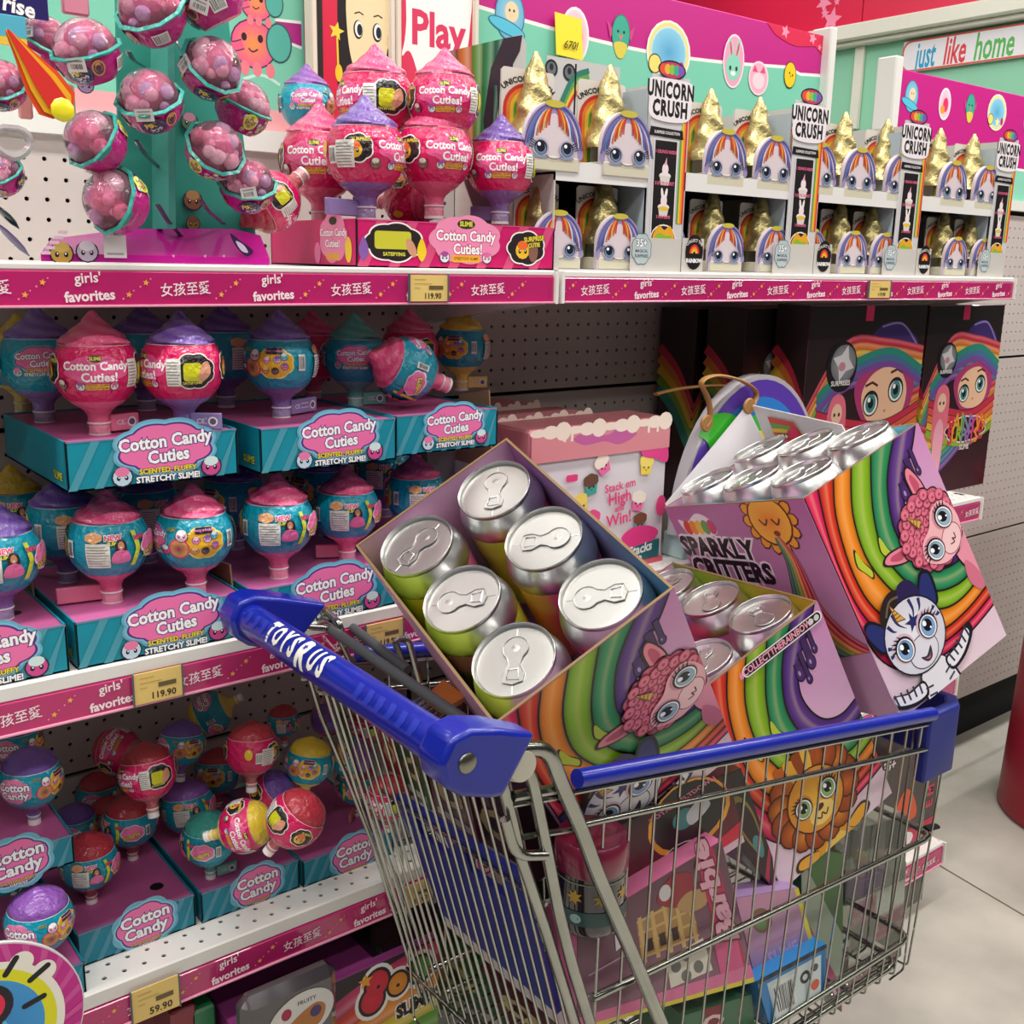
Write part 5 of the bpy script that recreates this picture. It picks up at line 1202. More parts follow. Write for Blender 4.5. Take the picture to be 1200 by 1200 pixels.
def woolly():
    a = Art()
    for s_ in (-1, 1):
        a.blob([(s_*.5, .62), (s_*.95, 1.25), (s_*1.3, 1.3), (s_*1.1, .75), (s_*.8, .45)], '#2b1a22', n=4); a.blob([(s_*.54, .64), (s_*.97, 1.2), (s_*1.24, 1.24), (s_*1.06, .76), (s_*.8, .5)], '#e8869a', n=4); a.blob([(s_*.7, .74), (s_*.98, 1.1), (s_*1.12, 1.1), (s_*.98, .78)], '#c4526e', n=4)
    a.blob([(-.3, -.85), (-.62, -1.5), (-.45, -2.2), (.5, -2.2), (.66, -1.5), (.35, -.85)], '#2b1a22'); a.blob([(-.27, -.85), (-.56, -1.5), (-.4, -2.12), (.45, -2.12), (.6, -1.5), (.32, -.85)], '#ea93aa')
    for s_ in (-1, 1): a.blob([(s_*.4, -1.2), (s_*.85, -1.5), (s_*.95, -1.95), (s_*.7, -2.0), (s_*.45, -1.6)], '#d4728c', n=4)
    random.seed(5)
    a.cloud(0, .1, 1.02, 1.0, '#2b1a22', 16, .08); a.cloud(0, .1, .98, .96, '#d46480', 16, .08)
    for k in range(58):
        t = k*2.399; r = .95*math.sqrt((k+.5)/58); x, y = r*math.cos(t), .12+r*math.sin(t)
        if y < -.05 and abs(x) < .72: continue
        a.ell(x, y, .165, .15, '#7d2c42', n=10); a.ell(x+.01, y+.01, .145, .13, '#ef8fa5', n=10, col2='#d9647f'); a.ell(x, y, .05, .045, '#b8465f', n=6)
    a.blob([(-.8, .02), (-.66, -.55), (-.2, -.88), (.2, -.88), (.66, -.55), (.8, .02), (.45, .28), (0, .2), (-.45, .28)], '#f2b6bd')
    a.ell(0, -.58, .42, .33, '#9a4a5c'); a.ell(0, -.58, .395, .305, '#f5c9cc'); a.line(spline([(-.16, -.6), (-.05, -.7), (0, -.6), (.05, -.7), (.16, -.6)]), .035, '#5a2533')
    big_eye(a, -.43, -.16, .27, '#9db4c8', .1); big_eye(a, .43, -.16, .27, '#9db4c8', -.1)
    a.poly([(-.12, .5), (.12, .5), (.02, 1.02)], '#6b4a20'); a.poly([(-.09, .52), (.09, .52), (.02, .96)], '#d9a94e')
    for k in range(3): a.line([(-.08+.02*k, .6+.1*k), (.08-.02*k, .66+.1*k)], .025, '#7d5a22')
    return a
def striped():
    a = Art()
    a.blob([(-.4, -.9), (-.62, -1.5), (-.5, -2.1), (.5, -2.1), (.62, -1.5), (.4, -.9)], '#1d1a24'); a.blob([(-.36, -.9), (-.56, -1.5), (-.45, -2.1), (.45, -2.1), (.56, -1.5), (.36, -.9)], '#e4e1ea')
    for s_ in (-1, 1):
        a.blob([(s_*.45, -1.05), (s_*1.0, -1.0), (s_*1.55, -.75), (s_*1.6, -1.05), (s_*1.05, -1.4), (s_*.5, -1.45)], '#1d1a24', n=4); a.blob([(s_*.5, -1.1), (s_*1.0, -1.05), (s_*1.4, -.85), (s_*1.45, -1.05), (s_*1.0, -1.32), (s_*.55, -1.38)], '#e9e7ef', n=4)
        for k in range(5): a.line([(s_*(.6+.2*k), -1.02+.06*k), (s_*(.66+.19*k), -1.3+.05*k)], .06, '#3a3550')
        for k in range(3): a.line([(s_*.25, -1.35-.22*k), (s_*.5, -1.28-.22*k)], .05, '#3a3550')
    for s_ in (-1, 1):
        a.blob([(s_*.55, .5), (s_*.95, 1.15), (s_*1.3, 1.0), (s_*1.15, .3), (s_*.85, .2)], '#14141f', n=4); a.blob([(s_*.6, .52), (s_*.96, 1.05), (s_*1.22, .95), (s_*1.08, .34), (s_*.85, .28)], '#27306e', n=4)
    a.blob([(-.7, .7), (-.55, 1.15), (-.1, 1.35), (.25, 1.2), (.5, .9), (.2, .7)], '#2a1f1c'); a.blob([(.0, .8), (.2, 1.3), (.6, 1.25), (.75, .8), (.5, .6)], '#2b1f4e')
    a.line(spline([(-.5, .9), (-.2, 1.15), (.1, 1.1)]), .06, '#6b5a52')
    a.ell(0, 0, 1.02, .98, '#1d1a24', n=32); a.ell(0, 0, .98, .94, '#ecebf1', n=32, col2='#d3d1de')
    st_ = '#2c2b6a'
    for s_ in (-1, 1):
        for p in (((.32, .86), (.3, .55), (.12, .3)), ((.6, .7), (.52, .5), (.42, .42)), ((.9, .25), (.82, .2), (.76, .22)), ((.95, .02), (.86, -.0), (.8, .04))):
            a.line(spline([(s_*x, y) for x, y in p], 4), [.1, .095, .09, .08, .06, .05, .035, .02, .01][:len(p)*4-3], st_)
    a.star(.12, .32, .26, st_, .1, .4)
    a.poly([(-.32, .62), (-.02, .5), (-.26, 1.12)], '#6b4a20'); a.poly([(-.28, .63), (-.05, .54), (-.25, 1.05)], '#dba54c')
    for k in range(3): a.line([(-.28+.01*k, .7+.1*k), (-.1-.04*k, .68+.1*k)], .03, '#7d5a22')
    a.ell(.0, -.48, .5, .42, '#4a4658', n=24); a.ell(.0, -.48, .475, .395, '#dedbe6', n=24)
    a.blob([(-.18, -.55), (.0, -.62), (.24, -.48), (.14, -.74), (-.06, -.76)], '#3a3340'); a.blob([(-.08, -.66), (.06, -.68), (.14, -.62), (.05, -.74)], '#b56a80', n=4)
    big_eye(a, -.47, -.08, .29, '#7fa6d6', .12, '#d7b4c8'); big_eye(a, .45, -.04, .29, '#7fa6d6', -.12, '#d7b4c8')
    return a
def maned():
    a = Art()
    a.blob([(-.5, -1.0), (-.75, -1.7), (-.45, -2.1), (.5, -2.1), (.75, -1.7), (.5, -1.0)], '#3b2408'); a.blob([(-.46, -1.0), (-.68, -1.7), (-.4, -2.02), (.45, -2.02), (.68, -1.7), (.46, -1.0)], '#dd9a2e', )
    for s_ in (-1, 1):
        a.blob([(s_*.5, -1.2), (s_*1.05, -1.0), (s_*1.25, -1.25), (s_*.7, -1.5)], '#3b2408', n=4); a.blob([(s_*.5, -1.22), (s_*1.02, -1.06), (s_*1.16, -1.24), (s_*.7, -1.44)], '#e3a236', n=4)
    a.ell(0, -1.55, .4, .42, '#f0c256')
    for k in range(16):
        t = 2*PI*k/16; a.ell(.98*math.cos(t), .08+.92*math.sin(t), .4, .36, '#4a2408', n=12, rot=t); a.ell(.98*math.cos(t), .08+.92*math.sin(t), .36, .32, ['#c9661e', '#d98427', '#b8521c'][k % 3], n=12, rot=t, col2='#8f3d12')
    for k in range(5): a.blob([(-.5+k*.2, .6), (-.7+k*.28, 1.35), (-.3+k*.22, 1.2), (-.2+k*.15, .7)], ['#b55a1c', '#d9a02c', '#8f3d12', '#e0b040', '#a84a18'][k], n=3)
    a.ell(0, 0, .86, .82, '#4a2408', n=28); a.ell(0, 0, .82, .78, '#eab43c', n=28, col2='#d98f2a')
    a.ell(0, -.4, .38, .28, '#f3cf74'); a.ell(0, -.25, .13, .08, '#5a2a12'); a.line(spline([(-.2, -.42), (-.08, -.52), (0, -.42), (.08, -.52), (.2, -.42)]), .04, '#5a2a12')
    big_eye(a, -.4, .02, .24, '#8fb06a', .1, '#c9802a'); big_eye(a, .4, .02, .24, '#8fb06a', -.1, '#c9802a')
    return a
CUR = [[(0, 0), (0, .3), (0, .6), (.0, .9), (.05, 1.12), (.2, 1.27), (.45, 1.33), (.75, 1.32), (1, 1.27)],
 [(.12, 0), (.06, .25), (.035, .5), (.05, .78), (.15, 1.03), (.32, 1.2), (.52, 1.265), (.78, 1.255), (1, 1.21)],
 [(.25, 0), (.16, .2), (.11, .5), (.13, .76), (.24, .97), (.4, 1.13), (.57, 1.195), (.8, 1.185), (1, 1.14)],
 [(.40, 0), (.28, .24), (.24, .5), (.29, .72), (.38, .89), (.51, 1.02), (.66, 1.095), (.82, 1.1), (1, 1.055)],
 [(.57, 0), (.43, .28), (.37, .53), (.41, .72), (.49, .86), (.6, .95), (.73, 1.0), (.87, 1.01), (1, .965)],
 [(.77, 0), (.61, .19), (.52, .43), (.53, .62), (.59, .75), (.68, .84), (.78, .88), (.9, .885), (1, .85)],
 [(.97, 0), (.87, .12), (.72, .25), (.65, .42), (.66, .56), (.71, .67), (.78, .73), (.88, .755), (1, .73)]]
BANDC = ['#e0245e', '#d8341f', '#ef8a1c', '#86b51f', '#2a8f5a', '#5a2f86']
def face_art(kind, W):
    a = Art()
    a.rect(0, -BH, 1, 0, '#e6cfdc', 1, 6, '#cb85bc')
    sp = [spline(c, 4) for c in CUR]
    for k in range(6):
        c = BANDC[k]
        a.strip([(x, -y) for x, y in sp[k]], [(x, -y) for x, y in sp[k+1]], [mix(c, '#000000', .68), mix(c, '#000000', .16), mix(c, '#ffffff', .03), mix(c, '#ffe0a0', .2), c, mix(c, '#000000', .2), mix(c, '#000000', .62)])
    for k in range(7): a.line([(max(x, .004), -y) for x, y in sp[k]], .011, '#1d1216')
    for c in ((.16, .55), (.36, .56)): 
        a.blob([(c[0]+.02, -c[1]+.12), (c[0]+.05, -c[1]+.02), (c[0]+.09, -c[1]-.06), (c[0]+.07, -c[1]-.11), (c[0]+.03, -c[1]-.05), (c[0]-.01, -c[1]+.02)], '#26321a', n=4); a.blob([(c[0]+.025, -c[1]+.1), (c[0]+.05, -c[1]+.01), (c[0]+.08, -c[1]-.06), (c[0]+.065, -c[1]-.095), (c[0]+.035, -c[1]-.05), (c[0]+.0, -c[1]+.015)], '#b9c63a', n=4)
    for x, y0, y1, w_ in ((.70, .25, .33, .045), (.745, .2, .40, .026), (.80, .14, .31, .042), (.855, .1, .25, .024)):
        if kind == 'A' and x > .9: continue
        a.line([(x, -y0), (x, -y1)], w_+.012, '#17101c'); a.ell(x, -y1, w_*.75+.006, w_*1.1+.008, '#17101c'); a.line([(x, -y0), (x, -y1)], w_, '#43265e'); a.ell(x, -y1, w_*.75, w_*1.1, '#4b2b68'); a.ell(x-w_*.15, -y1+.005, w_*.2, w_*.4, '#a890c0')
    if kind == 'A':
        a.place(woolly(), .78, -.63, .245, rot=.78)
        a.place(striped(), .33, -1.1, .245, rot=.12)
        for v, f, c, n_ in a.L: pass
    else:
        a.place(maned(), .46, -1.12, .27, rot=.05)
        a.rrect(.33, -.115, .985, -.04, .035, '#f2eef0'); a.rrect(.34, -.107, .975, -.048, .028, '#1b1719')
        a.text('#COLLECTTHERAINBOW', .6, -.079, .062, '#f0a0b8', off=.03, sx=.83); a.ell(.895, -.078, .02, .02, '#d9d4d6'); a.ell(.942, -.078, .02, .02, '#d9d4d6')
    # keep the print inside the face
    L2 = []
    for v, f, c, n_ in a.L: L2.append(([(min(max(x, .002), .998)*W, min(max(y, -BH+.002), -.002)*W) for x, y in v], f, c, n_))
    a.L = L2; return a
def side_art(W):
    a = Art(); A_ = BA
    a.rect(0, -BH, A_, 0, '#cfa9c4', 1, 4, '#b06c9e')
    a.blob([(.12, -.17), (.1, -.1), (.2, -.12), (.34, -.06), (.46, -.1), (.5, -.2), (.4, -.24), (.2, -.25)], '#ede4ea'); 
    for k, c_ in enumerate(('#d8402f', '#ef8a2c', '#e8c23a', '#5fa04a', '#c83a6a')): a.ell(.18+k*.07, -.165, .045, .055, c_)
    a.text('SPARKLY', .4, -.33, .2, '#1c161a', off=.05, out='#ece6ea', ow=.08, rot=-.05); a.text('CRITTERS', .46, -.5, .2, '#1c161a', off=.05, out='#ece6ea', ow=.08, rot=-.05)
    for k in range(14): t = 2*PI*k/14; a.ell(1.1+.2*math.cos(t), -.13+.18*math.sin(t), .07, .05, '#5a2a12', rot=t, n=8); a.ell(1.1+.2*math.cos(t), -.13+.18*math.sin(t), .055, .04, '#e8a02c', rot=t, n=8)
    a.ell(1.1, -.13, .2, .18, '#5a2a12'); a.ell(1.1, -.13, .185, .165, '#e88a2c', col2='#f0b83a'); a.line(spline([(1.0, -.12), (1.04, -.16), (1.08, -.12)]), .015, '#5a2a12'); a.line(spline([(1.12, -.12), (1.16, -.16), (1.2, -.12)]), .015, '#5a2a12'); a.ell(1.12, -.22, .03, .02, '#8a3a1a')
    base = spline([(1.1, -.25), (1.14, -.42), (1.12, -.6), (1.1, -.8), (1.2, -1.0), (1.36, -1.1), (1.47, -1.05)], 5)
    wid = np.linspace(.05, .5, len(base))
    for k, c_ in enumerate(('#2d5a3f', '#1f7a55', '#7fa02c', '#e0962c', '#d8402f', '#b01f3a')):
        L1 = []; L2 = []
        for i, (x, y) in enumerate(base):
            w_ = wid[i]; L1.append((x-w_/2+w_*k/6, y+w_*.25*(k/6))); L2.append((x-w_/2+w_*(k+1)/6, y+w_*.25*((k+1)/6)))
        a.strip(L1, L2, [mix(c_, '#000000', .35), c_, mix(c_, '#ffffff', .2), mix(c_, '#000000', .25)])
    a.L = [([(min(max(x, .002), A_-.002)*W, min(max(y, -BH+.002), -.002)*W) for x, y in v], f, c, n_) for v, f, c, n_ in a.L]
    return a
CAN = {}
def can_meshes(R, h):
    if CAN: return CAN
    ALU = mat('brushed_lid', '#dededb', .36, 1, bump=.1, bscale=120, bdist=.001); ALS = mat('silver_shoulder', '#dcdddc', .3, 1)
    rb = [(R*.98, -h), (R, -h+.004), (R, -.032)]
    b = MB(); n = 40; z0 = -h; v = []; c = []
    cols = ['#b7c62e', '#e8a02c', '#d8305e', '#c0307e', '#8a2f86', '#3a1f3a', '#2a1620', '#7a8f2c']
    for i, (r, z) in enumerate([(R, -h), (R, -.075), (R, -.06), (R, -.034)]):
        for k in range(n):
            t = k/n*len(cols); q = int(t) % len(cols); cc = mix(cols[q], cols[(q+1) % len(cols)], t-int(t))
            if i >= 2: cc = mix(cc, '#c9cf4a' if q in (0, 7, 1) else '#e07aa0', .4)
            a_ = 2*PI*k/n; v.append((r*math.cos(a_), r*math.sin(a_), z)); c.append(cc)
    b.add(v, [(i*n+k, i*n+(k+1) % n, (i+1)*n+(k+1) % n, (i+1)*n+k) for i in range(3) for k in range(n)], c, True).disc(R, -h, n, '#888', up=False)
    CAN['sleeve'] = b.mesh('sleeve', mat('can_print', rough=.25, vcol=True, coat=.6))
    b = MB(); b.lathe(spline([(R*1.0, -.034), (R*1.015, -.03), (R*1.0, -.022), (R*.94, -.012), (R*.89, -.006), (R*.862, -.003)], 3), 48, '#fff'); CAN['shoulder'] = b.mesh('shoulder', ALS)
    b = MB(); b.lathe(spline([(R*.862, -.003), (R*.875, .001), (R*.86, .0028), (R*.845, .001), (R*.83, -.004)], 3), 48, '#fff'); CAN['rim'] = b.mesh('rim', ALS)
    b = MB(); b.lathe(spline([(R*.832, -.004), (R*.815, -.0062), (R*.795, -.0058), (R*.78, -.0035), (R*.76, -.003), (R*.4, -.0028), (0.0001, -.0028)], 2), 48, '#fff')
    b.tube([(-R*.74, 0, -.0028), (R*.74, 0, -.0028)], .0004, 5); CAN['lid'] = b.mesh('lid', ALU)
    b = MB(); r1 = R*.27; r2 = R*.16; pts = []
    for k in range(13): t = math.radians(150-300*k/12+0); pts.append((-R*.26-r1*math.cos(t)*-1*-1, r1*math.sin(t)))
    # figure-of-eight outline: round eye and flared grip
    pts = [(-R*.3+r1*math.cos(t), r1*math.sin(t)) for t in [math.radians(38+ (284)*k/14) for k in range(15)]]
    pts += [(R*.08, -R*.12), (R*.28, -R*.22), (R*.48, -R*.2), (R*.54, 0), (R*.48, R*.2), (R*.28, R*.22), (R*.08, R*.12)]
    P3 = [(x, y, -.001) for x, y in pts]; b.tube(P3, .0009, 6, closed=True)
    b.add([(x, y, -.0016) for x, y in pts], [tuple(t) for t in tessellate_polygon([[Vector((x, y, 0)) for x, y in pts]])], '#fff')
    q = [(R*.2, -R*.1), (R*.42, -R*.13), (R*.44, R*.13), (R*.2, R*.1)]; b.tube([(x, y, -.001) for x, y in q], .0006, 5, closed=True)
    b.ball((-R*.3, 0, -.0018), R*.1, 8, sc=(1, 1, .12)); CAN['pull_tab'] = b.mesh('pull_tab', ALU)
    return CAN
can_pos = {1: ('nearest the camera and the white box corner', 'middle of the near-left row', 'far left by the teal tray', 'at the right corner above the pink art', 'middle of the right row', 'at the top by the purple wall')}
def can_box(k, label, kind, art_side, dep, spins, inner, pos):
    W, O, U, Wv, N = BOXES[k]; O = Vector(O); U = Vector(U).normalized(); Wv = Vector(Wv).normalized(); N = Vector(N).normalized()
    A_ = BA*W; H_ = BH*W; th = .003
    R3 = Matrix((U, Wv, -N)).transposed()
    t = thing('can_carton', label, 'carton', O, R3)
    def slab(nm, x0, x1, y0, y1, z0, z1, cols, m_=PRINT, parent=t):
        b = MB(); b.hexa([(x0, y0, z0), (x1, y0, z0), (x1, y1, z0), (x0, y1, z0), (x0, y0, z1), (x1, y0, z1), (x1, y1, z1), (x0, y1, z1)], cols); return b.obj(nm, m_, parent)
    lil = '#cf9fc2'
    edge = '#8f7350'
    f = slab('front_wall', 0, W, 0, th, -H_, 0, lil); bk = slab('back_wall', 0, W, A_-th, A_, -H_, 0, lil); lf = slab('left_wall', 0, th, th, A_-th, -H_, 0, lil); rt = slab('right_wall', W-th, W, th, A_-th, -H_, 0, lil); slab('bottom', th, W-th, th, A_-th, -H_, -H_+th, '#d9cbd6')
    # raw board edge round the opening
    for nm, (x0, x1, y0, y1) in (('a', (0, W, 0, th)), ('b', (0, W, A_-th, A_)), ('c', (0, th, th, A_-th)), ('d', (W-th, W, th, A_-th))):
        MB().box((x0, y0, -.0004), (x1, y1, .0006), edge).obj('board_edge', PRINT, t)
    # printed lining (the inside of the carton carries a colour run)
    c1, c2, c3 = inner; D = .16
    def lin_(o, ex, L_, ca, cb, par):
        a = Art(); a.L.append(([(0, 0), (L_, 0), (L_, -D), (0, -D)], [(0, 3, 2, 1)], [rgb(ca), rgb(cb), rgb(cb), rgb(ca)], 1))
        a.mb(plane(o, ex, (0, 0, 1)), base=.0003).obj('lining_print', PRINT, par)
    lin_((W-th, A_-th, 0), (-1, 0, 0), W-2*th, c2, c1, bk)
    lin_((th, th, 0), (0, 1, 0), A_-2*th, {1: '#b9c644', 2: c1, 3: c1}[k], {1: '#a9c03a', 2: c1, 3: c1}[k], lf)
    lin_((W-th, A_-th, 0), (0, -1, 0), A_-2*th, c2, c3, rt)
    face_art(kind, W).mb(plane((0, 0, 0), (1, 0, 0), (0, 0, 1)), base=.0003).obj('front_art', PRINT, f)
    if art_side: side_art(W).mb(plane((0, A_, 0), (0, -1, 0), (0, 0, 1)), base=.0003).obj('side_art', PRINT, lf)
    R = .0485*W/.215; n = 0
    for j, u in enumerate((.25, .75)):
        for i, w_ in enumerate((1/6, .5, 5/6)):
            if pos[n] is None: n += 1; continue
            p = O+U*(u*W)+Wv*(w_*A_)+N*(dep[n] if isinstance(dep, list) else dep)
            M = R3 @ Matrix.Rotation(spins[n], 3, 'Z')
            c = thing('silver_can', pos[n], 'can', p, M, 'silver-lidded cans in the three open cartons')
            for nm, me in can_meshes(.0497, .15).items(): link(nm, me, c)
            n += 1
    return t, W, A_, H_, R3, O
cb1 = can_box(1, 'open carton of six silver cans tilted over the trolley rear, purple and blue inside', 'A', False, .006, [-2.22, -.63, -2.87, -.63, 2.5, -2.22], ('#3a86b8', '#b06ab0', '#4f9bc0'),
 ['silver can at the lowest corner of the tilted left carton, nearest the blue handle', 'silver can in the middle of the handle-side row of the left carton', 'silver can at the far left corner of the left carton, lime green side', 'silver can at the right corner of the left carton, above the pink creature', 'silver can in the middle of the right-hand row of the left carton', 'silver can at the top corner of the left carton beside the purple wall'])
cb2 = can_box(2, 'open carton of silver cans wedged low in the middle of the trolley, lion art', 'B', False, -.002, [0.6, .8, .4, 1.2, .9, .3], ('#c8305e', '#7fae3a', '#c9a02c'),
 ['silver can of the middle carton mostly hidden behind the pink creature art', None, None, 'silver can at the front right corner of the middle carton, below the yellow wall', 'silver can in the centre of the middle carton between two others', 'silver can at the back of the middle carton by its red inner wall'])
cb3 = can_box(3, 'open carton of silver cans standing upright at the trolley front, striped and woolly creature art', 'A', True, -.014, [.3, .6, 1.0, .5, .2, .8], ('#63b4d6', '#8fb8c8', '#6fb9d0'),
 ['silver can at the front middle of the tallest carton, above the orange sun', 'silver can in the middle of the front row of the tallest carton', 'silver can at the far left corner of the tallest carton', 'silver can at the right end of the tallest carton, most tilted to the light', 'silver can in the middle of the back row of the tallest carton', 'silver can at the back left of the tallest carton beside the white flap'])
# raised white flap and printed card at the back of the tallest carton
t, W, A_, H_, R3, O = cb3
FW_ = mat('flap_white', '#cfccd0', .5)
b = MB(); b.add([(.004, A_-.001, -.02), (W, A_-.001, -.02), (W, A_+.006, .068), (W-.004, A_+.006, .07), (.004, A_, .004)]+[(.004, A_+.001, -.02), (W, A_+.001, -.02), (W, A_+.008, .068), (W-.004, A_+.008, .07), (.004, A_+.002, .004)], [(0, 1, 2, 3, 4), (9, 8, 7, 6, 5), (0, 5, 6, 1), (1, 6, 7, 2), (2, 7, 8, 3), (3, 8, 9, 4), (4, 9, 5, 0)]); b.obj('raised_flap', FW_, t)
b = MB(); b.add([(W-.0005, A_, -.02), (W-.0005, A_*.42, -.02), (W+.004, A_*.45, .012), (W+.006, A_, .068)]+[(W+.0015, A_, -.02), (W+.0015, A_*.42, -.02), (W+.006, A_*.45, .012), (W+.008, A_, .068)], [(0, 1, 2, 3), (7, 6, 5, 4), (1, 5, 6, 2), (2, 6, 7, 3)]); cf = b.obj('corner_flap', FW_, t)
a = Art(); a.L.append(([(.03, -.005), (.10, -.005), (.085, .03), (.03, .046)], [(0, 1, 2, 3)], rgb('#c8402f'), 1))
for k, c_ in enumerate(('#ef8a2c', '#e8c23a', '#5fa04a')): a.poly([(.03, .01+.009*k), (.095-.01*k, .003+.007*k), (.095-.01*k, .01+.007*k), (.03, .017+.009*k)], c_)
a.text('20+', .05, .008, .014, '#fff', off=.04, out='#2a1a22', ow=.08); a.cloud(.075, .012, .012, .008, '#e23a6a', 6)
a.mb(lambda x, y, h: Vector((W+.0005-h+y*.05, A_-x, y)), base=.0012).obj('rainbow_patch', PRINT, cf)
# ================================================================ RIGHT BAY, MIDDLE SHELF
ZR = .985
def doll_face(a, x, y, s):
    a.blob([(x-s*.95, y+s*.2), (x-s*.5, y+s*.62), (x+s*.4, y+s*.72), (x+s*1.0, y+s*.35), (x+s*.9, y-s*.3), (x+s*.3, y-s*.55), (x-s*.5, y-s*.5)], '#b03a72')
    a.blob([(x-s*.7, y+s*.1), (x-s*.35, y+s*.5), (x+s*.35, y+s*.6), (x+s*.78, y+s*.2), (x+s*.7, y-s*.3), (x+s*.2, y-s*.5), (x-s*.45, y-s*.4)], '#f0c3a0')
    for dx, dy in ((-.38, -.08), (.42, .14)):
        a.ell(x+s*dx, y+s*dy, s*.26, s*.25, '#2a1a22'); a.ell(x+s*dx, y+s*(dy-.02), s*.22, s*.2, '#f4f1ee'); a.ell(x+s*dx, y+s*dy, s*.165, s*.18, '#3f8a86'); a.ell(x+s*dx, y+s*dy, s*.09, s*.1, '#14161c'); a.ell(x+s*(dx-.06), y+s*(dy+.07), s*.05, s*.05, '#fff', n=8)
        a.line([(x+s*(dx-.22), y+s*(dy+.34)), (x+s*dx, y+s*(dy+.4)), (x+s*(dx+.18), y+s*(dy+.33))], s*.05, '#5a2a22')
    a.ell(x+s*.1, y-s*.25, s*.05, s*.03, '#d98a78', n=8)
def doll_art(W, H):
    a = Art(); a.rect(0, 0, W, H, '#3a1420', 1, 4, '#1d1916')
    cs = ['#c8304a', '#e07a3a', '#e3b83a', '#7fa83a', '#2f8a7a', '#4a6f9a', '#7a4a9a']
    def sw(y0, y1, y2, th, flip=1):
        base = spline([(0, y0), (W*.3, y1), (W*.65, y1*.5+y2*.5+.01), (W, y2)], 6)
        for k, c in enumerate(cs):
            L1 = [(x, y-flip*th*k) for x, y in base]; L2 = [(x, y-flip*th*(k+1)) for x, y in base]
            a.strip(L1, L2, [mix(c, '#000000', .35), mix(c, '#ffffff', .12), c, mix(c, '#000000', .3)])
    a.blob([(W*.5, H*.8), (W*.58, H*.9), (W*.75, H*.92), (W*.92, H*.84), (W*.99, H*.72), (W*.8, H*.78)], '#3d2a6a'); a.line(spline([(W*.6, H*.9), (W*.78, H*.91), (W*.94, H*.8)]), .004, '#8a7ab8')
    sw(H*.52, H*.84, H*.80, H*.036); sw(H*.40, H*.36, H*.60, H*.036, 1)
    doll_face(a, W*.66, H*.55, W*.27)
    # scarf bands over the face
    for k, c in enumerate(['#7a4a9a', '#4a6f9a', '#2f8a7a']):
        base = spline([(W*.1, H*.52), (W*.35, H*.66), (W*.7, H*.72), (W, H*.62)], 6); a.line([(x, y+.012*k) for x, y in base], .014, c)
    for k, c in enumerate(['#c8304a', '#e0574a', '#e07a3a', '#e3b83a', '#8fae3a']):
        base = spline([(W*.1, H*.5), (W*.4, H*.44), (W*.7, H*.42), (W, H*.50)], 6); a.line([(x, y-.0155*k) for x, y in base], .017, c); a.line([(x, y-.0155*k+.0085) for x, y in base], .0018, '#5a1a2a')
    x, y, r = W*.28, H*.72, W*.115
    a.ell(x, y, r*1.1, r*1.1, '#1a1718'); a.ell(x+r*.1, y+r*.12, r*.9, r*.82, '#a7a7aa', col2='#6f7278'); a.star(x+r*.1, y+r*.15, r*.8, '#d5d5d8', .3, .5, 4); a.ell(x, y, r*.25, r*.2, '#c98a9a'); a.text('SURPRISES', x, y-r*.72, r*.3, '#e9e9ea', off=.03)
    # standing doll
    dx, dy = W*.27, H*.46
    a.blob([(dx-.022, dy-.075), (dx-.03, dy), (dx-.022, dy+.04), (dx, dy+.052), (dx+.022, dy+.04), (dx+.03, dy), (dx+.022, dy-.075)], '#e8748a'); a.blob([(dx-.014, dy-.14), (dx-.018, dy-.05), (dx, dy-.02), (dx+.018, dy-.05), (dx+.014, dy-.14)], '#f0a9bc')
    a.ell(dx, dy+.014, .0165, .02, '#f3c9ae'); 
    for d in (-1, 1): a.ell(dx+d*.007, dy+.013, .0035, .004, '#3a2a2a', n=8); a.line([(dx+d*.006, dy-.14), (dx+d*.006, dy-.2)], .006, '#f0c3a0')
    # lettering
    cl = ['#d8304a', '#e8a02c', '#8fb83a', '#7a8f9a', '#9a6ab0', '#d83a7a', '#ef8a2c', '#c8304a']
    a.cloud(W*.64, H*.335, W*.27, H*.07, '#f1d9dc', 9); a.cloud(W*.64, H*.335, W*.26, H*.062, '#2a1418', 9)
    for w_, yy_, s_ in (('RAINBOW', H*.36, .052), ('SURPRISE', H*.295, .045)):
        for k, ch in enumerate(w_): a.text(ch, W*.4+W*.48*(k+.5)/len(w_), yy_+.006*math.sin(k), s_, cl[k % 8], off=.03, sx=.85)
    a.text('SLIME', W*.64, H*.235, .016, '#e8d3d8', off=.03)
    return a
def dbox(x0, x1, yf, yb, z0, z1, label, W=.29):
    t = thing('doll_box', label, 'toy box', ((x0+x1)/2, (yf+yb)/2, z0), group='tall dark doll boxes')
    MB().box((x0, yf, z0), (x1, yb, z1), bev=.0015).obj('carton', mat('doll_carton', '#4a1626', .3, coat=.6), t, True)
    a = doll_art(x1-x0-.004, z1-z0-.004); a.mb(plane((x0+.002, yf, z0+.002), (1, 0, 0), (0, 0, 1)), base=.0004).obj('front_art', mat('doll_print', rough=.3, vcol=True, coat=.5), t, True)
    a = Art(); H = z1-z0; D = yb-yf
    a.rect(0, 0, D, H, '#3a1420', 1, 3, '#2a2420')
    for k, c in enumerate(('#c8304a', '#e07a3a', '#e3b83a', '#7fa83a', '#2f8a7a')): a.line(spline([(0, H*.8-k*.02), (D*.5, H*.7-k*.02), (D, H*.52-k*.02)]), .019, c)
    a.mb(plane((x0, yb, z0), (0, -1, 0), (0, 0, 1)), base=.0004).obj('side_art', mat('doll_print'), t, True)
    b = MB().box(((x0+x1)/2-.02, yf-.001, z1-.03), ((x0+x1)/2+.005, yf, z1-.002), '#c8305e').obj('hang_tab', PRINT, t, True)
DY = -.298
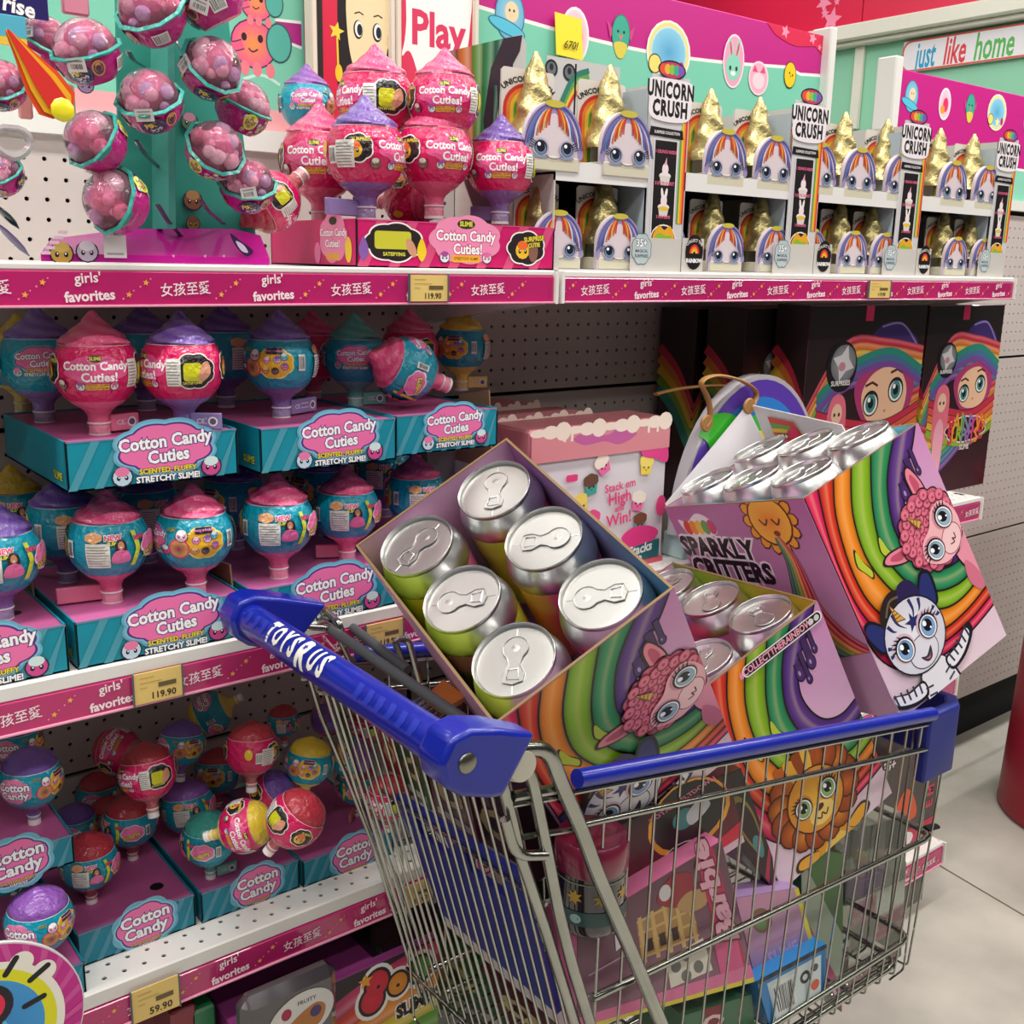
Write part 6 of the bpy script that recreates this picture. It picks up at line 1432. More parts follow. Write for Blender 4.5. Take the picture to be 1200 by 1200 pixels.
def dx_(px): return pY(px, 400, DY).x
dbox(dx_(1086), dx_(1173), DY, -.225, ZR, 1.383, 'dark doll box with rainbow scarf face at the right end of the middle shelf')
dbox(dx_(947), dx_(1083.5), DY, -.225, ZR, 1.386, 'dark doll box with large green-eyed face, left one of the front pair')
xa = pY(875, 400, -.22).x; dbox(xa, xa+.3, -.215, -.125, ZR, 1.378, 'shaded doll box showing only its rainbow edge, behind the left front one')
xa = pY(810, 400, -.10).x; dbox(xa, xa+.3, -.11, -.02, ZR, 1.372, 'darkest doll box at the back, left of the shaded one')
# cake-topped game boxes
def game_box(x0, x1, yf, yb, z0, z1, label):
    t = thing('game_box', label, 'game box', ((x0+x1)/2, (yf+yb)/2, z0), group='pink-topped game boxes')
    MB().box((x0, yf, z0), (x1, yb, z1), bev=.003).obj('carton', mat('game_white', '#dedadf', .4), t, True)
    MB().box((x0-.002, yf-.002, z1-.048), (x1+.002, yb+.002, z1+.001), bev=.004).obj('lid', mat('game_pink', '#cf7f88', .45, noise=.12, nscale=12), t, True)
    W = x1-x0; H = z1-z0; a = Art()
    a.rect(0, 0, W, H*.04, '#d8606e')
    def cup(x, y, s, c1, c2, ang):
        q = Art(); q.poly([(-.8, .1), (.8, .1), (.6, -1), (-.6, -1)], c1); q.cloud(0, .35, .9, .6, c2, 6); 
        for d in (-1, 1): q.ell(d*.3, -.3, .12, .12, '#3a2028', n=8)
        q.line(spline([(-.12, -.5), (0, -.6), (.12, -.5)], 3), .07, '#3a2028'); a.place(q, x, y, s, ang)
    for x, y, s, c1, c2, g in ((.5, .74, .05, '#ef6fa8', '#f5e8d8', .5), (.42, .62, .05, '#3fa89a', '#6b4a3a', .1), (.35, .50, .05, '#f0d050', '#f0d76a', .3), (.44, .38, .05, '#e8548f', '#e8548f', -.1), (.83, .70, .05, '#f0d444', '#f2dc6a', -.1), (.78, .46, .05, '#ef6fa8', '#f5ecdc', -.2), (.80, .31, .048, '#3fa89a', '#7a4a32', 0)):
        cup(W*x, H*y, s*W*1.15, c1, c2, g)
    a.poly([(W*.42, H*.27), (W*.46, H*.1), (W*.4, H*.1)], '#d9a05a')
    a.blob([(W*.66, H*.22), (W*.75, H*.28), (W*.88, H*.27), (W*.95, H*.21), (W*.85, H*.13), (W*.74, H*.14)], '#e8408a')
    a.blob([(W*.78, H*.83), (W*.86, H*.88), (W*.93, H*.8), (W*.99, H*.8), (W*.99, H*.7), (W*.9, H*.73), (W*.8, H*.76)], '#e0408a')
    for k, (tx, yy_, s_) in enumerate((('Stack em', .58, .058), ('High', .50, .085), ('and', .43, .045), ('Win!', .355, .085))): a.text(tx, W*.635, H*yy_, s_*W*1.1, '#e2457f', off=.02, rot=.08)
    a.text('10', W*.2, H*.42, .02, '#3fa89a', off=.03); a.ell(W*.13, H*.63, .012, .012, '#f0dc7a'); a.rrect(W*.24, H*.655, W*.32, H*.7, .003, '#e2457f'); a.ell(W*.96, H*.4, .011, .017, '#e2457f')
    a.poly([(W*.45, H*.1), (W*.96, H*.17), (W*.96, H*.0+.012), (W*.45, H*.0+.004)], '#1f6a72'); a.text('Happy Stacks', W*.7, H*.105, .021, '#e9f1ef', off=.03, rot=.1, shear=.2); a.text('Game', W*.72, H*.045, .024, '#e9f1ef', off=.03, rot=.1, shear=.2)
    a.rect(0, H-.047, W, H, '#d98a92'); a.blob([(W*.28, H*.93), (W*.4, H*.965), (W*.52, H*.93), (W*.62, H*.97), (W*.74, H*.92), (W*.62, H*.86), (W*.5, H*.89), (W*.36, H*.88)], '#c45f9e')
    for k in range(12): x = W*(k+.5)/12; a.ell(x, H-.004, W*.055, .006+.004*(k % 3), '#f3e3d4', n=12)
    for x in (.22, .27, .83, .9): a.line([(W*x, H-.005), (W*x, H-.02)], .005, '#f3e3d4')
    a.mb(plane((x0, yf-.0025, z0), (1, 0, 0), (0, 0, 1)), base=.0004).obj('front_art', PRINT, t, True)
game_box(.945, 1.226, -.335, -.245, ZR, 1.218, 'front white game box with pink icing lid and stacked cupcakes on its face')
game_box(.945, 1.15, -.235, -.15, ZR, 1.218, 'second pink-lidded game box right behind the front one')
game_box(.96, 1.12, -.14, -.05, ZR, 1.222, 'rear pink-lidded game box nearest the perforated wall')
# rainbow bag
bag = thing('rainbow_bag', 'half-round rainbow handbag with green slime splash and tan leather straps', 'handbag', pY(850, 620, -.3))
BY = -.36; cc = pY(884, 612, BY); k_ = depth(cc)/F; R0 = 112*k_; cz = cc.z; cx = cc.x
def half(r, y0, y1, col, name, m_, parent=bag):
    b = MB(); n = 28; v = []
    for y in (y0, y1): v += [(cx+r*math.cos(PI*i/n)*.92, y, cz+r*math.sin(PI*i/n)*1.25) for i in range(n+1)]
    N = n+1; b.add(v, [tuple(range(N)), tuple(range(N, 2*N))[::-1]]+[(i+1, i, N+i, N+i+1) for i in range(n)]+[(0, n, N+n, N)], col); return b.obj(name, m_, parent, True)
half(R0*1.23, BY+.006, BY+.028, '#fff', 'body', mat('bag_clear', '#b5b0b6', .25, coat=.5))
a = Art(); rc = [R0*1.19, R0*1.05, R0*.91, R0*.77, R0*.64, R0*.52, R0*.3]; cl = ['#5a3aa8', '#2f7fd0', '#3fc04a', '#f0dc2a', '#f07f22', '#c8204a']
for k in range(6):
    f1 = [(cx+rc[k]*math.cos(t)*.92, cz+rc[k]*math.sin(t)*1.25) for t in np.linspace(0, PI, 26)]; f2 = [(cx+rc[k+1]*math.cos(t)*.92, cz+rc[k+1]*math.sin(t)*1.25) for t in np.linspace(0, PI, 26)]; a.strip(f1, f2, cl[k])
for k in range(8): t = .5+k*.35; a.star(cx+R0*.7*math.cos(t), cz+R0*.8*math.sin(t), .003, '#ffffff', 0, .3, 4)
a.mb(plane((0, BY+.006, 0), (1, 0, 0), (0, 0, 1)), base=.0008).obj('rainbow_panel', mat('bag_print', rough=.3, vcol=True, coat=.4), bag, True)
a = Art()
def bq(px, py): q = pY(px, py, BY); return (q.x, q.z)
a.blob([bq(*u) for u in ((836, 488), (852, 484), (866, 490), (872, 505), (868, 520), (858, 516), (857, 532), (851, 536), (850, 520), (842, 526), (839, 545), (834, 546), (833, 524), (826, 514), (820, 512), (826, 500))], '#35b52a')
a.mb(plane((0, BY+.004, 0), (1, 0, 0), (0, 0, 1)), base=.0008).obj('splash', mat('bag_print'), bag, True)
LE = mat('tan_leather', '#b07f48', .45, noise=.2, nscale=20)
def strap(pp, Y, r=.0055, nm='strap'):
    pts = spline([tuple(pY(x, y, yy_)) for (x, y), yy_ in zip(pp, Y)], 6); MB().tube(pts, r, 8, flat=.4).obj(nm, LE, bag, True)
strap([(826, 500), (832, 488), (830, 468), (822, 448), (840, 440), (868, 446), (886, 460), (880, 478)], [-.366]*8, .0062)
strap([(768, 462), (800, 455), (840, 452), (880, 455)], [-.31]*4, .006)
for (px, py) in ((828, 496), (878, 476)):
    q = pY(px, py, -.368); MB().lathe([(.0001, -.003), (.012, -.003), (.014, 0), (.012, .003), (.0001, .003)], 18, c=(0, 0, 0), M=Matrix.Translation(q) @ Matrix.Rotation(PI/2, 4, 'X')).obj('strap_end', LE, bag, True)
b = MB().box((cx-R0*1.05, BY+.004, ZR), (cx+R0*.8, BY+.05, cz), '#b9d6d6', bev=.003); bo = b.obj('pale_tray', PRINT); tag(bo, 'pale blue card tray under the rainbow handbag', 'tray')

# ================================================================ FAR RIGHT, BOTTOM LEFT
x0 = pY(1040, 930, -.34).x
t = thing('toy_box', 'dark box with crimson lettering on the bottom deck, seen past the trolley front', 'toy box', (2.0, -.3, .166))
MB().box((1.9, -.345, .166), (2.175, -.1, .44), bev=.002).obj('carton', mat('dark_carton', '#2c1518', .35, coat=.4), t, True)
a = Art(); a.rect(1.902, .17, 2.173, .225, '#c0244a'); a.ell(2.04, .2, .05, .022, '#efe6e6'); a.blob([(2.0, .26), (2.03, .33), (2.07, .31), (2.09, .25)], '#d8552a'); a.ell(2.03, .25, .03, .02, '#4f8a3a')
for k, c in enumerate('SLIME'): a.text(c, 2.145, .40-.034*k, .036, '#c83a5a', off=.05, rot=PI/2)
a.text('35+', 1.96, .41, .03, '#e8e2e2', off=.04, out='#3a2a2a')
a.mb(plane((0, -.345, 0), (1, 0, 0), (0, 0, 1)), base=.0005).obj('front_art', PRINT, t, True)
t = thing('red_bin', 'rounded crimson bin edge at the right border of the photo', 'bin', (0, 0, 0))
q = pZ(1179, 955, 0); t.matrix_basis = Matrix.Translation((q.x, q.y, 0))
cr = q+Vector((RT.x, RT.y, 0)).normalized()*.235; cr = Vector((cr.x, cr.y, 0))
MB().lathe([(.0001, .0), (.232, 0), (.24, .012), (.238, .03), (.226, .5), (.215, .9), (.212, .92), (.205, .9)], 48, c=(cr.x, cr.y, 0)).obj('shell', mat('bin_red', '#a32036', .4, noise=.15, nscale=12), t, True)
MB().lathe([(.213, .90), (.226, .905), (.226, .925), (.21, .925)], 48, c=(cr.x, cr.y, 0)).obj('rolled_rim', mat('bin_red'), t, True)
# round eyelash sign
sc_ = pY(-22, 1214, -.47); rS = 119*depth(sc_)/F*.98
t = thing('round_sign', 'round magenta-rimmed sign with thick dark eyelashes, bottom left corner', 'sign', sc_)
M = Matrix.Translation(sc_) @ Matrix.Rotation(PI/2, 4, 'X')
MB().lathe([(.0001, -.002), (rS, -.002), (rS, .002), (.0001, .002)], 64, M=M).obj('disc', mat('sign_edge', '#e9e2e6', .5), t, True)
a = Art(); a.ell(0, 0, rS*.985, rS*.985, '#c4268a', n=64)
for k in range(28):
    t0 = 2*PI*k/28; a.poly([(rS*.8*math.cos(t0), rS*.8*math.sin(t0)), (rS*.98*math.cos(t0+.12), rS*.98*math.sin(t0+.12)), (rS*.98*math.cos(t0+.2), rS*.98*math.sin(t0+.2)), (rS*.8*math.cos(t0+.08), rS*.8*math.sin(t0+.08))], '#d2509e')
a.ell(0, 0, rS*.80, rS*.80, '#f3eee2', n=48)
for ang in (58, 38): t0 = math.radians(ang); a.ell(rS*.8*math.cos(t0), rS*.8*math.sin(t0), rS*.12, rS*.12, '#f3eee2', n=20)
a.ell(0, 0, rS*.72, rS*.72, '#e4e01e', n=48); a.ell(0, 0, rS*.60, rS*.60, '#2f7fc4', n=48, col2='#3f9ad8'); a.ell(-rS*.1, -rS*.2, rS*.4, rS*.5, '#63bfe0')
for ang, r0, r1 in ((66, .66, .84), (42, .66, .86), (22, .45, .64)):
    t0 = math.radians(ang); p0 = (rS*r0*math.cos(t0), rS*r0*math.sin(t0)); p1 = (rS*r1*math.cos(t0-.05), rS*r1*math.sin(t0-.05)); a.line([p0, p1], rS*.062, '#15121c'); a.ell(*p0, rS*.031, rS*.031, '#15121c', n=10); a.ell(*p1, rS*.031, rS*.031, '#15121c', n=10)
a.ell(rS*.1, rS*.3, rS*.22, rS*.24, '#1a1424'); a.ell(rS*.08, rS*.3, rS*.16, rS*.17, '#e2244e'); a.ell(rS*.0, rS*.05, rS*.2, rS*.14, '#1a1424')
a.mb(lambda x, y, h: Vector((sc_.x+x, sc_.y-.002-h, sc_.z+y)), base=.0006).obj('printed_art', PRINT, t, True)
# bottom deck boxes
zt_ = pY(440, 1140, -.40).z; print('bottom box top', zt_)
gX = -.40
t = thing('slime_box', 'long box with rainbow bands and a big fruit-shaped logo on the bottom deck', 'toy box', (.6, -.3, .162))
X0 = .45; X1 = .76
MB().box((X0, -.384, .162), (X1, -.06, zt_), bev=.002).obj('carton', mat('magenta_carton', '#8d3a78', .4, noise=.15, nscale=6), t, True)
a = Art(); H = zt_-.162
a.rect(X0+.001, .164, X1-.001, zt_-.001, '#2a1a26')
cl = ['#c83a6a', '#d8402f', '#e8902c', '#d9c63a', '#6aa83a', '#2a9a6a', '#6a3f8a']
for k, c in enumerate(cl):
    def yy_(x, kk): return zt_-.004-.028*kk+ -.10*((x-X1)/(X1-X0))**2
    xs = np.linspace(X0+.001, X1-.001, 12); a.strip([(x, max(yy_(x, k), .165)) for x in xs], [(x, max(yy_(x, k+1), .164)) for x in xs], [mix(c, '#000000', .2), c, mix(c, '#ffffff', .15), mix(c, '#000000', .25)])
lx = pY(455, 1150, -.384).x; lz = pY(455, 1150, -.384).z
def sl(px, py): q = pY(px, py, -.384); return (q.x, q.z)
kk_ = depth(pY(455, 1150, -.384))/F
for pas, (g1, g2) in enumerate(((1.55, '#f1ece8'), (1.25, '#1c161a'), (1.0, None))):
    for (px, py, r, c) in ((436, 1172, 15, '#d8243f'), (442, 1152, 15, '#d8243f'), (466, 1152, 13, '#e8922c'), (492, 1135, 15, '#4fa845')):
        x, z = sl(px, py); a.ell(x, z, r*kk_*g1*1.0, r*kk_*g1*1.1, g2 or c, col2=None if g2 else mix(c, '#000000', .15))
for (px, py) in ((443, 1156), (466, 1154), (488, 1136)): x, z = sl(px, py); a.ell(x, z, 2.5*kk_, 2.5*kk_, '#1c161a')
x, z = sl(428, 1150); a.star(x, z, .012, '#e8a02c')
x, z = sl(500, 1166); a.text('SLIME SURPRISE', x+.03, z-.0, .028, '#1c161a', off=.05, out='#f1ece8', ow=.09, rot=.08, sx=.85)
L2 = []
for v, f, c, n_ in a.L: L2.append(([(min(max(x, X0+.001), X1-.001), min(max(y, .164), zt_-.001)) for x, y in v], f, c, n_))
a.L = L2; a.mb(plane((0, -.384, 0), (1, 0, 0), (0, 0, 1)), base=.0005).obj('front_art', PRINT, t, True)
t = thing('blister_pod', 'clear-lidded pack with an oval food-picture label on the bottom deck', 'toy pack', pY(345, 1190, -.42))
q = pY(340, 1183, -.41); MB().box((q.x-.07, -.43, .162), (q.x+.06, -.396, q.z+.05), '#3a3538', bev=.012).obj('shell', mat('smoky_shell', '#4a4448', .15, coat=.8), t, True)
a = Art(); x, z = q.x+.005, q.z
a.ell(x, z, .046, .034, '#d9d6d3', n=32, rot=.2); a.blob([(x-.03, z-.02), (x-.01, z+.0), (x+.02, z+.012), (x+.034, z+.0), (x+.02, z-.022)], '#b5743a'); a.ell(x+.02, z+.0, .008, .008, '#4a3a6a'); a.ell(x-.02, z+.012, .007, .008, '#a8264a'); a.ell(x-.03, z-.004, .007, .007, '#2a2a2a')
a.text('FRUITY', x+.008, z+.02, .008, '#5a4a4a'); a.mb(plane((0, -.43, 0), (1, 0, 0), (0, 0, 1)), base=.0008).obj('oval_label', PRINT, t, True)
q = pY(455, 1102, -.33)
t = thing('black_pack', 'black glossy pack with chrome glints standing on the long magenta box', 'toy pack', (q.x, -.3, zt_))
MB().hexa([(q.x-.05, -.37, zt_), (q.x+.06, -.37, zt_), (q.x+.06, -.25, zt_), (q.x-.05, -.25, zt_), (q.x-.03, -.33, zt_+.075), (q.x+.05, -.33, zt_+.075), (q.x+.05, -.27, zt_+.075), (q.x-.03, -.27, zt_+.075)]).obj('shell', mat('gloss_black', '#141214', .08, coat=1), t, True)
MB().tube([(q.x+.0, -.345, zt_+.05), (q.x+.0, -.345, zt_+.1)], .008, 12).obj('red_tube', mat('tube_red', '#b0203a', .15, coat=1), t, True)
MB().tube([(q.x+.03, -.35, zt_+.05), (q.x+.03, -.35, zt_+.1)], .008, 12).obj('silver_tube', CHROME, t, True)
q = pY(240, 1190, -.36)
for i, (px, c, lab) in enumerate(((228, '#2a7a4a', 'green edge of a pack in shade under the 59.90 ticket'), (205, '#8a2a3a', 'dark red pack edge in shade under the 59.90 ticket'))):
    q = pY(px, 1190, -.34); o = MB().box((q.x-.012, -.36, .162), (q.x+.02, -.2, q.z+.02), bev=.003).obj('toy_pack', mat('tp%d' % i, c, .4, coat=.3)); tag(o, lab, 'toy pack')
# boxes deep on the lower shelves of the right bay, seen between the trolley wires
gQ = 'packs on the lower right shelf seen through the trolley'
for i, (x, w_, h_, c, lab) in enumerate(((1.0, .09, .2, '#8f1f3a', 'crimson pack on the lower right shelf, first past the shelf joint'), (1.11, .1, .17, '#2a6a4a', 'green pack on the lower right shelf'), (1.23, .12, .22, '#3a2a5a', 'violet pack on the lower right shelf'), (1.37, .13, .15, '#b0546a', 'dusty pink pack on the lower right shelf'), (1.52, .12, .2, '#2a2426', 'black pack on the lower right shelf'), (1.67, .14, .18, '#7a2a4a', 'plum pack on the lower right shelf'))):
    t = thing('toy_pack', lab, 'toy pack', (x+w_/2, -.2, .586), group=gQ)
    MB().box((x, -.3, .586), (x+w_, -.1, .586+h_), bev=.003).obj('carton', mat('rq%d' % i, c, .4, coat=.3), t, True)
    a = Art(); a.cloud(x+w_/2, .586+h_*.6, w_*.35, h_*.2, mix(c, '#ffffff', .6), 7); a.rect(x+.01, .60, x+w_-.01, .615, mix(c, '#ffe08a', .5)); critter(a, x+w_/2, .586+h_*.6, w_*.15, '#efb84a', '#e86a9a'); a.mb(plane((0, -.3, 0), (1, 0, 0), (0, 0, 1)), base=.0005).obj('front_art', PRINT, t, True)
# ================================================================ THE TROLLEY
YN, YFR = -.80, -.392
def zr(X): return .974-.154*(X-.62)
trol = thing('shopping_trolley', 'chrome wire shopping trolley with royal blue handle and rim, loaded with cartons', 'shopping cart', (.95, -.6, 0))
XF = 1.345
def T(nm, pts, r, m_=CHROME, n=8, f=0, parent=trol, **k):
    p = fillet(pts, f) if f else pts
    return MB().tube(p, r, n, **k).obj(nm, m_, parent, True)
GX = lambda z: .56+(1.0-z)*.28
def gate_pt(px, py, off=0):
    d = ray(px, py); s = (.56+off+(1.0-CAM.z)*.28-CAM.x)/(d.x+d.z*.28); return CAM+d*s
# handle
HA = pZ(288, 722, 1.055); HB = pZ(532, 884, 1.052)
hd = (HB-HA).normalized()
h = MB().tube([HA+hd*.0, HB], .0185, 20).obj('handle_bar', BLUE, trol, True)
hu = Vector((0, 0, 1)); hs_ = hd.cross(hu).normalized()
TXT = Art(); view = (CAM-(HA+HB)/2).normalized()
e0 = (view-hd*view.dot(hd)).normalized(); e1 = hd.cross(e0).normalized()
if e1.dot(UP) < 0: e1 = -e1
Lh = (HB-HA).length
for ch, f_, s_, w_ in (('T', .225, .034, .62), ('O', .268, .03, .62), ('Y', .310, .034, .62), ('S', .352, .034, .66), ('R', .402, .044, .72), ('U', .458, .034, .62), ('S', .503, .036, .66)):
    TXT.text(ch, Lh*f_, .001 if ch != 'R' else -.001, s_, '#f3f1e4', off=.045, sx=w_)
TXT.star(Lh*.398, .007, .0045, '#2a3aa8', .2)
def hmap(x, y, hh):
    a_ = y/.0185; return HA+hd*x+(e0*math.cos(a_)+e1*math.sin(a_))*(.0185+hh)
TXT.mb(hmap, base=.0006, maxe=.006).obj('lettering', PRINT, h)
# faded chevrons on the handle
a = Art()
for k in range(6):
    x = Lh*(.66+.045*k); a.poly([(x, -.008), (x+.009, -.008), (x+.012, .0), (x+.009, .008), (x, .008), (x+.003, 0)], '#2535a8')
for k in range(4):
    x = Lh*(.08+.045*k); a.poly([(x, -.008), (x+.009, -.008), (x+.012, .0), (x+.009, .008), (x, .008), (x+.003, 0)], '#2535a8')
a.mb(hmap, base=.0003, maxe=.006).obj('chevron_print', PRINT, h)
# end brackets: hub plus tapering arm towards the basket
def bracket(H, tip_px, tipz, name='end_bracket'):
    tip = pZ(*tip_px, tipz)
    sgn = 1 if name else 1
    b = MB(); Mx = Matrix.Translation(H) @ hd.to_track_quat('Z', 'Y').to_matrix().to_4x4()
    d = (tip-H); d = (d-hd*d.dot(hd)); L_ = d.length; d = d.normalized(); n_ = hd.cross(d).normalized()
    if n_.z < 0: n_ = -n_
    prof = [(-.026, 0), (-.018, .022), (.0, .0285), (.03, .026), (L_, .016), (L_*.62, -.036), (.03, -.036), (0, -.03), (-.018, -.02)]
    w_ = .019; v = []
    for q in (-1, 1):
        for x, y in prof: v.append(H+d*x+n_*y+hd*w_*q*(1 if x < .05 else .8))
    N = len(prof)
    b.add(v, [tuple(range(N)), tuple(range(N, 2*N))[::-1]]+[(i, N+i, N+(i+1) % N, (i+1) % N) for i in range(N)])
    o = b.obj(name, BLUE, trol, True); mo = o.modifiers.new('b', 'BEVEL'); mo.width = .005; mo.segments = 3; mo.limit_method = 'ANGLE'
    return o, d, n_, tip
o1, dN, nN, tipN = bracket(HB, (614, 874), 1.04)
o2, dF, nF, tipF = bracket(HA, (352, 706), 1.04)
bq_ = HB+hd*.0195
MB().lathe([(.0001, .003), (.005, .003), (.0085, .001), (.0095, -.002)], 20, M=Matrix.Translation(bq_) @ hd.to_track_quat('Z', 'Y').to_matrix().to_4x4()).obj('hex_bolt', mat('bolt', '#8d8d80', .3, 1), o1)
# side frames (thick tubes)
for (y_, s_) in ((YN-.006, 'n'), (YFR+.006, 'f')):
    k_ = 1 if s_ == 'n' else .5
    if s_ == 'n':
        p1 = [pY(x, y, y_) for x, y in ((600, 878), (642, 876), (656, 915), (682, 975), (700, 1025), (733, 1100), (775, 1200))]
        p2 = [pY(x, y, y_+.004) for x, y in ((617, 900), (624, 915), (640, 993), (655, 1070), (670, 1130), (690, 1195))]
        p3 = [pY(x, y, y_+.012) for x, y in ((560, 905), (588, 912), (600, 960), (609, 1000), (640, 1090), (668, 1180))]
    else:
        off = Vector((0, YFR-YN, 0))
        q1 = [p+off*.97 for p in p1]; q2 = [p+off*.97 for p in p2]; q3 = [p+off*.95 for p in p3]; p1, p2, p3 = q1, q2, q3
    e = p1[-1]+(p1[-1]-p1[-2]).normalized()*.12; e2 = Vector((e.x+.06, e.y, .22)); e3 = Vector((1.28, e.y, .20))
    T('side_frame', p1+[e, e2, e3], .0078*k_, f=.02, n=12)
    T('gate_post', p2+[p2[-1]+(p2[-1]-p2[-2]).normalized()*.16], .0062*k_, f=.012, n=10)
    T('gate_post', p3+[p3[-1]+(p3[-1]-p3[-2]).normalized()*.12], .0058*k_, f=.012, n=10)
T('link_loop', [pY(592, 960, YN), pY(604, 1003, YN), pY(640, 1002, YN-.004)], .0052, f=.02, n=10)
q = pY(604, 893, YN-.002)
MB().lathe([(.0001, -.02), (.017, -.02), (.0185, -.012), (.0165, -.004), (.0165, .006), (.0145, .012), (.0001, .012)], 24, M=Matrix.Translation(q) @ Matrix.Rotation(PI/2, 4, 'X')).obj('hinge_bush', mat('bush_white', '#c9c5b4', .45), trol, True)
for (xa, ya, xb, yb, r) in ((601, 933, 655, 924, .0052), (600, 943, 656, 934, .003), (612, 981, 671, 972, .003)): T('cross_tie', [pY(xa, ya, YN+.003), pY(xb, yb, YN+.003)], r)
for sx_ in (YN, YFR): T('base_rail', [(.85, sx_, .2), (1.28, sx_*.97-.012, .2)], .008)
T('base_rail', [(.9, YN, .2), (.9, YFR, .2)], .008); T('base_rail', [(1.25, YN, .2), (1.25, YFR, .2)], .008)
for x in (.88, 1.26):
    for y in (YN+.01, YFR-.01):
        MB().hexa([(x-.015, y-.02, .1), (x+.03, y-.02, .1), (x+.03, y+.02, .1), (x-.015, y+.02, .1), (x-.02, y-.02, .2), (x+.02, y-.02, .2), (x+.02, y+.02, .2), (x-.02, y+.02, .2)]).obj('caster_fork', CHROME, trol, True)
        MB().lathe([(.0001, -.014), (.045, -.014), (.0505, -.008), (.0505, .008), (.045, .014), (.0001, .014)], 24, M=Matrix.Translation((x+.015, y, .0505)) @ Matrix.Rotation(PI/2, 4, 'X')).obj('wheel', mat('rubber_grey', '#4a4a4c', .6), trol, True)
# blue rim tubes
rimN = [(.632, YN, zr(.632)), (1.27, YN-.0, zr(1.27))]
T('rim_cover', rimN, .0095, BLUE, 14); T('rim_cover', [(.63, YFR, zr(.63)), (1.27, YFR, zr(1.27))], .0095, BLUE, 14)
T('rim_wire', [(.625, YN, zr(.62)-.014), (1.29, YN, zr(1.29)-.014)], .003); T('rim_wire', [(.625, YFR, zr(.62)-.014), (1.29, YFR, zr(1.29)-.014)], .003)
# moulded front bumper
zb_ = zr(1.3)
def bump(y0, y1, nm='bumper_corner'):
    s_ = 1 if y1 > y0 else -1
    P_ = [(1.262, y0), (1.335, y0), (1.362, y0+s_*.02), (1.362, y1), (1.345, y1), (1.345, y0+s_*.03), (1.325, y0+s_*.018), (1.262, y0+s_*.018)]
    b = MB(); N = len(P_); v = [(x, y, zb_-.095) for x, y in P_]+[(x, y, zb_+.004) for x, y in P_]
    b.add(v, [tuple(range(N)), tuple(range(N, 2*N))[::-1]]+[(i, N+i, N+(i+1) % N, (i+1) % N) for i in range(N)] if s_ > 0 else [tuple(range(N))[::-1], tuple(range(N, 2*N))]+[((i+1) % N, N+(i+1) % N, N+i, i) for i in range(N)])
    o = b.obj(nm, BLUED, trol, True); m_ = o.modifiers.new('b', 'BEVEL'); m_.width = .004; m_.segments = 2; m_.limit_method = 'ANGLE'
bump(YN-.004, YN+.12); bump(YFR+.004, YFR-.12)
T('rim_cover', [(1.352, YN+.115, zb_-.004), (1.352, YFR-.115, zb_-.004)], .0095, BLUE, 12)
# horizontal basket rails: rounded U running along both sides and the front
def U(z0, z1, r, inset=0, xr=.64, nm='basket_rail', rad=.03, xf=XF):
    yn = YN+inset; yf = YFR-inset
    T(nm, [(xr, yn, z0), (xf, yn, z1), (xf, yf, z1), (xr, yf, z0)], r, f=rad, n=10)
ZB_ = .452
def inset(z): return max(0, (.90-z))*.07
U(.921, .812, .0036, 0); U(.700, .662, .0046, inset(.68), .68); U(.50, .492, .005, inset(.49), .72, xf=1.34); U(ZB_+.006, ZB_, .005, inset(.46)+.004, .74, xf=1.325)
# upright wires, each bending under the floor
for sgn, Y0 in ((1, YN), (-1, YFR)):
    n = 19 if sgn == 1 else 12
    for k in range(n):
        X = .672+(1.325-.672)*k/(n-1); zt_ = zr(X)-.012
        if 0: pass
        lean = .02*(X-.66)
        p = [(X, Y0+sgn*.002, zt_), (X+.012, Y0+sgn*inset(.68), .68), (X+.02, Y0+sgn*(inset(.47)+.002), ZB_-.014), (X+.02, Y0+sgn*(inset(.47)+.035), ZB_-.016), (X+.02, Y0+sgn*(inset(.47)+.04), ZB_+.0)]
        T('side_wire', p, .0017, n=6, f=.008)
for k in range(12):
    Y = YN+.03+(YFR-YN-.06)*k/11; T('front_wire', [(XF-.004, Y, zr(1.345)-.03), (XF-.012, Y, .66), (XF-.014, Y, ZB_-.012), (XF-.05, Y, ZB_-.014)], .0017, n=6, f=.008)
for k in range(15): Y = YN+.045+(YFR-YN-.09)*k/14; T('floor_wire', [(.72, Y, ZB_), (1.33, Y, ZB_)], .0018, n=6)
for k in range(8): X = .76+.075*k; T('floor_wire', [(X, YN+.035, ZB_-.004), (X, YFR-.035, ZB_-.004)], .0022, n=6)
# rear gate
for k in range(21):
    Y = YFR-.012-(.375)*k/20; zt_ = .985; thick = .0028 if k < 2 else .0019
    T('gate_wire', [(GX(zt_), Y, zt_), (GX(.455), Y-.004*(k < 2), .455)], thick, n=6)
for z in (.975, .50): T('gate_bar', [(GX(z)-.003, YFR-.006, z), (GX(z)-.003, YN+.02, z)], .0024)
T('gate_bar', [gate_pt(445, 925, .006), gate_pt(640, 1060, .006)], .0022)
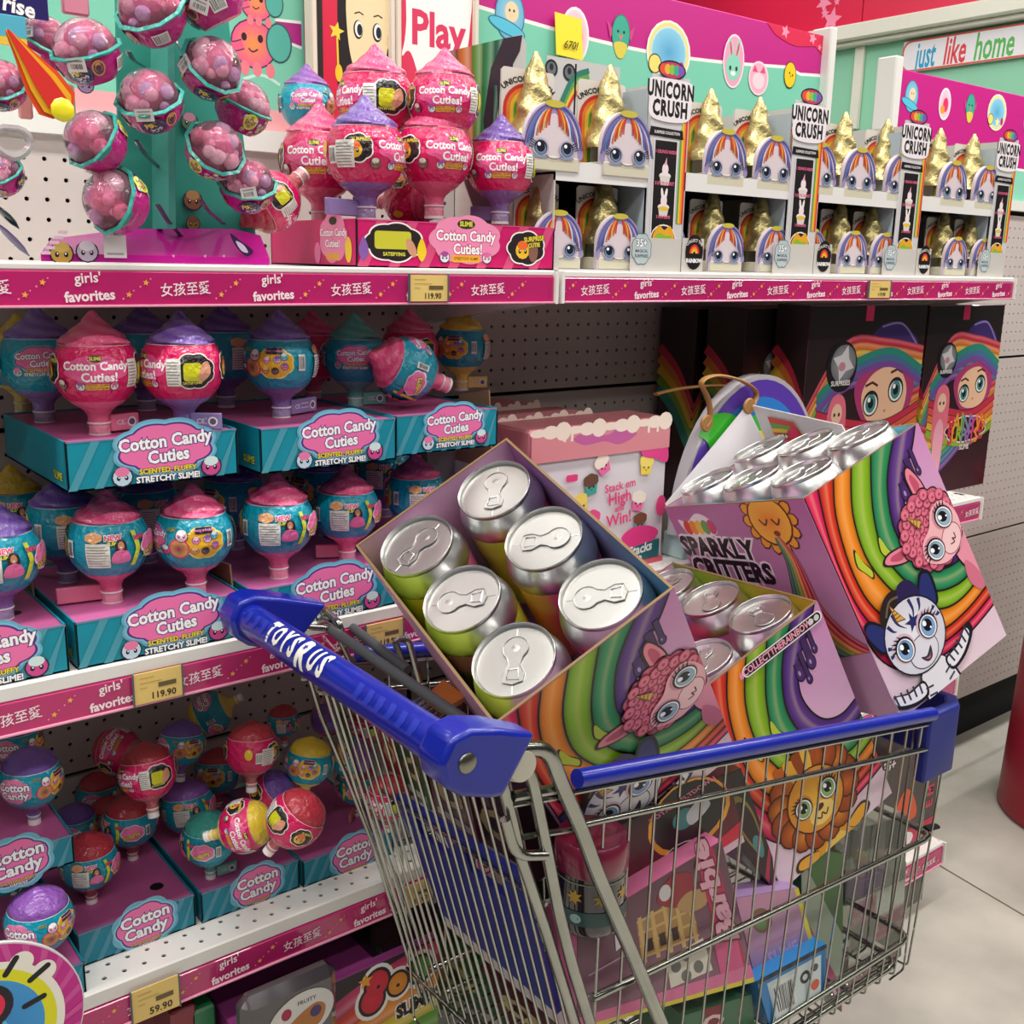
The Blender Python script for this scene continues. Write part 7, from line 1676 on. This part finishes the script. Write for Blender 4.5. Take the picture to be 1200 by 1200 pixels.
# blue seat panel behind the gate wires
pn = [gate_pt(*p, .012) for p in ((466, 930), (606, 1020), (656, 1186), (520, 1068))]
def pq(u, v): return (pn[0]*(1-u)+pn[1]*u)*(1-v)+(pn[3]*(1-u)+pn[2]*u)*v
sp_ = MB(); nrm = (pn[1]-pn[0]).cross(pn[3]-pn[0]).normalized()*.004
def quad(b, u0, v0, u1, v1):
    c4 = [pq(u0, v0), pq(u1, v0), pq(u1, v1), pq(u0, v1)]; b.hexa([q-nrm for q in c4]+[q+nrm for q in c4])
for (u0, v0, u1, v1) in ((0, 0, 1, .1), (0, .1, .12, .26), (.42, .1, .58, .26), (.88, .1, 1, .26), (0, .26, 1, 1)): quad(sp_, u0, v0, u1, v1)
sp_.obj('seat_panel', BLUED, trol, True)
b = MB(); quad(b, 0, 1.0, 1, 1.1); b.obj('seat_panel_edge', mat('pale_edge', '#c5bcc0', .5), trol, True)
# folded seat bars and wire hooks at the top of the gate
GRY = mat('grey_sleeve', '#4b4e50', .35)
for (a0, a1, a2, a3, z) in ((388, 738, 565, 858, 1.02), (408, 732, 478, 785, 1.0)): T('seat_bar', [pZ(a0, a1, z), pZ(a2, a3, z-.02)], .0062, GRY, 12)
T('hook_loop', [pZ(355, 708, 1.03), pZ(378, 712, 1.03), pZ(398, 730, 1.03), pZ(405, 760, .99), pZ(392, 770, .96)], .004, f=.012)
T('hook_loop', [pZ(380, 765, .97), pZ(370, 740, 1.0), pZ(378, 725, 1.02), pZ(392, 728, 1.02), pZ(396, 745, 1.0)], .006, f=.01, n=10)
T('hook_loop', [pZ(475, 785, .95), pZ(462, 750, .99), pZ(478, 748, .99), pZ(492, 800, .93)], .0045, f=.01)
T('hook_loop', [pZ(353, 795, .95), pZ(368, 795, .95), pZ(368, 812, .94), pZ(392, 812, .94)], .003, f=.01)
T('hook_loop', [pZ(356, 788, .96), pZ(364, 786, .96), pZ(374, 810, .94), pZ(394, 812, .93)], .003, f=.01)

# ================================================================ GOODS INSIDE THE TROLLEY
def slabp(name, label, cat, px4, Y, th, colr, fn=None, dY=0, m_=None, group=None, parts='carton', tz=0):
    # a boxed item given by the corners of its front face (px, TL TR BR BL) in the upright plane Y
    P4 = [pY(x, y, Y+(dY if i in (0, 1) else 0)) for i, (x, y) in enumerate(px4)]
    c = sum(P4, Vector())/4
    t = thing(name, label, cat, c, group=group)
    n_ = (P4[1]-P4[0]).cross(P4[3]-P4[0]).normalized()
    if n_.y < 0: n_ = -n_
    bk = [p+n_*th for p in P4]
    MB().hexa([P4[3], P4[2], bk[2], bk[3], P4[0], P4[1], bk[1], bk[0]]).obj(parts, m_ or mat('gd_'+label[:14], colr, .35, coat=.3), t, True)
    if fn:
        a = Art(); fn(a)
        ff = -n_
        a.mb(lambda x, y, h: (P4[3]*(1-x)+P4[2]*x)*(1-y)+(P4[0]*(1-x)+P4[1]*x)*y+ff*h, base=.0008).obj('front_art', PRINT, t, True)
    return t
def f_dark(a):
    a.rect(0, 0, 1, .1, '#d9b9cc'); a.rect(0, .1, 1, 1, '#6f1228', 1, 3, '#2a1018')
    a.ell(.72, .72, .26, .42, '#e8a02c'); a.ell(.72, .74, .235, .38, '#1b1518'); a.ell(.68, .72, .07, .12, '#3f8a8a'); a.blob([(.72, .6), (.85, .72), (.8, .85), (.7, .75)], '#c9cdd2'); a.text('TOTAL MELTDOWN', .7, .95, .07, '#e07a9a', off=.03, sx=.7, rot=.3)
    a.ell(.62, .3, .13, .17, '#d9d6d3'); a.ell(.62, .3, .12, .158, '#1b1518'); a.ell(.62, .29, .055, .08, '#e8902c'); a.ell(.62, .27, .03, .045, '#1b1518'); a.text('RAINBOW', .62, .19, .06, '#efe9e4', off=.04, sx=.7)
    a.poly([(.55, .1), (1, .1), (1, .3)], '#d21f3c')
slabp('slime_carton', 'dark crimson carton with a collect the rainbow badge, leaning in the basket', 'carton', [(660, 1000), (852, 905), (872, 986), (672, 1118)], -.745, .02, '#35141f', f_dark)
jp = pY(692, 1030, -.765); jr = 42*depth(jp)/F
t = thing('slime_jar', 'clear dark jar with crimson lid behind the trolley frame tubes', 'jar', (jp.x, jp.y, jp.z-.045))
MB().lathe(spline([(.0001, -.048), (jr*.8, -.048), (jr*.97, -.04), (jr, -.02), (jr, .02)], 3), 32, '#241c22', c=tuple(jp)).obj('jar_body', mat('jar_dark', rough=.12, vcol=True, coat=1), t, True)
MB().lathe([(jr, .02), (jr*1.04, .022), (jr*1.04, .05), (jr*.95, .054), (.0001, .054)], 32, '#7a1f3c', c=tuple(jp)).obj('lid', mat('jar_lid', rough=.25, vcol=True, coat=.5), t, True)
a = Art(step=.00003); 
for k in range(5): x = -.05+.028*k; a.star(x, .0, .009, '#a8862c', .2*k, .5, 7)
a.rect(-.07, -.032, .07, -.016, '#2f4a4a'); a.line([(-.07, .015), (.07, .015)], .0015, '#6f7a6a'); a.ell(-.02, -.024, .006, .005, '#8fa8a8')
a.mb(cylmap(jr, -.6, tuple(jp)), base=.0006, maxe=.01).obj('label_print', PRINT, t, True)
def f_barb(a):
    a.rect(0, 0, 1, 1, '#8a5f74', 1, 3, '#5f3a48'); a.rect(0, 0, 1, .035, '#d8c83a'); a.rect(0, .035, 1, .13, '#d8709c')
    a.poly([(.36, .45), (.72, .5), (.72, .82), (.36, .76)], '#a8804a')
    for x in (.38, .46, .54, .62, .7): a.poly([(x-.012, .42), (x+.012, .42), (x+.012, .8), (x-.012, .8)], '#c9a468')
    for y in (.46, .56, .66, .76): a.rect(.36, y, .72, y+.02, '#c9a468')
    for x in (.42, .5, .58): a.rect(x-.02, .5, x+.02, .6, '#35161c')
    a.poly([(.5, .14), (.76, .18), (.74, .44), (.5, .38)], '#d9d3c6')
    for x, y in ((.55, .3), (.62, .36), (.68, .24), (.6, .2)): a.ell(x, y, .03, .05, '#6b6a68')
    a.blob([(.5, .86), (.62, .97), (.76, .9), (.74, .74), (.6, .74)], '#8f2434'); a.ell(.56, .88, .04, .06, '#c9c4c4'); a.blob([(.62, .74), (.7, .8), (.82, .76), (.8, .66), (.68, .66)], '#b08a58')
    a.poly([(.84, .13), (.97, .16), (.93, 1), (.80, 1)], '#b51f52'); a.rect(.8, .13, .95, .42, '#cf5286')
    a.text('Barbie', .875, .7, .17, '#d9a0b4', off=.04, out='#7a1236', ow=.05, rot=PI/2+.1, sx=1.7, shear=.2)
    a.poly([(.04, .3), (.34, .34), (.34, .36), (.04, .32)], '#c9a9b8'); a.poly([(.06, .5), (.34, .56), (.34, .575), (.06, .515)], '#b59aa8'); a.poly([(.22, .62), (.3, .66), (.3, .8), (.22, .76)], '#d9cfd6')
slabp('doll_playset', 'pink window box with a wooden crate, cow print and cursive lettering up its side', 'toy box', [(676, 1088), (845, 985), (884, 1150), (676, 1208)], -.77, .05, '#c86a92', f_barb)
def f_bag(a):
    a.rect(0, 0, 1, 1, '#8f84b4', 1, 3, '#c389a8'); a.rect(0, 0, 1, .05, '#d8cf2a'); a.rect(.93, 0, 1, 1, '#d8cf2a'); a.ell(.3, .75, .16, .12, '#7a5a3a'); a.ell(.28, .72, .08, .06, '#5f8a4a'); a.rect(.1, .5, .85, .53, '#b07a9a'); a.text('SLIME', .5, .35, .2, '#b9a6d4', off=.04)
slabp('foil_bag', 'lilac and pink bag edged in yellow between the window box and the blue box', 'bag', [(862, 1052), (935, 1040), (960, 1130), (892, 1178)], -.75, .03, '#a183b2', f_bag)
def f_blue(a):
    a.rect(0, 0, 1, 1, '#2878b8'); a.rect(.12, .06, .92, .86, '#c4d2d6'); barcode(a, .16, .12, .34, .66, '#d5dbdc'); a.ell(.66, .6, .08, .12, '#1a1a1c'); a.ell(.66, .6, .04, .06, '#c4d2d6'); a.ell(.82, .35, .07, .1, '#c8502c'); a.ell(.82, .68, .05, .07, '#3a3a44'); a.rect(0, .93, 1, 1, '#1b1b1e')
slabp('blue_box', 'small blue box with barcode lying on the basket floor', 'toy box', [(886, 1150), (968, 1106), (966, 1168), (902, 1204)], -.77, .12, '#2a78b4', f_blue)
def f_green(a):
    a.rect(0, 0, 1, 1, '#2f4a26', 1, 3, '#3a6a2a'); a.poly([(0, .18), (1, .0), (1, .16), (0, .42)], '#a01f62'); a.poly([(0, .42), (1, .16), (1, .5), (0, .9)], '#8c9a86'); a.ell(.82, .07, .08, .02, '#d9c3cf'); a.ell(.8, .12, .06, .012, '#1c1218')
slabp('book_box', 'tall thin green and magenta box standing on edge near the basket front', 'toy box', [(938, 992), (988, 1000), (986, 1186), (940, 1120)], -.72, .03, '#3a5a2c', f_green)
CLR = mat('clear_box', '#aab0a6', .12, trans=.82, alpha=1, coat=.3, ior=1.08)
slabp('clear_tub', 'empty clear plastic tub near the front corner of the basket', 'tub', [(1000, 1040), (1062, 1010), (1056, 1120), (992, 1165)], -.66, .07, '#b5bab0', None, m_=CLR)
t = slabp('doll_pack', 'clear pack with a tiny doll on a violet base, above the clear tub', 'toy pack', [(992, 975), (1064, 955), (1060, 1030), (990, 1062)], -.70, .05, '#b5bab0', None, m_=CLR, parts='clear_shell')
q0 = pY(1012, 1030, -.69); MB().box((q0.x-.03, -.695, q0.z-.025), (q0.x+.045, -.66, q0.z+.004), bev=.002).obj('violet_base', mat('violet', '#7a2f92', .3), t, True)
MB().ball((q0.x, -.675, q0.z+.028), .012, 12, sc=(1, 1, 1.15)).obj('doll_head', mat('doll_skin', '#d9a98a', .5), t, True); MB().ball((q0.x, -.672, q0.z+.034), .0125, 12, sc=(1, 1, .8)).obj('doll_hair', mat('doll_hair', '#d9c26a', .5), t, True)
MB().lathe([(.003, .016), (.005, .012), (.011, 0), (.012, -.002)], 12, c=(q0.x, -.675, q0.z+.003)).obj('doll_dress', mat('doll_dress', '#c85a9a', .5), t, True)
def f_g2(a): a.rect(0, 0, 1, 1, '#3a6a4a'); a.rect(.3, 0, .55, 1, '#7a1a2c'); a.text('NO', .42, .5, .4, '#d9b8b8', off=.04, rot=PI/2)
slabp('green_pack', 'green pack with a dark red band, lowest in the basket middle', 'toy pack', [(800, 1190), (880, 1165), (886, 1215), (806, 1240)], -.76, .1, '#3a6a4a', f_g2)
def f_dk2(a): a.rect(0, 0, 1, 1, '#30161a', 1, 2, '#1c1416'); a.ell(.6, .5, .3, .3, '#8a7a2c'); a.ell(.6, .5, .24, .24, '#2a1216'); a.rect(.05, .08, .95, .14, '#b0204a'); a.ell(.55, .3, .2, .1, '#3f8a8a')
slabp('slime_carton', 'dark carton with olive ring between the lion carton and the crimson one', 'carton', [(812, 925), (868, 900), (905, 1005), (908, 1045)], -.735, .02, '#2a1518', f_dk2)
# seen through the rear gate
def gat(name, label, px4, dX, th, colr, cat='toy pack', fn=None):
    P4 = [gate_pt(x, y, dX) for x, y in px4]; t = thing(name, label, cat, sum(P4, Vector())/4, group=None)
    n_ = (P4[1]-P4[0]).cross(P4[3]-P4[0]).normalized(); n_ = n_ if n_.x > 0 else -n_
    bk = [p+n_*th for p in P4]; MB().hexa([P4[3], P4[2], bk[2], bk[3], P4[0], P4[1], bk[1], bk[0]]).obj('carton', mat('gt_'+label[:14], colr, .35, coat=.4), t, True)
    a = Art(); a.rect(.08, .1, .92, .22, mix(colr, '#ffffff', .5)); a.cloud(.5, .6, .3, .18, mix(colr, '#ffe6a0', .5), 7); a.ell(.5, .6, .14, .1, mix(colr, '#000000', .5))
    a.mb(lambda x, y, h: (P4[3]*(1-x)+P4[2]*x)*(1-y)+(P4[0]*(1-x)+P4[1]*x)*y-n_*h, base=.0008).obj('front_art', PRINT, t, True)
gat('toy_pack', 'brick red narrow pack right behind the gate wires near the handle', [(442, 850), (460, 862), (478, 925), (455, 915)], .06, .05, '#a8382c')
gat('toy_pack', 'green narrow pack behind the gate wires beside the brick red one', [(462, 865), (492, 882), (505, 950), (480, 930)], .06, .05, '#1f5a30')
gat('toy_pack', 'crimson and black pack behind the gate below the handle bracket', [(498, 890), (545, 918), (562, 990), (512, 955)], .06, .06, '#5a1f34')
gat('toy_pack', 'black and plum pack behind the gate beside the hinge', [(546, 920), (600, 940), (622, 1040), (566, 1000)], .07, .06, '#35202c')
gat('toy_pack', 'green and red pack low behind the blue seat panel', [(480, 1080), (560, 1130), (600, 1215), (510, 1180)], .09, .06, '#1f5a3c')
gat('toy_pack', 'dark red pack at the bottom edge behind the seat panel', [(562, 1132), (640, 1190), (650, 1230), (600, 1215)], .09, .06, '#4a1a24')
# small things lying under the left carton
q = pZ(515, 818, .93); t = thing('orange_pack', 'orange card pack sticking out below the left can carton', 'toy pack', q)
MB().hexa([pZ(497, 822, .92), pZ(520, 838, .92), pZ(545, 822, .92), pZ(520, 802, .92), pZ(497, 816, .94), pZ(520, 832, .94), pZ(545, 816, .94), pZ(520, 796, .94)]).obj('carton', mat('orange_card', '#cf7a34', .4), t, True)
t = thing('silver_insert', 'ribbed silver tray lying under the grey seat bars', 'tray', pZ(492, 840, .9))
A = pZ(472, 832, .9); Bv = pZ(500, 815, .9); Cv = pZ(535, 850, .9)
for k in range(7):
    s_ = A+(Cv-Bv)*(k/7); T_ = MB().tube([s_, s_+(Bv-A)], .0042, 8); T_.obj('rib', mat('silver_rib', '#b9bcc0', .25, .9), t, True)
# white tag tie hanging at the trolley front
o = MB().tube([(XF, YN+.03, .665), (XF+.03, YN+.03, .66)], .007, 8, flat=.5).obj('black_clip', DARK, trol, True)
